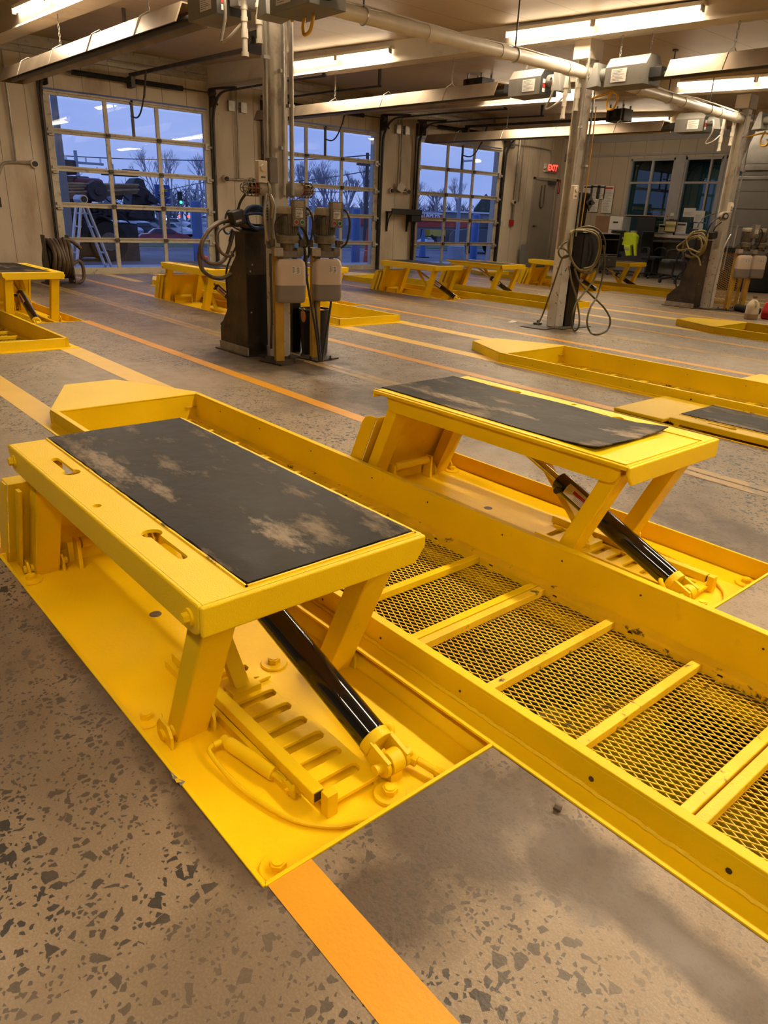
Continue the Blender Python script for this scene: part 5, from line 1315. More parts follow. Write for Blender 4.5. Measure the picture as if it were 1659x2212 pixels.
# ------------------------------------------------------------------ right-hand column group
t = thing('cable_socket', (-7.6, 15.6, 1.84), 'black round plug socket with cable on the right-hand column', 'plug')
p = Vector((-7.660, 15.539, 1.837)); MB().cyl(p, p+Vector((.09, -.06, 0)), .085, 22).build('socket_body', 'lamp_body', t, bevel=.006)
q = p+Vector((.09, -.06, 0)); MB().cyl(q, q+Vector((.02, -.013, 0)), .062, 20).build('socket_ring', 'matt_black', t); MB().cyl(q+Vector((.02, -.013, 0)), q+Vector((.025, -.017, 0)), .035, 14).build('socket_face', 'galv_base', t)
MB().tube([p+Vector((0, -.06, -.02)), (-7.600, 15.077, 1.731), (-7.650, 15.050, 1.583), (-7.700, 15.109, 1.452)], .016, 8, smooth=5).build('cable', 'hose_black', t)
t = thing('cable_connector', (-7.7, 15.5, 1.45), 'black plug standing on top of the right-hand brown cabinet', 'plug')
p = Vector((-7.800, 15.549, 1.471)); MB().obox(p, (.16, .20, .15), Matrix.Rotation(.1, 3, 'X')).build('plug_body', 'matt_black', t, bevel=.03, seg=3)
MB().tube([p+Vector((0, .02, .06)), (-7.750, 15.536, 1.632), (-7.700, 15.631, 1.724)], .014, 8, smooth=5).build('cable', 'hose_black', t)
t = thing('hose_coil', (-7.8, 14.9, 1.3), 'tangled ochre hose hanging on the left of the right-hand brown cabinet', 'hose')
m = MB(); rr = random.Random(4)
C = Vector((-8.035, 15.400, 1.287)); 
for k in range(4):
    pts = []
    for i in range(14):
        a = 2*math.pi*i/14; ru = .30-.04*k+rr.uniform(-.03, .03); rv = .27-.03*k+rr.uniform(-.02, .02)
        pts.append(C+Vector((ru*math.cos(a)*(.8+.1*k)+.05*math.sin(a), -.035*k+rr.uniform(-.01, .01), rv*math.sin(a)-.02*k)))
    MB().tube(pts, .018, 8, smooth=5, closed=True).build('hose_loop', 'hose_ochre', t)
MB().tube([(-8.053, 15.280, 1.527), (-8.218, 15.280, 1.340), (-8.368, 15.280, 1.214), (-8.301, 15.280, 1.145), (-8.082, 15.280, 1.185), (-7.849, 15.280, 1.135), (-7.847, 15.280, 1.314)], .018, 8, smooth=6).build('hose_loop', 'hose_ochre', t)
MB().tube([(-8.135, 15.280, 1.434), (-8.183, 15.280, 1.324), (-8.049, 15.280, 1.123), (-7.868, 15.280, 1.035), (-7.784, 15.280, 0.877)], .018, 8, smooth=6).build('hose_tail', 'hose_ochre', t)
hose('hose', [(-7.700, 14.706, 1.609), (-7.700, 14.753, 1.720), (-7.700, 14.957, 1.811), (-7.700, 15.326, 1.881)], .010, 'hose_black', 'thin black hose with metal tip sticking up above the ochre coil')
hose('hose', [(-8.100, 15.137, 1.147), (-8.200, 15.331, 0.976), (-8.200, 15.441, 0.790), (-8.300, 15.457, 0.669), (-8.400, 15.533, 0.535), (-8.400, 15.614, 0.369)], .014, 'hose_black', 'black hose behind the left side of the right-hand brown cabinet')
PG = 'twin pump units by the right-hand column'
pump(-7.40, 16.02, -.55, 'left pump of the right-hand pair, pinkish white tank with grey fluid', PG)
pump(-7.28, 16.42, -.55, 'right pump of the right-hand pair, mostly beside the grey duct', PG)
t = thing('guard_stand', (-7.9, 16.9, 0), 'yellow mesh guard stand behind the right-hand pumps', 'guard')
for a in (-8.25, -7.55):
    MB().box(a-.03, a+.03, 16.68, 16.74, 0, 1.13).build('upright', 'post_yellow', t, bevel=.004)
MB().box(-8.25, -7.55, 16.69, 16.73, 1.09, 1.13).box(-8.25, -7.55, 16.69, 16.73, .04, .10).build('rail', 'post_yellow', t)
m = MB(); mesh_strands(m, -8.22, -7.58, 0, 1.0, 0, .09, .045, .008, .006); m.v = [(x, 16.71+z, y+.1) for x, y, z in m.v]; m.build('guard_mesh', 'post_yellow', t, smooth=False, recalc=False)
MB().box(-8.1, -7.7, 16.55, 16.8, 1.13, 1.24).build('battery_tray', 'matt_black', t, bevel=.01)
t = thing('plastic_jug', (-6.34, 14.83, 0), 'translucent cream plastic jug on the floor at the right edge', 'jug')
jx, jy = -6.36, 14.86
MB().lathe([(.07, 0), (.115, .004), (.122, .02), (.122, .09), (.120, .105)], (jx, jy, 0), 28).build('jug_fluid', 'jug_fluid', t)
MB().lathe([(.120, .105), (.120, .24), (.10, .30), (.05, .36), (.035, .38), (.035, .40), (.001, .40)], (jx, jy, 0), 28).build('jug_body', 'jug', t)
MB().cyl((jx, jy, .395), (jx, jy, .43), .040, 16).build('cap', 'grimy_cap', t); MB().tube([(jx+.02, jy-.03, .36), (jx+.09, jy-.07, .33), (jx+.10, jy-.08, .24)], .012, 8, smooth=4).build('handle', 'jug', t)
t = thing('red_fuel_can', (-6.2, 15.35, 0), 'red plastic can lying at the right edge behind the jug', 'can')
rx_, ry_ = -6.12, 15.30
MB().prism([(15.12, 0), (15.62, 0), (15.62, .30), (15.45, .36), (15.2, .33), (15.10, .14)], 0, -6.30, -6.02).build('can_body', 'red_paint', t, bevel=.04, seg=3)
MB().cyl((-6.16, 15.5, .34), (-6.16, 15.55, .42), .035, 14).build('cap', 'matt_black', t)
single(MB().cyl((-7.2, 16.05, .075), (-6.62, 15.75, .075), .072, 20), 'black_pipe', 'rubber', 'black pipe lying on the floor between the yellow guard stand and the jug', 'pipe')

# ------------------------------------------------------------------ hose reel by the first bay door
t = thing('hose_reel', (-16.6, 5.2, 0), 'heavy floor-standing reel of brown hose beside the first bay door', 'hose reel')
RX, RY = -16.35, 5.17
m = MB()
for k in range(6):
    yk = 5.03+.068*k
    for rr_ in (.36, .32):
        m.tube([(RX+.02*math.sin(k)+rr_*math.cos(a), yk+.018*math.sin(3*a+k), .50+rr_*math.sin(a)) for a in [2*math.pi*i/32 for i in range(32)]], .037, 8, closed=True)
m.build('wound_hose', 'hose_brown', t)
MB().cyl((RX, 4.98, .50), (RX, 5.42, .50), .24, 28).build('drum', 'oily_black', t)
for y in (4.96, 5.44): MB().prism([(RX-.22, 0), (RX+.22, 0), (RX+.10, .62), (RX+.08, .95), (RX-.14, .95), (RX-.10, .6)], 1, y-.012, y+.012).build('side_frame', 'dark_steel', t, bevel=.004)
MB().box(RX-.3, RX+.3, 4.90, 5.50, 0, .02).build('base_plate', 'grimy_brown', t)
MB().tube([(RX+.1, 5.3, .88), (RX+.05, 5.5, .84), (RX-.02, 5.68, .70)], .04, 10, smooth=4).build('hose_end', 'hose_brown', t)
MB().tube([(RX+.2, 5.42, .40), (RX+.18, 5.56, .46), (RX+.16, 5.63, .33), (RX+.16, 5.62, .12), (RX+.18, 5.52, .04), (RX+.16, 5.4, .06)], .035, 10, smooth=6).build('hose_loop', 'hose_brown', t)
single(MB().box(-13.6, -13.35, 6.9, 7.02, .66, .73), 'red_remote', 'red_paint', 'small dark red block lying on the lift before the first bay door', 'block', bevel=.02)

# ------------------------------------------------------------------ radiant tube heaters
def chain(m, a, b, r=.011):
    a, b = Vector(a), Vector(b); n = max(2, int((b-a).length/.045)); d = (b-a)/n
    for i in range(n):
        c = a+d*(i+.5); u = Vector((1, 0, 0)) if i % 2 else Vector((0, 1, 0))
        pts = [c+d.normalized()*.030*math.cos(q)+u*.013*math.sin(q) for q in [2*math.pi*k/8 for k in range(8)]]
        m.tube(pts, .0042, 4, closed=True)
def heater(y, xb, s, L_, label, zc=3.55, droop=0., near=False):
    """s=-1: hood runs toward the bay doors; s=+1: away from them"""
    t = thing('radiant_heater', (xb, y, zc), label, 'heater', 'radiant tube heaters hung from the ceiling')
    # burner box with chamfered lid
    P_ = [(y-.20, zc-.16), (y+.20, zc-.16), (y+.20, zc+.08), (y+.11, zc+.20), (y-.11, zc+.20), (y-.20, zc+.08)]
    bb = MB().prism(P_, 0, xb, xb+s*.62).build('burner_box', 'burner_grey', t, bevel=.005)
    MB().prism(P_, 0, xb-s*.006, xb).build('burner_end', 'burner_dark', t)
    m = MB(); f = y-.204
    m.quad((xb+s*.10, f, zc-.11), (xb+s*.34, f, zc-.11), (xb+s*.34, f, zc+.05), (xb+s*.10, f, zc+.05), mi=0)
    sub = MB(); lines(sub, xb+s*.12 if s > 0 else xb-.32, xb+.32 if s > 0 else xb-.12, zc-.10, zc+.04, 8, lambda u, w: (u, f-.002, w), .25, 9); m.add(sub.v, sub.f, 1)
    m.build('rating_label', ['white_paper', 'print_ink'], bb, smooth=False, recalc=False)
    m = MB()
    for k, mt in enumerate((0, 1, 0)): m.quad(*[(xb-s*.008, y-.12+a, zc+.02-k*.06+b) for a, b in ((-.03, -.025), (.03, -.025), (.03, .025), (-.03, .025))], mi=mt)
    m.build('warning_stickers', ['white_paper', 'print_red'], bb, smooth=False, recalc=False)
    MB().box(xb+s*.62, xb+s*.80, y-.10, y+.06, zc-.08, zc+.04).build('flue_box', 'burner_dark', t, bevel=.004)
    # tube and reflector hood
    x1 = xb+s*(.78+L_)
    MB().cyl((xb+s*.6, y, zc-.06), (x1-s*.1, y, zc-.06-droop), .052, 18).build('radiant_tube', 'burner_dark', t)
    x0 = xb+s*.92
    pr = [(-.21, -.11), (-.19, -.11), (-.11, .075), (.11, .075), (.19, -.11), (.21, -.11), (.12, .092), (-.12, .092)]
    m = MB(); vs = [(x0, y+a, zc+b) for a, b in pr]+[(x1, y+a, zc+b-droop) for a, b in pr]
    n = len(pr); m.add(vs, [(i, (i+1) % n, n+(i+1) % n, n+i) for i in range(n)]+[(0, 1, 2, 7), (2, 3, 6, 7), (3, 4, 5, 6), (n, n+1, n+2, n+7), (n+2, n+3, n+6, n+7), (n+3, n+4, n+5, n+6)])
    m.build('reflector_hood', 'hood_metal', t, ang=20)
    MB().add([(x1, y-.2, zc-.11-droop), (x1, y+.2, zc-.11-droop), (x1, y+.11, zc+.085-droop), (x1, y-.11, zc+.085-droop), (x1+s*.01, y-.2, zc-.11-droop), (x1+s*.01, y+.2, zc-.11-droop), (x1+s*.01, y+.11, zc+.085-droop), (x1+s*.01, y-.11, zc+.085-droop)], [(0, 1, 2, 3), (7, 6, 5, 4), (0, 4, 5, 1), (1, 5, 6, 2), (2, 6, 7, 3), (3, 7, 4, 0)]).build('hood_end', 'hood_metal', t)
    m2 = MB()
    for k in range(1, 5):
        q = x0+(x1-x0)*(k-.3)/4.4; zq = zc-droop*(k-.3)/4.4
        m2.tube([(q, y-.21, zq-.11), (q, y-.12, zq+.10), (q, y, zq+.17), (q, y+.12, zq+.10), (q, y+.21, zq-.11)], .006, 5)
        if k in (1, 3) or True: chain(m2, (q, y, zq+.17), (q+.02, y+.0, ceil_z(q) if abs(y-4.6) > .2 else beam_z(q)-.02)) if k in (1, 3) else None
    m2.build('hanger_wires', 'galvanised', t)
    m3 = MB(); chain(m3, (xb+s*.1, y-.05, zc+.2), (xb+s*.1, y-.05, beam_z(xb)-.03)); chain(m3, (xb+s*.5, y+.05, zc+.2), (xb+s*.5, y+.05, beam_z(xb)-.03)); m3.build('burner_chain', 'galvanised', t)
    # air intake: round duct and flared hood on the pipe side
    MB().cyl((xb, y, zc+.03), (xb-s*.22, y, zc+.03), .085, 20).build('intake_collar', 'duct_grey', t)
    MB().prism([(xb-s*.16, zc-.12), (xb-s*.34, zc-.14), (xb-s*.25, zc+.17), (xb-s*.19, zc+.17)], 1, y-.14, y+.14).build('intake_hood', 'duct_grey', t, bevel=.004)
    return t
heater(4.52, -7.78, -1, 7.0, 'radiant heater at upper left, long sheet-metal hood running to the first bay door', zc=3.58, droop=-.02)
heater(10.05, -8.05, -1, 7.4, 'radiant heater in the middle, hood crossing behind the left column', zc=3.53, droop=-.05)
heater(15.6, -8.35, -1, 7.3, 'radiant heater left of the right-hand column, farthest of the three visible hoods', zc=3.55, droop=-.04)
heater(4.50, -6.75, 1, 5, 'dark heater burner box cut by the top edge, right of the left column', zc=3.42)
heater(10.05, -6.92, 1, 5, 'radiant heater right of the middle column, stained hood running off to the right', zc=3.52)
heater(15.7, -7.1, 1, 5, 'radiant heater at the right edge just past the right-hand column', zc=3.52)
# drain drops, gas hoses
for y, xg, lb in ((4.6, -7.45, 'left'), (10.08, -7.62, 'middle'), (15.6, -7.95, 'right-hand')):
    t = thing('vent_drop', (xg, y-.1, 3.6), 'white plastic drop pipes by the burner at the %s column' % lb, 'pipe')
    for dx_, dy, zb in ((0, -.16, 3.02), (.18, -.10, 3.12)):
        m = MB(); m.cyl((xg+dx_, y+dy, zb), (xg+dx_, y+dy, 3.62), .028, 14)
        for z in (zb, zb+.16, zb+.2, zb+.30, zb+.40): m.cyl((xg+dx_, y+dy, z), (xg+dx_, y+dy, z+.04), .036, 14)
        m.build('drop_pipe', 'pvc', t)
    MB().tube([(xg-.25, y-.22, 3.55), (xg-.16, y-.28, 3.55), (xg-.13, y-.30, 3.35), (xg-.22, y-.30, 3.16), (xg-.10, y-.28, 3.18), (xg-.02, y-.18, 3.30)], .016, 8, smooth=6).build('flexible_conduit', 'conduit', t)
for y, x, lb in ((4.55, -6.55, 'left'), (10.1, -6.95, 'middle'), (15.75, -7.25, 'right-hand')):
    hose('gas_hose', [(x-.4, y+.12, 3.30), (x-.2, y+.10, 3.33), (x-.02, y+.06, 3.34), (x+.10, y+.02, 3.28), (x+.08, y, 3.14), (x-.02, y, 3.12), (x-.06, y+.02, 3.22), (x-.02, y+.05, 3.38)], .016, 'gas_yellow', 'yellow gas hose looping below the burner beside the %s column' % lb, 'gas hose')

# ------------------------------------------------------------------ white plastic pipe with couplings, rods and wires
t = thing('air_duct_pipe', (-7.42, 10, 3.6), 'long white plastic pipe crossing the ceiling past all three columns', 'pipe')
pipe_ = [(-7.36, 1.0, 3.60), (-7.38, 9.9, 3.60), (-7.75, 15.7, 3.60), (-7.8, 23.5, 3.62)]
m = MB()
for a, b in zip(pipe_, pipe_[1:]): m.cyl(a, b, .075, 22)
m.build('pipe', 'pvc', t)
for y in (6.9, 8.2, 9.62, 10.1, 11.6, 13.2, 14.7, 15.4, 16.2, 4.3):
    x = -7.38 if y < 10 else -7.38-.37*(y-10)/5.7
    m = MB(); m.cyl((x, y-.06, 3.60), (x, y+.06, 3.60), .086, 22); m.build('coupling', 'pvc', t)
for y in (5.9, 8.45, 12.6, 14.2, 18.0):
    x = -7.38 if y < 10 else -7.38-.37*(y-10)/5.7
    MB().cyl((x, y, 3.68), (x, y, ceil_z(x)), .010, 8).cyl((x, y, ceil_z(x)-.02), (x, y, ceil_z(x)), .05, 12).build('hanger_rod', 'grimy_brown', t)
    MB().tube([(x+.085*math.cos(a), y, 3.60+.085*math.sin(a)) for a in [2*math.pi*k/16 for k in range(16)]], .008, 6, closed=True).build('clevis_ring', 'galvanised', t)
m = MB()
for k in range(3):
    pts = [(-7.40+.012*k, 1.0, 3.69)]
    for i in range(1, 24): pts.append((-7.40+.012*k-(.37*max(0, i-13)/11), 1+.7*i, 3.685+.018*math.sin(i*1.7+k)))
    m.tube(pts, .006, 5, smooth=2)
m.build('wire_bundle', 'wall_cream', t)

# ------------------------------------------------------------------ things on the bay-door wall
XF = XW
def twin_socket(y0, y1, z, label, extra=False):
    t = thing('wall_nozzle_pair', (XF, (y0+y1)/2, z), label, 'wall fitting', 'pairs of round wall fittings on grey pipe')
    for y in ((y0, y1) if y1 else (y0,)):
        MB().cyl((XF+.02, y, z), (XF+.10, y, z), .085, 20).build('round_housing', 'wall_cream', t, bevel=.008)
        MB().cyl((XF+.10, y, z), (XF+.14, y, z), .055, 16).build('nozzle', 'matt_black', t)
    m = MB()
    if y1:
        m.cyl((XF+.06, y0, z), (XF+.06, y1, z), .024, 10); m.cyl((XF+.06, (y0+y1)/2, z), (XF+.06, (y0+y1)/2, 4.4), .024, 10); m.cyl((XF+.06, (y0+y1)/2-.1, z), (XF+.06, (y0+y1)/2+.1, z), .036, 10)
        m.box(XF, XF+.10, (y0+y1)/2-.25, (y0+y1)/2-.08, 3.85, 4.08); m.box(XF, XF+.10, (y0+y1)/2+.10, (y0+y1)/2+.27, 3.85, 4.08); m.cyl((XF+.05, (y0+y1)/2-.2, 3.97), (XF+.05, (y0+y1)/2+.2, 3.97), .018, 8)
        m.cyl((XF+.05, (y0+y1)/2-.17, 4.05), (XF+.05, (y0+y1)/2-.17, 4.5), .014, 8)
    m.build('conduit', 'conduit', t)
    return t
twin_socket(10.26, 11.05, 2.29, 'pair of round fittings on the pier between the first and second bay doors')
twin_socket(15.92, 16.60, 2.28, 'pair of round fittings with a paper tag, left of the third bay door')
t = thing('wall_nozzle', (XF, 5.6, 2.32), 'single round fitting on bent pipe, left of the first bay door', 'wall fitting')
MB().cyl((XF+.02, 5.58, 2.32), (XF+.10, 5.58, 2.32), .085, 20).build('round_housing', 'wall_cream', t); MB().cyl((XF+.10, 5.58, 2.32), (XF+.14, 5.58, 2.32), .055, 16).build('nozzle', 'matt_black', t)
MB().tube([(XF+.06, 5.5, 2.33), (XF+.06, 5.2, 2.33), (XF+.06, 4.95, 2.28), (XF+.06, 4.85, 2.1), (XF+.06, 4.75, 1.98), (XF+.06, 4.5, 1.95)], .028, 8, smooth=4).cyl((XF+.06, 5.22, 2.33), (XF+.06, 5.22, 4.4), .024, 8).build('conduit', 'conduit', t)
single(MB().box(XF, XF+.05, 4.68, 4.80, 1.42, 1.62), 'wall_outlet', 'matt_black', 'small dark outlet low on the wall at the left edge', 'outlet')
single(MB().cyl((XF+.05, 21.72, 1.6), (XF+.05, 21.72, 4.3), .045, 12).cyl((XF+.05, 21.95, 2.2), (XF+.05, 21.95, 4.3), .02, 8), 'conduit_riser', 'conduit', 'pair of grey vertical pipes right of the third bay door', 'pipe')
t = thing('wall_nozzle', (XF, 21.64, 2.18), 'small round fitting on the pipe right of the third bay door', 'wall fitting')
MB().cyl((XF+.05, 21.64, 2.18), (XF+.14, 21.64, 2.18), .075, 18).build('round_housing', 'wall_cream', t); MB().cyl((XF+.14, 21.64, 2.18), (XF+.17, 21.64, 2.18), .045, 14).build('nozzle', 'matt_black', t)
MB().cyl((XF+.04, 21.64, 1.6), (XF+.04, 21.64, 2.18), .014, 8).build('conduit', 'conduit', t)
t = thing('fire_alarm_box', (XF, 21.68, 1.52), 'small red alarm box on the wall between the third bay door and the exit', 'alarm box')
MB().box(XF, XF+.08, 21.58, 21.78, 1.40, 1.60).build('case', 'red_paint', t, bevel=.008)
for y in (21.12, 21.32): single(MB().box(XF, XF+.02, y-.045, y+.045, 1.38, 1.55), 'light_switch', 'white_paper' if y > 21.2 else 'galvanised', ('white' if y > 21.2 else 'steel')+' switch plate right of the third bay door', 'switch', bevel=.004)
single(MB().tube([(XF+.06, 21.35, 4.0), (XF+.06, 22.2, 4.0), (XF+.06, 23.2, 3.98), (XF+.06, 23.48, 3.9), (XF+.06, 23.52, 3.55)], .02, 8, smooth=4), 'conduit', 'conduit', 'grey conduit bending down to the exit sign', 'pipe')
single(MB().box(XF, XF+.10, 21.2, 21.42, 3.88, 4.12), 'junction_box', 'box_grey', 'grey junction box at the start of the exit sign conduit', 'junction box', bevel=.006)
single(MB().box(XF, XF+.09, 24.38, 24.62, 3.66, 3.92), 'wall_speaker', 'box_grey', 'small grey box high on the wall right of the exit sign', 'box', bevel=.006)
t = thing('fire_extinguisher_sign', (XF, 24.2, 2.83), 'narrow red sign hung above the fire extinguisher', 'sign')
MB().prism([(24.12, 2.55), (24.28, 2.57), (24.28, 3.05), (24.12, 3.03)], 0, XF, XF+.03).build('sign_face', 'red_paint', t)
m = MB(); m.quad((XF+.031, 24.19, 2.62), (XF+.031, 24.22, 2.62), (XF+.031, 24.22, 2.98), (XF+.031, 24.19, 2.98)); m.build('sign_print', 'white_paper', t, smooth=False, recalc=False)
t = thing('fire_extinguisher', (XF+.12, 24.47, 1.0), 'red fire extinguisher hanging on the wall right of the exit door', 'fire extinguisher')
MB().lathe([(.09, 0), (.105, .01), (.105, .42), (.08, .48), (.035, .52), (.035, .56)], (XF+.13, 24.47, .98), 24).build('cylinder', 'red_paint', t)
MB().box(XF+.10, XF+.22, 24.45, 24.49, 1.54, 1.60).bar((XF+.13, 24.47, 1.6), (XF+.28, 24.47, 1.66), .03, .012).build('valve_handle', 'matt_black', t)
MB().tube([(XF+.15, 24.5, 1.56), (XF+.22, 24.6, 1.5), (XF+.22, 24.6, 1.25), (XF+.2, 24.58, 1.1)], .014, 8, smooth=4).build('hose', 'matt_black', t)
MB().cyl((XF+.13, 24.47, 1.15), (XF+.13, 24.47, 1.28), .107, 24).build('label_band', 'white_paper', t)
t = thing('wall_rack', (XF, 16.35, 1.6), 'black steel rack bracket on the pier left of the third bay door', 'bracket')
MB().box(XF+.02, XF+.32, 15.75, 17.0, 1.66, 1.70).box(XF+.30, XF+.33, 15.75, 17.0, 1.62, 1.78).build('shelf_bar', 'matt_black', t)
MB().box(XF+.05, XF+.30, 16.6, 17.02, 1.42, 1.66).build('box', 'matt_black', t, bevel=.01)
for y in (15.78, 16.62): MB().box(XF+.02, XF+.06, y, y+.05, 1.12, 1.68).tube([(XF+.06, y+.02, 1.2), (XF+.14, y+.02, 1.5), (XF+.28, y+.02, 1.64)], .016, 6, smooth=3).build('leg_bracket', 'matt_black', t)
MB().cyl((XF+.2, 16.72, 1.7), (XF+.2, 16.72, 1.86), .03, 10).build('knob', 'matt_black', t)
single(MB().quad((XF+.16, 16.05, 2.34), (XF+.16, 16.28, 2.22), (XF+.16, 16.42, 2.42), (XF+.16, 16.20, 2.56)), 'paper_tag', 'white_paper', 'crooked paper tag on the pipe above the black rack', 'tag', recalc=False, smooth=False)
for d, (yy, zz_) in enumerate(((9.98, 2.24), (15.40, 1.28), (20.98, 2.35))): single(MB().box(XF, XF+.06, yy-.035, yy+.035, zz_-.12, zz_+.12), 'door_control', 'matt_black', ['dark push-button control right of the first bay door', 'dark control box low beside the middle bay door', 'dark push-button control right of the third bay door'][d], 'control box', bevel=.006)
single(MB().prism([(22.15, 0), (22.62, 0), (22.62, .02), (22.50, .82), (22.15, .78)], 0, XF+.20, XF+.22), 'board', 'duct_grey', 'dark board leaning on the wall left of the exit door', 'board')

# ------------------------------------------------------------------ office corner
def swivel_chair(x, y, rot, label, seat_mat='chair_black', high=False, arms=True):
    c, s_ = math.cos(rot), math.sin(rot)
    def L(a, b, z): return (x+a*c-b*s_, y+a*s_+b*c, z)
    R = Matrix.Rotation(rot, 3, 'Z')
    t = thing('office_chair', (x, y, 0), label, 'office chair', 'office chairs by the desk')
    for k in range(5):
        a = rot+2*math.pi*k/5+.2; e = (x+.40*math.cos(a), y+.40*math.sin(a))
        MB().bar((x, y, .17), (e[0], e[1], .11), .05, .04).build('base_arm', 'chair_black', t, bevel=.008)
        MB().cyl((e[0]-.03*math.sin(a), e[1]+.03*math.cos(a), .04), (e[0]+.03*math.sin(a), e[1]-.03*math.cos(a), .04), .04, 14).build('castor', 'chair_black', t)
    MB().cyl((x, y, .15), (x, y, .56), .035, 14).build('gas_column', 'dark_steel', t)
    m = MB(); m.obox(L(0, 0, .62), (.58, .60, .12), R); m.build('seat', seat_mat, t, bevel=.045, seg=4)
    m = MB()
    H = .80 if high else .66
    n = 7; vs = []
    for i in range(n):
        f = i/(n-1); zz_ = .76+H*f; off = -.30-.05*math.sin(f*math.pi)-.08*f; w = .29*(1-.12*f*f)
        for b in (-w, 0, w): vs.append(L(off-(.03 if b == 0 else 0), b, zz_))
        for b in (w, 0, -w): vs.append(L(off-.07-(.03 if b == 0 else 0), b, zz_))
    fs = []
    for i in range(n-1):
        for k in range(6): fs.append((i*6+k, i*6+(k+1) % 6, (i+1)*6+(k+1) % 6, (i+1)*6+k))
    fs += [tuple(range(6)), tuple((n-1)*6+k for k in range(6))]
    MB().add(vs, fs).build('backrest', 'chair_black', t, bevel=.02, seg=3)
    MB().bar(L(-.15, 0, .58), L(-.36, 0, .95), .07, .02).build('back_bracket', 'dark_steel', t)
    if arms:
        for s in (-1, 1):
            MB().tube([L(.05, s*.28, .60), L(.10, s*.36, .64), L(.10, s*.37, .86), L(.02, s*.36, .93), L(-.20, s*.35, .93), L(-.30, s*.32, .85)], .024, 8, smooth=4).build('armrest', 'chair_black', t)
    return t
swivel_chair(-15.0, 23.0, 2.6, 'black office chair with a yellow jacket over its back')
swivel_chair(-13.45, 23.2, -.2, 'black padded office chair with round armrests, by the desk', high=False)
swivel_chair(-12.0, 21.9, -2.2, 'office chair with tall mesh back and grey seat, left of the brown cabinet', 'chair_seat', high=True)
t = thing('safety_jacket', (-14.566, 23.100, 1.320), 'fluorescent yellow safety jacket hung over an office chair', 'jacket')
def cloth(front, back, name, mat):
    n = len(front); vs = [tuple(p) for p in front]+[tuple(p) for p in back]
    return MB().add(vs, [tuple(range(n)), tuple(range(n, 2*n))]+[(i, (i+1) % n, n+(i+1) % n, n+i) for i in range(n)]).build(name, mat, t, bevel=.03, seg=3)
f_ = [(-14.755, 22.900, 1.309), (-14.483, 22.900, 1.364), (-14.170, 22.900, 1.362), (-14.049, 22.900, 1.268), (-14.054, 22.900, 1.025), (-14.229, 22.900, 0.944), (-14.407, 22.900, 0.963), (-14.693, 22.900, 0.977)]
cloth([Vector(p) for p in f_], [Vector(p)+Vector((0, .22, 0)) for p in f_], 'jacket_body', 'hivis')
f_ = [(-14.457, 22.860, 0.989), (-14.227, 22.860, 0.972), (-14.150, 22.860, 0.658), (-14.300, 22.860, 0.620)]
cloth([Vector(p) for p in f_], [Vector(p)+Vector((0, .16, 0)) for p in f_], 'sleeve', 'hivis')
f_ = [(-14.166, 22.860, 1.291), (-14.027, 22.860, 1.283), (-13.942, 22.860, 0.657), (-13.993, 22.860, 0.654)]
cloth([Vector(p) for p in f_], [Vector(p)+Vector((0, .12, 0)) for p in f_], 'sleeve', 'hivis')
for a in ([(-14.660, 22.855, 1.240), (-14.459, 22.855, 1.206), (-14.449, 22.855, 1.149), (-14.667, 22.855, 1.182)], [(-14.414, 22.845, 0.904), (-14.201, 22.845, 0.887), (-14.190, 22.845, 0.830), (-14.386, 22.845, 0.848)]):
    MB().quad(*a).build('reflective_band', 'reflective', t, smooth=False, recalc=False)
# desk
t = thing('desk', (-14, 24.4, 0), 'long dark desk under the office windows', 'desk')
MB().box(-16.6, -12.8, 23.95, YW, 1.10, 1.16).build('desk_top', 'dark_steel', t, bevel=.01)
MB().box(-16.5, -12.9, 24.8, 24.85, .05, 1.10).build('modesty_panel', 'duct_grey', t)
for x in (-16.5, -14.2, -12.85): MB().box(x, x+.06, 24.0, 24.9, 0, 1.1).build('leg', 'dark_steel', t)
t = thing('storage_drawers', (-15.701, 24.200, 1.578), 'white two-drawer storage unit on the desk left of the windows', 'drawers')
a, b = (-15.994, 24.200, 1.306), (-15.455, 24.200, 1.858)
MB().box(a[0], b[0], 24.2, 24.7, 1.16, b[2]).build('case', 'white_paper', t, bevel=.01)
for z0, z1 in ((1.18, 1.40), (1.43, 1.74)): MB().box(a[0]+.03, b[0]-.03, 24.18, 24.2, z0, z1).build('drawer', 'white_paper', t, bevel=.01); MB().box((a[0]+b[0])/2-.1, (a[0]+b[0])/2+.1, 24.17, 24.18, z1-.10, z1-.05).build('drawer_pull', 'dark_steel', t)
single(MB().box(-16.65, -16.25, 24.3, 24.7, 1.16, 1.86), 'cardboard_box', 'cardboard', 'brown cardboard box behind the tall black bracket', 'box', bevel=.006)
single(MB().box(-16.22, -15.96, 24.25, 24.6, 1.16, 1.86), 'cardboard_box', 'cardboard', 'narrow brown cardboard box left of the white drawers', 'box', bevel=.006)
t = thing('dark_monitor', (-14.9, 24.5, 1.16), 'dark flat screen standing on the desk right of the white drawers', 'monitor')
MB().box(-15.05, -14.35, 24.45, 24.52, 1.2, 1.9).build('screen_case', 'matt_black', t, bevel=.01)
MB().box(-14.95, -14.5, 24.4, 24.6, 1.16, 1.2).build('stand', 'matt_black', t)
single(MB().box(-15.7, -13.95, 24.42, 24.50, 1.90, 1.93), 'timber_strip', 'timber', 'thin wooden strip lying across the top of the dark monitor', 'strip')
t = thing('pen_pot', (-14.4, 24.2, 1.16), 'clear pot of pens on the desk behind the yellow jacket', 'pot')
p = (-14.893, 24.100, 1.246); MB().lathe([(.09, 0), (.10, .01), (.11, .26), (.10, .26), (.09, .02), (.001, .02)], (p[0], 24.1, 1.16), 20).build('pot', 'jug', t)
MB().cyl((p[0], 24.1, 1.18), (p[0]+.02, 24.1, 1.38), .05, 8).build('pens', 'motor_grey', t)
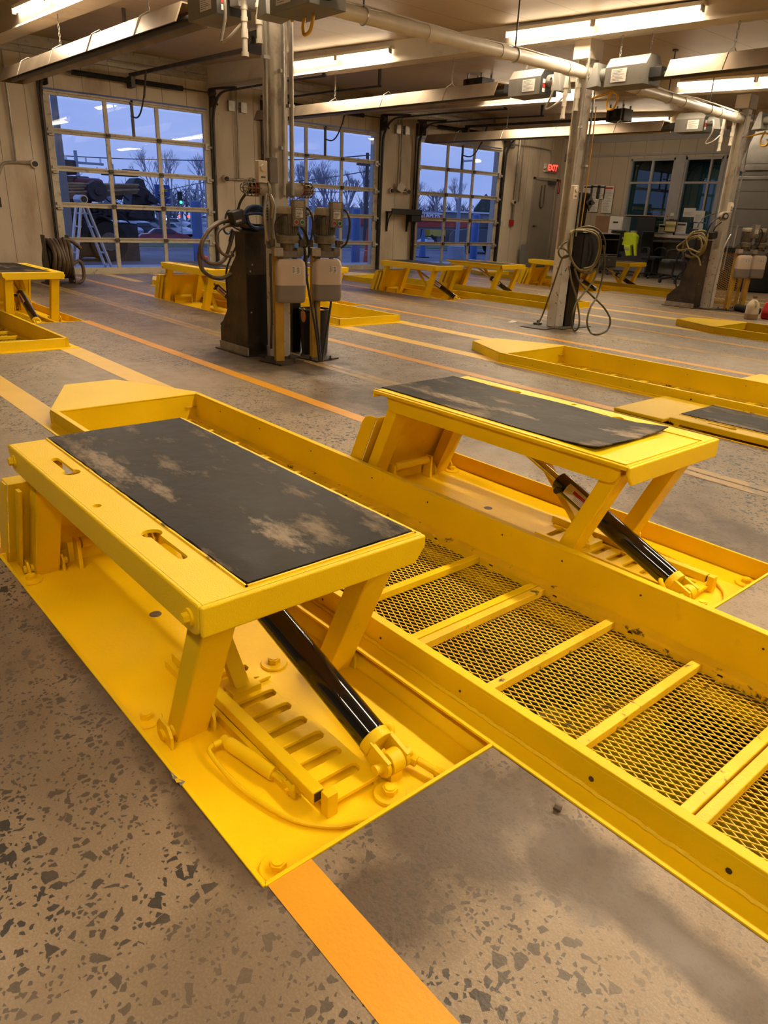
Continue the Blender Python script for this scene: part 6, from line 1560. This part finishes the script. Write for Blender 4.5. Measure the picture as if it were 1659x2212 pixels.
t = thing('office_bin', (-17.5, 24.3, 0), 'dark bin in the corner beside the exit door', 'bin')
MB().lathe([(.20, 0), (.24, .7), (.26, .7), (.22, .05), (.001, .05)], (XF+.5, 24.45, 0), 20).build('bin_shell', 'bin_black', t)
# notices
def notice(a, b, label, mat='white_paper', y=YW-.06, n=8, bar=None, seed=1, cat='notice'):
    (xa, _, z1), (xb, _, z0) = a, b
    t = thing('notice', ((xa+xb)/2, y, (z0+z1)/2), label, cat)
    MB().box(xa, xb, y, y+.006, z0, z1).build('sheet', mat, t)
    m = MB(); lines(m, xa+.04, xb-.04, z0+.04, z1-.12, n, lambda u, w: (u, y-.002, w), .28, seed); m.build('print', 'motor_grey', t, smooth=False, recalc=False)
    if bar: m = MB(); m.quad((xa+.04, y-.003, z1-.10), (xb-.04, y-.003, z1-.10), (xb-.04, y-.003, z1-.04), (xa+.04, y-.003, z1-.04)); m.build('heading', bar, t, smooth=False, recalc=False)
    return t
notice((-17.814, 24.940, 2.903), (-17.385, 24.940, 2.194), 'tall white notice on the office wall, leftmost of the row', seed=2, n=16, bar='print_ink')
notice((-17.490, 24.940, 2.919), (-17.066, 24.940, 1.994), 'tall white notice second from left on the office wall', seed=3, n=20, bar='print_ink')
notice((-17.206, 24.940, 2.903), (-16.846, 24.940, 2.438), 'white notice third from left on the office wall', seed=4, n=10, bar='print_ink')
notice((-16.904, 24.940, 2.872), (-16.488, 24.940, 1.976), 'tall white notice with a red heading nearest the office window', seed=5, n=20, bar='print_red')
notice((-13.661, 24.940, 2.203), (-13.239, 24.940, 1.926), 'framed white sheet taped on the second office window', seed=6, n=9)
notice((-13.249, 24.940, 2.126), (-12.898, 24.940, 1.779), 'white sheet of small print right of the framed sheet on the window', seed=7, n=12)
notice((-13.216, 24.940, 1.739), (-12.885, 24.940, 1.492), 'white sheet at the bottom of the second office window', seed=8, n=6)
notice((-13.836, 24.940, 1.748), (-13.459, 24.940, 1.395), 'white form with dark heading, right of the yellow clipboard', seed=9, n=9, bar='print_ink')
notice((-14.478, 24.940, 1.667), (-14.157, 24.940, 1.380), 'small black and white flyer left of the yellow clipboard', seed=10, n=4, bar='print_ink')
notice((-14.849, 24.990, 2.137), (-14.403, 24.990, 1.850), 'grey paper behind the first office window, upper of two', 'duct_grey', y=YW+.04, n=3, seed=11)
notice((-14.847, 24.990, 1.762), (-14.401, 24.990, 1.491), 'grey paper behind the first office window, lower of two', 'duct_grey', y=YW+.04, n=3, seed=12)
notice((-14.117, 24.940, 2.034), (-13.994, 24.940, 1.934), 'tiny white note on the post between the office windows', n=2, seed=13)
t = thing('clipboard', (-14.042, 24.920, 1.637), 'yellow pad on a clipboard hanging below the window post', 'clipboard')
a, b = (-14.218, 24.920, 1.824), (-13.826, 24.920, 1.424)
MB().box(a[0]-.02, b[0]+.02, YW-.10, YW-.085, b[2], a[2]).build('board', 'hose_brown', t, bevel=.004)
MB().box(a[0]+.01, b[0]-.01, YW-.108, YW-.10, b[2]+.02, a[2]-.06).build('pad', 'note_yellow', t)
MB().box((a[0]+b[0])/2-.08, (a[0]+b[0])/2+.08, YW-.13, YW-.10, a[2]-.05, a[2]+.02).build('clip', 'dark_steel', t, bevel=.006)
# insulated duct and dark tank at the right edge
t = thing('vertical_duct', (-10.2, 22.6, 1), 'large grey insulated duct at the right edge, foil-wrapped above', 'duct')
x0, x1 = -10.95, -8.8
MB().box(x0, x1, 22.6, 24.2, 1.02, 3.02).build('lower_casing', 'duct_grey', t, bevel=.02)
for z in (1.12, 1.66, 2.15, 2.62): MB().box(x0-.01, x1+.01, 22.59, 24.21, z, z+.012).build('seam', 'dark_steel', t)
MB().box(x0+.1, x1, 22.65, 24.1, 3.02, 3.16).build('neck', 'duct_grey', t, bevel=.02)
MB().box(x0-.0, x1+.1, 22.58, 24.2, 3.16, 3.32).box(x0-.02, x1+.1, 22.56, 24.2, 2.92, 3.02).build('foil_band', 'duct_foil', t, bevel=.02)
MB().prism([(x0, 3.32), (x1+.1, 3.32), (x1+.1, 4.2), (x0+.25, 4.2)], 1, 22.65, 24.1).build('foil_duct', 'duct_foil', t, bevel=.03)
p = (-10.375, 22.600, 3.858); MB().cyl((p[0], 22.645, p[2]), (p[0], 22.60, p[2]), .10, 18).build('port_cover', 'galvanised', t)
t = thing('waste_oil_tank', (-9.9, 21.8, 0), 'large dark grey tank on the floor below the grey duct', 'tank')
MB().lathe([(.9, 0), (.98, .03), (1.0, .08), (1.0, .90), (.97, .97), (.9, 1.0), (.001, 1.0)], (-9.9, 22.2, 0), 40).build('tank_shell', 'tank_black', t)
MB().cyl((-9.9, 22.2, 1.0), (-9.9, 22.2, 1.03), .08, 16).build('tank_cap', 'matt_black', t)

# ------------------------------------------------------------------ small things near the camera
p = (-0.892, 1.503, -0.000); t = thing('brass_nut', p, 'small brass nut lying on the concrete right of the foreground lift', 'nut')
MB().cyl((p[0], p[1], .012), (p[0]+.02, p[1]+.006, .010), .010, 6).build('nut_body', 'grimy_cap', t)
t = thing('torn_tape', (-1.663, 0.692, -0.000), 'torn flap of painted tape at the left edge of the foreground lift', 'tape')
for (u0, u1, u2), mt in (((Vector((-1.717, 0.691, 0.004)), Vector((-1.670, 0.693, 0.012)), Vector((-1.679, 0.683, 0.004))), 'duct_grey'), ((Vector((-1.683, 0.690, 0.004)), Vector((-1.644, 0.704, 0.010)), Vector((-1.642, 0.689, 0.004))), 'duct_grey'), ((Vector((-1.702, 0.688, 0.006)), Vector((-1.645, 0.697, 0.010)), Vector((-1.659, 0.684, 0.005))), 'yellow_worn')):
    m = MB(); m.add([u0, u1, u2], [(0, 1, 2)]); o = m.build('tape_flap', mt, t, recalc=False, smooth=False); sm = o.modifiers.new('thick', 'SOLIDIFY'); sm.thickness = .002
# ------------------------------------------------------------------ outside
ZG = -.18
def gz(x, y):
    """the land falls away beyond the verge"""
    def lerp(t, a, b): t = max(0, min(1, t)); return a+(b-a)*t
    L_ = lerp((-40-x)/55, ZG, -3.1) if x > -95 else lerp((-95-x)/65, -3.1, -1.9)
    R_ = lerp((-40-x)/70, ZG, -3.65) if x > -110 else lerp((-110-x)/40, -3.65, -5.5)
    return lerp((y-85)/25, L_, R_)
gx = [XW-.35, -30, -40, -50, -65, -80, -95, -110, -130, -150, -160, -200, -300]; gy = [-120, -40, 0, 20, 40, 60, 75, 85, 95, 105, 110, 130, 160, 200, 260]
m = MB(); m.add([(x, y, gz(x, y)) for x in gx for y in gy], [(i*len(gy)+j, i*len(gy)+j+1, (i+1)*len(gy)+j+1, (i+1)*len(gy)+j) for i in range(len(gx)-1) for j in range(len(gy)-1)])
m.build('floor_yard', 'asphalt', kind='structure')
MB().box(XW-3.0, XW-.33, -6, 34, ZG-.1, -.02).build('floor_apron', 'kerb', kind='structure')
MB().box(-36, -31, -30, 120, ZG, ZG+.10).build('trim_7', 'kerb', kind='structure')
tag(MB().box(-35.7, -31.3, -30, 120, ZG+.10, ZG+.13).build('grass_verge', 'grass'), 'strip of grass on the verge beyond the yard', 'grass', kind='stuff')
def bollard(x, y, h, label):
    t = thing('bollard', (x, y, ZG), label, 'bollard', 'blue bollards outside the bay doors')
    MB().lathe([(.155, 0), (.155, h-.06), (.13, h-.015), (.06, h), (.001, h)], (x, y, ZG), 28).build('sleeve', 'bollard_blue', t)
    MB().lathe([(.157, h-.27), (.157, h-.25)], (x, y, ZG), 28).lathe([(.157, h-.21), (.157, h-.20)], (x, y, ZG), 28).build('band', 'sign_white', t)
bollard(-22.0, 11.25, 1.94, 'blue bollard outside the first bay door')
bollard(-22.0, 17.48, 1.94, 'blue bollard outside the middle bay door')
bollard(-22.0, 23.75, 1.94, 'blue bollard outside the third bay door')
def cone(x, y, h, label, mat):
    t = thing('traffic_cone', (x, y, ZG), label, 'traffic cone')
    MB().lathe([(.20, .03), (.17, .05), (.05, h), (.001, h)], (x, y, ZG), 24).build('cone_body', mat, t)
    MB().box(x-.24, x+.24, y-.24, y+.24, ZG, ZG+.04).build('cone_base', 'rubber', t)
    MB().lathe([(.125, h*.40), (.095, h*.62)], (x, y, ZG), 24).build('band', 'sign_white', t)
cone(-22.0, 18.05, 1.30, 'orange traffic cone beside the blue bollard at the middle door', 'cone_orange')
cone(-26.0, 24.6, 1.2, 'purple traffic cone outside the third bay door', 'bollard_blue')
# ladder
t = thing('step_ladder', (-20.6, 7.3, ZG), 'folding aluminium ladder standing outside the first bay door', 'ladder')
LX = -19.6
top = Vector((-19.600, 6.937, 1.635)); bl = (-19.600, 6.504, 0.065); br = (-19.600, 7.567, 0.053)
for (bx2, nm, off) in ((bl, 'front', .0), (br, 'rear', .0)):
    for w in (-.20, .20):
        a = top+Vector((w*.8, .05 if nm == 'rear' else -.05, -.06)); b = Vector((bx2[0]+w*1.15+(0 if nm == 'rear' else .0), bx2[1]+(-.03 if nm == 'rear' else .03), ZG+.01))
        MB().bar(a, b, .04, .12, up=(1, 0, 0)).build('ladder_rail', 'ladder_alu', t, bevel=.006)
    for k in range(1, 6):
        f = k/6; a = top.lerp(Vector((bx2[0], bx2[1], ZG)), f); w = .16+.07*f
        MB().box(a.x-w, a.x+w, a.y-.035, a.y+.035, a.z-.015, a.z+.015).build('rung', 'ladder_alu', t)
MB().cyl(top+Vector((-.24, 0, .02)), top+Vector((.24, 0, .02)), .10, 20).build('hinge', 'ladder_alu', t, bevel=.01)
MB().cyl(top+Vector((.24, 0, .02)), top+Vector((.26, 0, .02)), .07, 16).build('hinge_cap', 'matt_black', t)
# drilling truck outside the first door
t = thing('drilling_truck', (-25, 8.5, ZG), 'dark work truck with a red rack and bundled poles outside the first bay door', 'truck')
D = -25.0
def blk(a, b, name, mat, x=D, th=1.6, bevel=.05):
    return MB().box(x-th, x, a[1], b[1], b[2], a[2]).build(name, mat, t, bevel=bevel)
blk((-25.000, 8.129, 2.769), (-25.000, 8.847, 2.356), 'cab_roof', 'truck_dark')
blk((-25.000, 7.979, 2.329), (-25.000, 9.213, 1.552), 'cab', 'truck_dark')
blk((-25.000, 8.501, 1.578), (-25.000, 11.298, 1.087), 'chassis', 'truck_dark', bevel=.1)
blk((-25.000, 8.027, 1.112), (-25.000, 9.870, -0.057), 'front_body', 'truck_dark', bevel=.15)
blk((-25.000, 9.747, 0.993), (-25.000, 10.660, -0.267), 'tool_locker', 'truck_dark', bevel=.08)
blk((-24.800, 8.658, 2.291), (-24.800, 9.613, 1.611), 'red_rack', 'truck_red', x=-24.8, th=.5, bevel=.15)
c_ = Vector((-24.600, 9.148, 1.913))
MB().cyl(c_, c_+Vector((.35, 0, 0)), .30, 26).cyl(c_+Vector((.3, 0, 0)), c_+Vector((.42, 0, 0)), .12, 16).build('rotor', 'truck_dark', t, bevel=.02)
for k in range(6):
    a = Vector((-24.400, 8.021, 2.075))+Vector((-.1*(k % 3), 0, -.085*k)); b = Vector((-24.400, 10.525, 2.155))+Vector((-.1*(k % 3), 0, -.045*k))
    MB().cyl(a, b, .035, 8).build('pole', 'timber', t)
blk((-25.000, 9.676, 2.445), (-25.000, 10.806, 2.404), 'boom', 'truck_dark', th=.3, bevel=.02)
blk((-25.000, 10.365, 2.621), (-25.000, 10.851, 2.557), 'boom_tip', 'truck_dark', th=.3, bevel=.02)
MB().prism([(v[1], v[2]) for v in ((-25.000, 10.599, 2.187), (-25.000, 10.804, 2.390), (-25.000, 10.988, 2.346), (-25.000, 11.032, 2.126), (-25.000, 11.297, 1.858), (-25.000, 11.341, 1.605), (-25.000, 10.491, 1.531))], 0, -25.8, -25).build('tail_gear', 'truck_dark', t, bevel=.04)
for p in ((-24.900, 9.569, 0.391), (-24.900, 8.306, 0.245)):
    c_ = Vector(p); c_.z = ZG+.62
    MB().cyl(c_+Vector((-.5, 0, 0)), c_+Vector((.1, 0, 0)), .62, 30).build('wheel', 'rubber', t, bevel=.05)
    MB().cyl(c_+Vector((.1, 0, 0)), c_+Vector((.13, 0, 0)), .28, 20).build('wheel_hub', 'motor_grey', t)
rr = random.Random(31); m = MB()
for k in range(46):
    u, v = rr.uniform(0, 1), rr.uniform(0, 1)
    y = 8.2+3.4*u; z = 1.0+1.15*v
    if rr.random() < .5: m.obox((-24.95, y, z), (.3, rr.uniform(.08, .4), rr.uniform(.05, .22)), Matrix.Rotation(rr.uniform(-.6, .6), 3, 'X'))
    else: m.tube([(-24.8, y, z), (-24.7, y+.15, z+rr.uniform(-.25, .2)), (-24.8, y+rr.uniform(.2, .6), z+rr.uniform(-.2, .1))], .025, 5, smooth=4)
m.build('hoses_and_fittings', 'truck_dark', t)
# cars
def car(x, y, heading, label, mat, L_=6.2, group='cars parked across the road'):
    ZC = gz(x, y); t = thing('parked_car', (x, y, ZC), label, 'car', group)
    c, s_ = math.cos(heading), math.sin(heading)
    prof = [(-.5, .30), (-.5, .62), (-.46, .80), (-.30, .88), (-.18, 1.28), (.10, 1.34), (.24, 1.0), (.44, .82), (.5, .62), (.5, .30)]
    def W(a, b, z): return (x+a*L_*c-b*1.28*s_, y+a*L_*s_+b*1.28*c, ZC+z*1.42)
    m = MB(); n = len(prof)
    m.add([W(a, -.95 if z < .9 else -.75, z) for a, z in prof]+[W(a, .95 if z < .9 else .75, z) for a, z in prof], [tuple(range(n)), tuple(range(n, 2*n))]+[(i, (i+1) % n, n+(i+1) % n, n+i) for i in range(n)])
    m.build('car_body', mat, t, bevel=.08, seg=3)
    g = MB()
    for sgn in (-1, 1): g.add([W(a, sgn*q, z) for a, z, q in ((-.27, .93, .93), (.20, .95, .93), (.09, 1.27, .80), (-.17, 1.24, .80))], [(0, 1, 2, 3)])
    g.add([W(.235, -.72, 1.02), W(.235, .72, 1.02), W(.115, .66, 1.32), W(.115, -.66, 1.32)], [(0, 1, 2, 3)]); g.add([W(-.305, -.72, .92), W(-.305, .72, .92), W(-.195, .66, 1.27), W(-.195, -.66, 1.27)], [(0, 1, 2, 3)])
    g.v = [tuple(Vector(v)+Vector((0, 0, .01))) for v in g.v]
    g.build('car_windows', 'car_glass', t, smooth=False, recalc=False)
    for a in (-.31, .31):
        for b in (-.93, .93):
            p = Vector(W(a, b, .28)); q = Vector(W(a, b*.8, .28)); MB().cyl(p, q, .44, 18).build('wheel', 'rubber', t)
    return t
car(-92, 42.5, 1.25, 'dark red car seen through the first bay door, nearest of the row', 'car_red')
cols = ['car_silver', 'car_dark', 'car_white', 'car_silver', 'car_dark', 'car_white', 'car_silver', 'car_dark', 'car_white', 'car_silver']
for k in range(10):
    x, y = -112-20*(k//5), 45.0+(k % 5)*4.2+(k//5)*6
    car(x, y, .55, '%s car in the %s row of the lot across the road, %s' % ({'car_silver': 'silver', 'car_dark': 'dark', 'car_white': 'white'}[cols[k]], ['first', 'second'][k//5], ['at its left end', 'second from its left', 'in its middle', 'second from its right', 'at its right end'][k % 5]), cols[k])
car(-139, (-139.000, 132.469, -3.141)[1], -1.1, 'silver hatchback before the red-fronted store', 'car_silver', group='cars by the store')
car(-27.5, (-27.500, 31.301, 0.078)[1]+1.0, .1, 'dark car half hidden behind the third blue bollard', 'car_dark', group='cars by the store')
car(-155, 80, -1.0, 'white car with red tail lights far beyond the first bay door', 'car_white', group='cars on the road')
p = (-152.000, 73.848, -0.409); single(MB().sphere(p, .3, 8, 6).sphere((p[0], p[1]+2.0, p[2]), .3, 8, 6), 'tail_lights', 'tail_glow', 'pair of red tail lights glowing far outside the first bay door', 'lights')
p = (-150.000, 70.198, -1.071); single(MB().sphere(p, .28, 8, 6).sphere((p[0], p[1]+2.2, p[2]), .28, 8, 6), 'head_lights', 'street_glow', 'pair of warm headlights left of the red tail lights', 'lights')
p = (-104.000, 50.871, 2.061); t = thing('traffic_light', p, 'green traffic light seen through the first bay door', 'traffic light')
MB().sphere(p, .20, 10, 8).build('lens', 'green_glow', t); MB().box(p[0]-.5, p[0]-.1, p[1]-.3, p[1]+.3, p[2]-.3, p[2]+1.4).build('signal_head', 'matt_black', t); MB().cyl((p[0]-.3, p[1], gz(*p[:2])), (p[0]-.3, p[1], p[2]), .1, 8).build('post', 'kerb', t)
# dealer sign
a, b = (-100.000, 45.441, 4.107), (-100.000, 47.382, 2.213)
t = thing('pole_sign', ((a[0]), (a[1]+b[1])/2, ZG), 'blue dealer sign with gold emblem, CHEVROLET and BOB JOHNSON lettering', 'sign')
MB().box(-100.5, -100, a[1], b[1], b[2]-.1, a[2]).build('sign_box', 'sign_blue', t, bevel=.05)
hb = (a[2]-b[2]); yc = (a[1]+b[1])/2; w_ = b[1]-a[1]
MB().box(-100.5, -99.97, a[1], b[1], b[2]-hb*.45, b[2]-.15).build('sign_box_lower', 'sign_navy', t, bevel=.05)
text('CHEVROLET', w_*.17, 'lettering', 'sign_white', t, (-99.93, yc, b[2]+hb*.18), rx=(0, 1, 0), ry=(0, 0, 1), depth=.02, bold=.02)
text('BOB JOHNSON', w_*.135, 'lettering', 'sign_white', t, (-99.93, yc, b[2]-hb*.28), rx=(0, 1, 0), ry=(0, 0, 1), depth=.02, bold=.01)
ez = b[2]+hb*.64; ew, eh = w_*.34, hb*.15
MB().prism([(yc-ew, ez-eh*.55), (yc-ew*.86, ez+eh*.55), (yc-ew*.30, ez+eh*.55), (yc-ew*.25, ez+eh), (yc+ew*.35, ez+eh), (yc+ew*.30, ez+eh*.55), (yc+ew, ez+eh*.55), (yc+ew*.86, ez-eh*.55), (yc+ew*.30, ez-eh*.55), (yc+ew*.25, ez-eh), (yc-ew*.35, ez-eh), (yc-ew*.30, ez-eh*.55)], 0, -99.99, -99.9).build('emblem', 'gold', t)
for q in (a[1]+w_*.2, b[1]-w_*.2): MB().cyl((-100.2, q, -3.2), (-100.2, q, b[2]), .2, 10).build('post', 'motor_grey', t)
# store
ZS = -150.0
y0, y1 = 118.0, 200.0
zg = -5.6
t = thing('store_building', (ZS, 150, zg), 'long grey store with red front band and STAPLES lettering, beyond the third bay door', 'building')
MB().box(ZS-25, ZS, y0, y1, zg-.5, 2.9).build('wall', 'store_grey', t)
MB().box(ZS, ZS+.5, y0, y1, -1.0, .55).build('red_band', 'store_red', t)
s0, s1 = (-150.000, 138.010, 2.148), (-150.000, 148.064, 0.848)
MB().box(ZS, ZS+1, s0[1], s1[1], .5, s0[2]).build('sign_tower', 'store_red', t)
MB().box(ZS-.5, ZS+1.2, s0[1], s1[1], s0[2], s0[2]+.35).box(ZS-.2, ZS+.6, s1[1], y1, 2.85, 3.25).build('parapet', 'sign_white', t)
sc = (-149.000, 142.898, 1.760)
text('STAPLES', 1.95, 'lettering', 'sign_white', t, (ZS+1.1, sc[1], sc[2]), rx=(0, 1, 0), ry=(0, 0, 1), depth=.1, bold=.07)
for k in range(9): MB().box(ZS, ZS+.1, y0+6+k*8.5, y0+12+k*8.5, zg, -1.6).build('shop_window', 'store_dark', t)
f0, f1 = (-140.000, 152.249, -1.229), (-140.000, 157.504, -3.690)
t = thing('event_banner', f0, 'red banner board reading FREE EVENT near the store', 'banner')
MB().box(-140.2, -140, f0[1], f1[1]+3, f1[2], f0[2]).build('board', 'store_red', t); MB().box(-140.4, -140.2, f0[1]+1, f0[1]+1.3, f1[2]-3, f0[2]).build('post', 'store_dark', t)
text('FREE', 1.4, 'lettering', 'sign_white', t, (-139.9, (f0[1]+f1[1])/2+.8, f0[2]-.9), rx=(0, 1, 0), ry=(0, 0, 1), depth=.02, bold=.05)
text('EVENT', 1.5, 'lettering', 'sign_white', t, (-139.9, (f0[1]+f1[1])/2+1.2, f0[2]-2.4), rx=(0, 1, 0), ry=(0, 0, 1), depth=.02, bold=.05)
v0, v1 = (-147.000, 141.439, -1.587), (-147.000, 147.228, -3.209)
t = thing('box_van', (-147, v0[1], zg), 'yellow box van parked before the store', 'van')
MB().box(-149.5, -147, v0[1], v1[1], v1[2], v0[2]).build('box_body', 'truck_yellow', t, bevel=.04)
for y in (v0[1]+.8, v1[1]-.8): MB().cyl((-147.5, y, v1[2]-.2), (-146.9, y, v1[2]-.2), .6, 18).build('wheel', 'rubber', t)
# lamp posts, utility poles and wires
def pole(x, y, h, label, arm=0, r=.13, mat='motor_grey', lamp=False, kind='utility pole'):
    t = thing('lamp_post' if lamp or mat == 'sign_white' else 'utility_pole', (x, y, ZG), label, kind)
    MB().cyl((x, y, ZG), (x, y, h), r, 12, r2=r*.6).build('shaft', mat, t)
    if arm:
        if lamp:
            MB().bar((x, y, h-.1), (x, y+arm, h), .08, .08).build('arm', mat, t); MB().sphere((x, y+arm, h-.02), .15, 12, 6, (1, 1.8, .45)).build('lamp_head', 'street_glow', t)
        else:
            MB().bar((x, y-arm, h-.6), (x, y+arm, h-.6), .12, .12).build('cross_arm', mat, t)
            for k in (-1, -.4, .4, 1): MB().cyl((x, y+arm*k*.9, h-.55), (x, y+arm*k*.9, h-.3), .05, 6).build('insulator', 'sign_white', t)
    return t
q = (-25.000, 25.643, 3.970); pole(-25, (-25.000, 25.803, 0.109)[1], q[2]+.05, 'tall lamp post with a glowing head outside the third bay door', arm=.9, r=.10, mat='kerb', lamp=True, kind='lamp post')
p = (-25.000, 25.803, 0.109); single(MB().lathe([(.42, 0), (.40, .55), (.30, .60), (.22, .66)], (-25, p[1], ZG), 24), 'pole_footing', 'kerb', 'pale concrete footing of the lamp post outside the third door', 'footing')
p = (-34.000, 27.690, 4.654); pole(-34, p[1], p[2], 'wooden utility pole seen at the right of the middle bay door', arm=.7, r=.14, mat='bark')
p = (-60.000, 41.888, 4.758); pole(-60, p[1], p[2], 'pale lamp post seen through the middle bay door, left of the bare tree', arm=1.2, r=.18, mat='kerb')
p = (-70.000, 49.590, 4.654); pole(-70, p[1], p[2], 'second utility pole behind the middle bay door', arm=1.4, r=.18, mat='kerb')
p = (-45.000, 15.919, 4.186); pole(-45, p[1], p[2], 'utility pole with wide cross arm above the truck', arm=1.5, r=.15, mat='kerb')
p = (-60.000, 23.898, 4.339); pole(-60, p[1], p[2], 'small cross-armed pole above the poles on the truck', arm=1.3, r=.15, mat='kerb')
p = (-70.000, 36.036, 3.659); pole(-70, p[1], p[2], 'utility pole right of the blue dealer sign', arm=1.6, r=.18, mat='kerb')
p = (-24.000, 8.049, 4.240); pole(-24, p[1], p[2]+1, 'grey pole at the left edge of the first bay door', r=.14, mat='duct_grey')
p = (-60.000, 30.169, 3.706); pole(-60, p[1], p[2], 'thin pole between the sign and the blue bollard', r=.08, mat='kerb')
def wire(pts, label): single(MB().tube(pts, .035, 5, smooth=4), 'overhead_wire', 'bark', label, 'wire', 'overhead wires outside')
wire([(-60.000, 19.473, 4.613), (-60.000, 24.945, 4.763), (-60.000, 32.419, 5.158)], 'long overhead wire crossing the first bay door')
wire([(-50.000, 32.252, 3.450), (-50.000, 36.466, 4.002), (-50.000, 42.028, 5.005)], 'overhead wire rising to the right across the middle bay door')
wire([(-40.000, 25.825, 4.316), (-40.000, 29.162, 4.603), (-40.000, 33.580, 5.188)], 'upper overhead wire in the middle bay door')
wire([(-75.000, 33.719, 2.621), (-75.000, 37.251, 3.475), (-75.000, 40.421, 4.167)], 'overhead wire right of the dealer sign')
wire([(-65.000, 41.914, 3.312), (-65.000, 49.768, 3.557), (-65.000, 54.734, 4.016)], 'low overhead wire above the trees in the middle bay door')
# trees
def branch(m, p, d, L_, r, depth, rr):
    q = p+d*L_
    m.cyl(p, q, r, 4, r2=r*.62, cap=False)
    if depth == 0: return
    for k in range(3 if depth > 2 else rr.choice((2, 3))):
        nd = (d+Vector((rr.uniform(-.55, .55), rr.uniform(-.55, .55), rr.uniform(-.12, .45)))).normalized()
        branch(m, q, nd, L_*rr.uniform(.62, .84), r*.58, depth-1, rr)
def bare_tree(x, y, h, seed, label, depth=6, r=.12):
    rr = random.Random(seed); m = MB(); branch(m, Vector((x, y, ZG)), Vector((0, 0, 1)), h*.27, r, depth, rr)
    t = thing('bare_tree', (x, y, ZG), label, 'tree', 'bare trees outside')
    m.build('branches', 'twig', t, smooth=False, recalc=False)
p = (-42.000, 31.276, 0.407); bare_tree(-42, p[1], (-42.000, 31.211, 4.742)[2]+.3, 3, 'slender bare tree in the middle of the second bay door', 6, .10)
p = (-186.000, 180.929, -2.970); bare_tree(-186, p[1], (-186.000, 179.631, 11.277)[2], 8, 'spreading bare tree above the store', 7, .6)
for k, (u, top_, sd) in enumerate(((650, 430, 1), (690, 425, 2), (745, 432, 5), (785, 425, 7), (900, 420, 9), (1010, 420, 12), (1060, 425, 13), (345, 405, 14), (425, 410, 15), (450, 400, 16))):
    pass
for u, v, x, sd, lb in ((655, 432, -95, 21, 'far bare tree left in the middle bay door'), (700, 428, -90, 22, 'far bare tree behind the slender tree'), (750, 425, -95, 23, 'far bare tree above the blue bollard, middle door'), (790, 428, -90, 24, 'far bare tree at the utility pole'),
                         (900, 425, -186, 25, 'far bare tree left above the store'), (985, 428, -186, 26, 'far bare tree behind the lamp post'), (375, 400, -170, 28, 'far bare tree just right of the dealer sign'), (440, 402, -170, 29, 'far bare tree at the right edge of the first bay door'), (340, 392, -170, 30, 'far bare tree behind the dealer sign')):
    y = Vector((0, 0, 0))
    YP = {655: (-95.000, 65.579, 0.082), 700: (-90.000, 65.696, 0.248), 750: (-95.000, 73.724, 0.278), 790: (-90.000, 73.310, 0.430), 900: (-186.000, 172.751, -0.308), 985: (-186.000, 190.918, 0.128), 375: (-170.000, 80.998, -1.988), 440: (-170.000, 88.672, -1.804), 340: (-170.000, 77.032, -2.083)}[u]
    bare_tree(x, YP[1], 14 if x < -120 else 8.5, sd, lb, 6, .3)
m = MB(); rr = random.Random(2)
k0 = 0
for i in range(150):
    y = 20+i*1.5; x = -200+rr.uniform(-8, 8); h = 8.0+rr.uniform(-2, 2.6)
    q = Vector((x, y, ZG)); q.z = -3; m.cyl(q, q+Vector((0, 0, h*.8)), .4, 5, r2=.2, cap=False)
    for j_ in range(34):
        d = Vector((rr.uniform(-1, 1), rr.uniform(-1, 1), rr.uniform(.4, 1.2))).normalized(); s_ = q+Vector((0, 0, h*rr.uniform(.15, .8))); m.cyl(s_, s_+d*rr.uniform(2, 4.6), .15, 3, r2=.04, cap=False)
tag(m.build('woodland', 'twig', smooth=False, recalc=False), 'band of bare winter woodland along the horizon', 'trees', kind='stuff')
p = (-185.000, 203.692, 0.467); t = thing('evergreen_tree', (-185, p[1], ZG), 'dark evergreen tree above the right end of the store', 'tree')
m = MB(); m.lathe([(6.2, -3), (5, 1), (3.6, 5), (1.6, 8), (.01, 9.8)], (-185, p[1], ZG), 14); m.build('foliage', 'evergreen', t); MB().cyl((-185, p[1], -6), (-185, p[1], 1.5), .6, 8).build('trunk', 'bark', t)
# ------------------------------------------------------------------ scale the whole place to metres
cam.location = cam.location*S
for o in list(bpy.data.objects):
    if o.parent is None and o is not cam:
        o.location = o.location*S; o.scale = o.scale*S
    if '_base' in o: del o['_base']
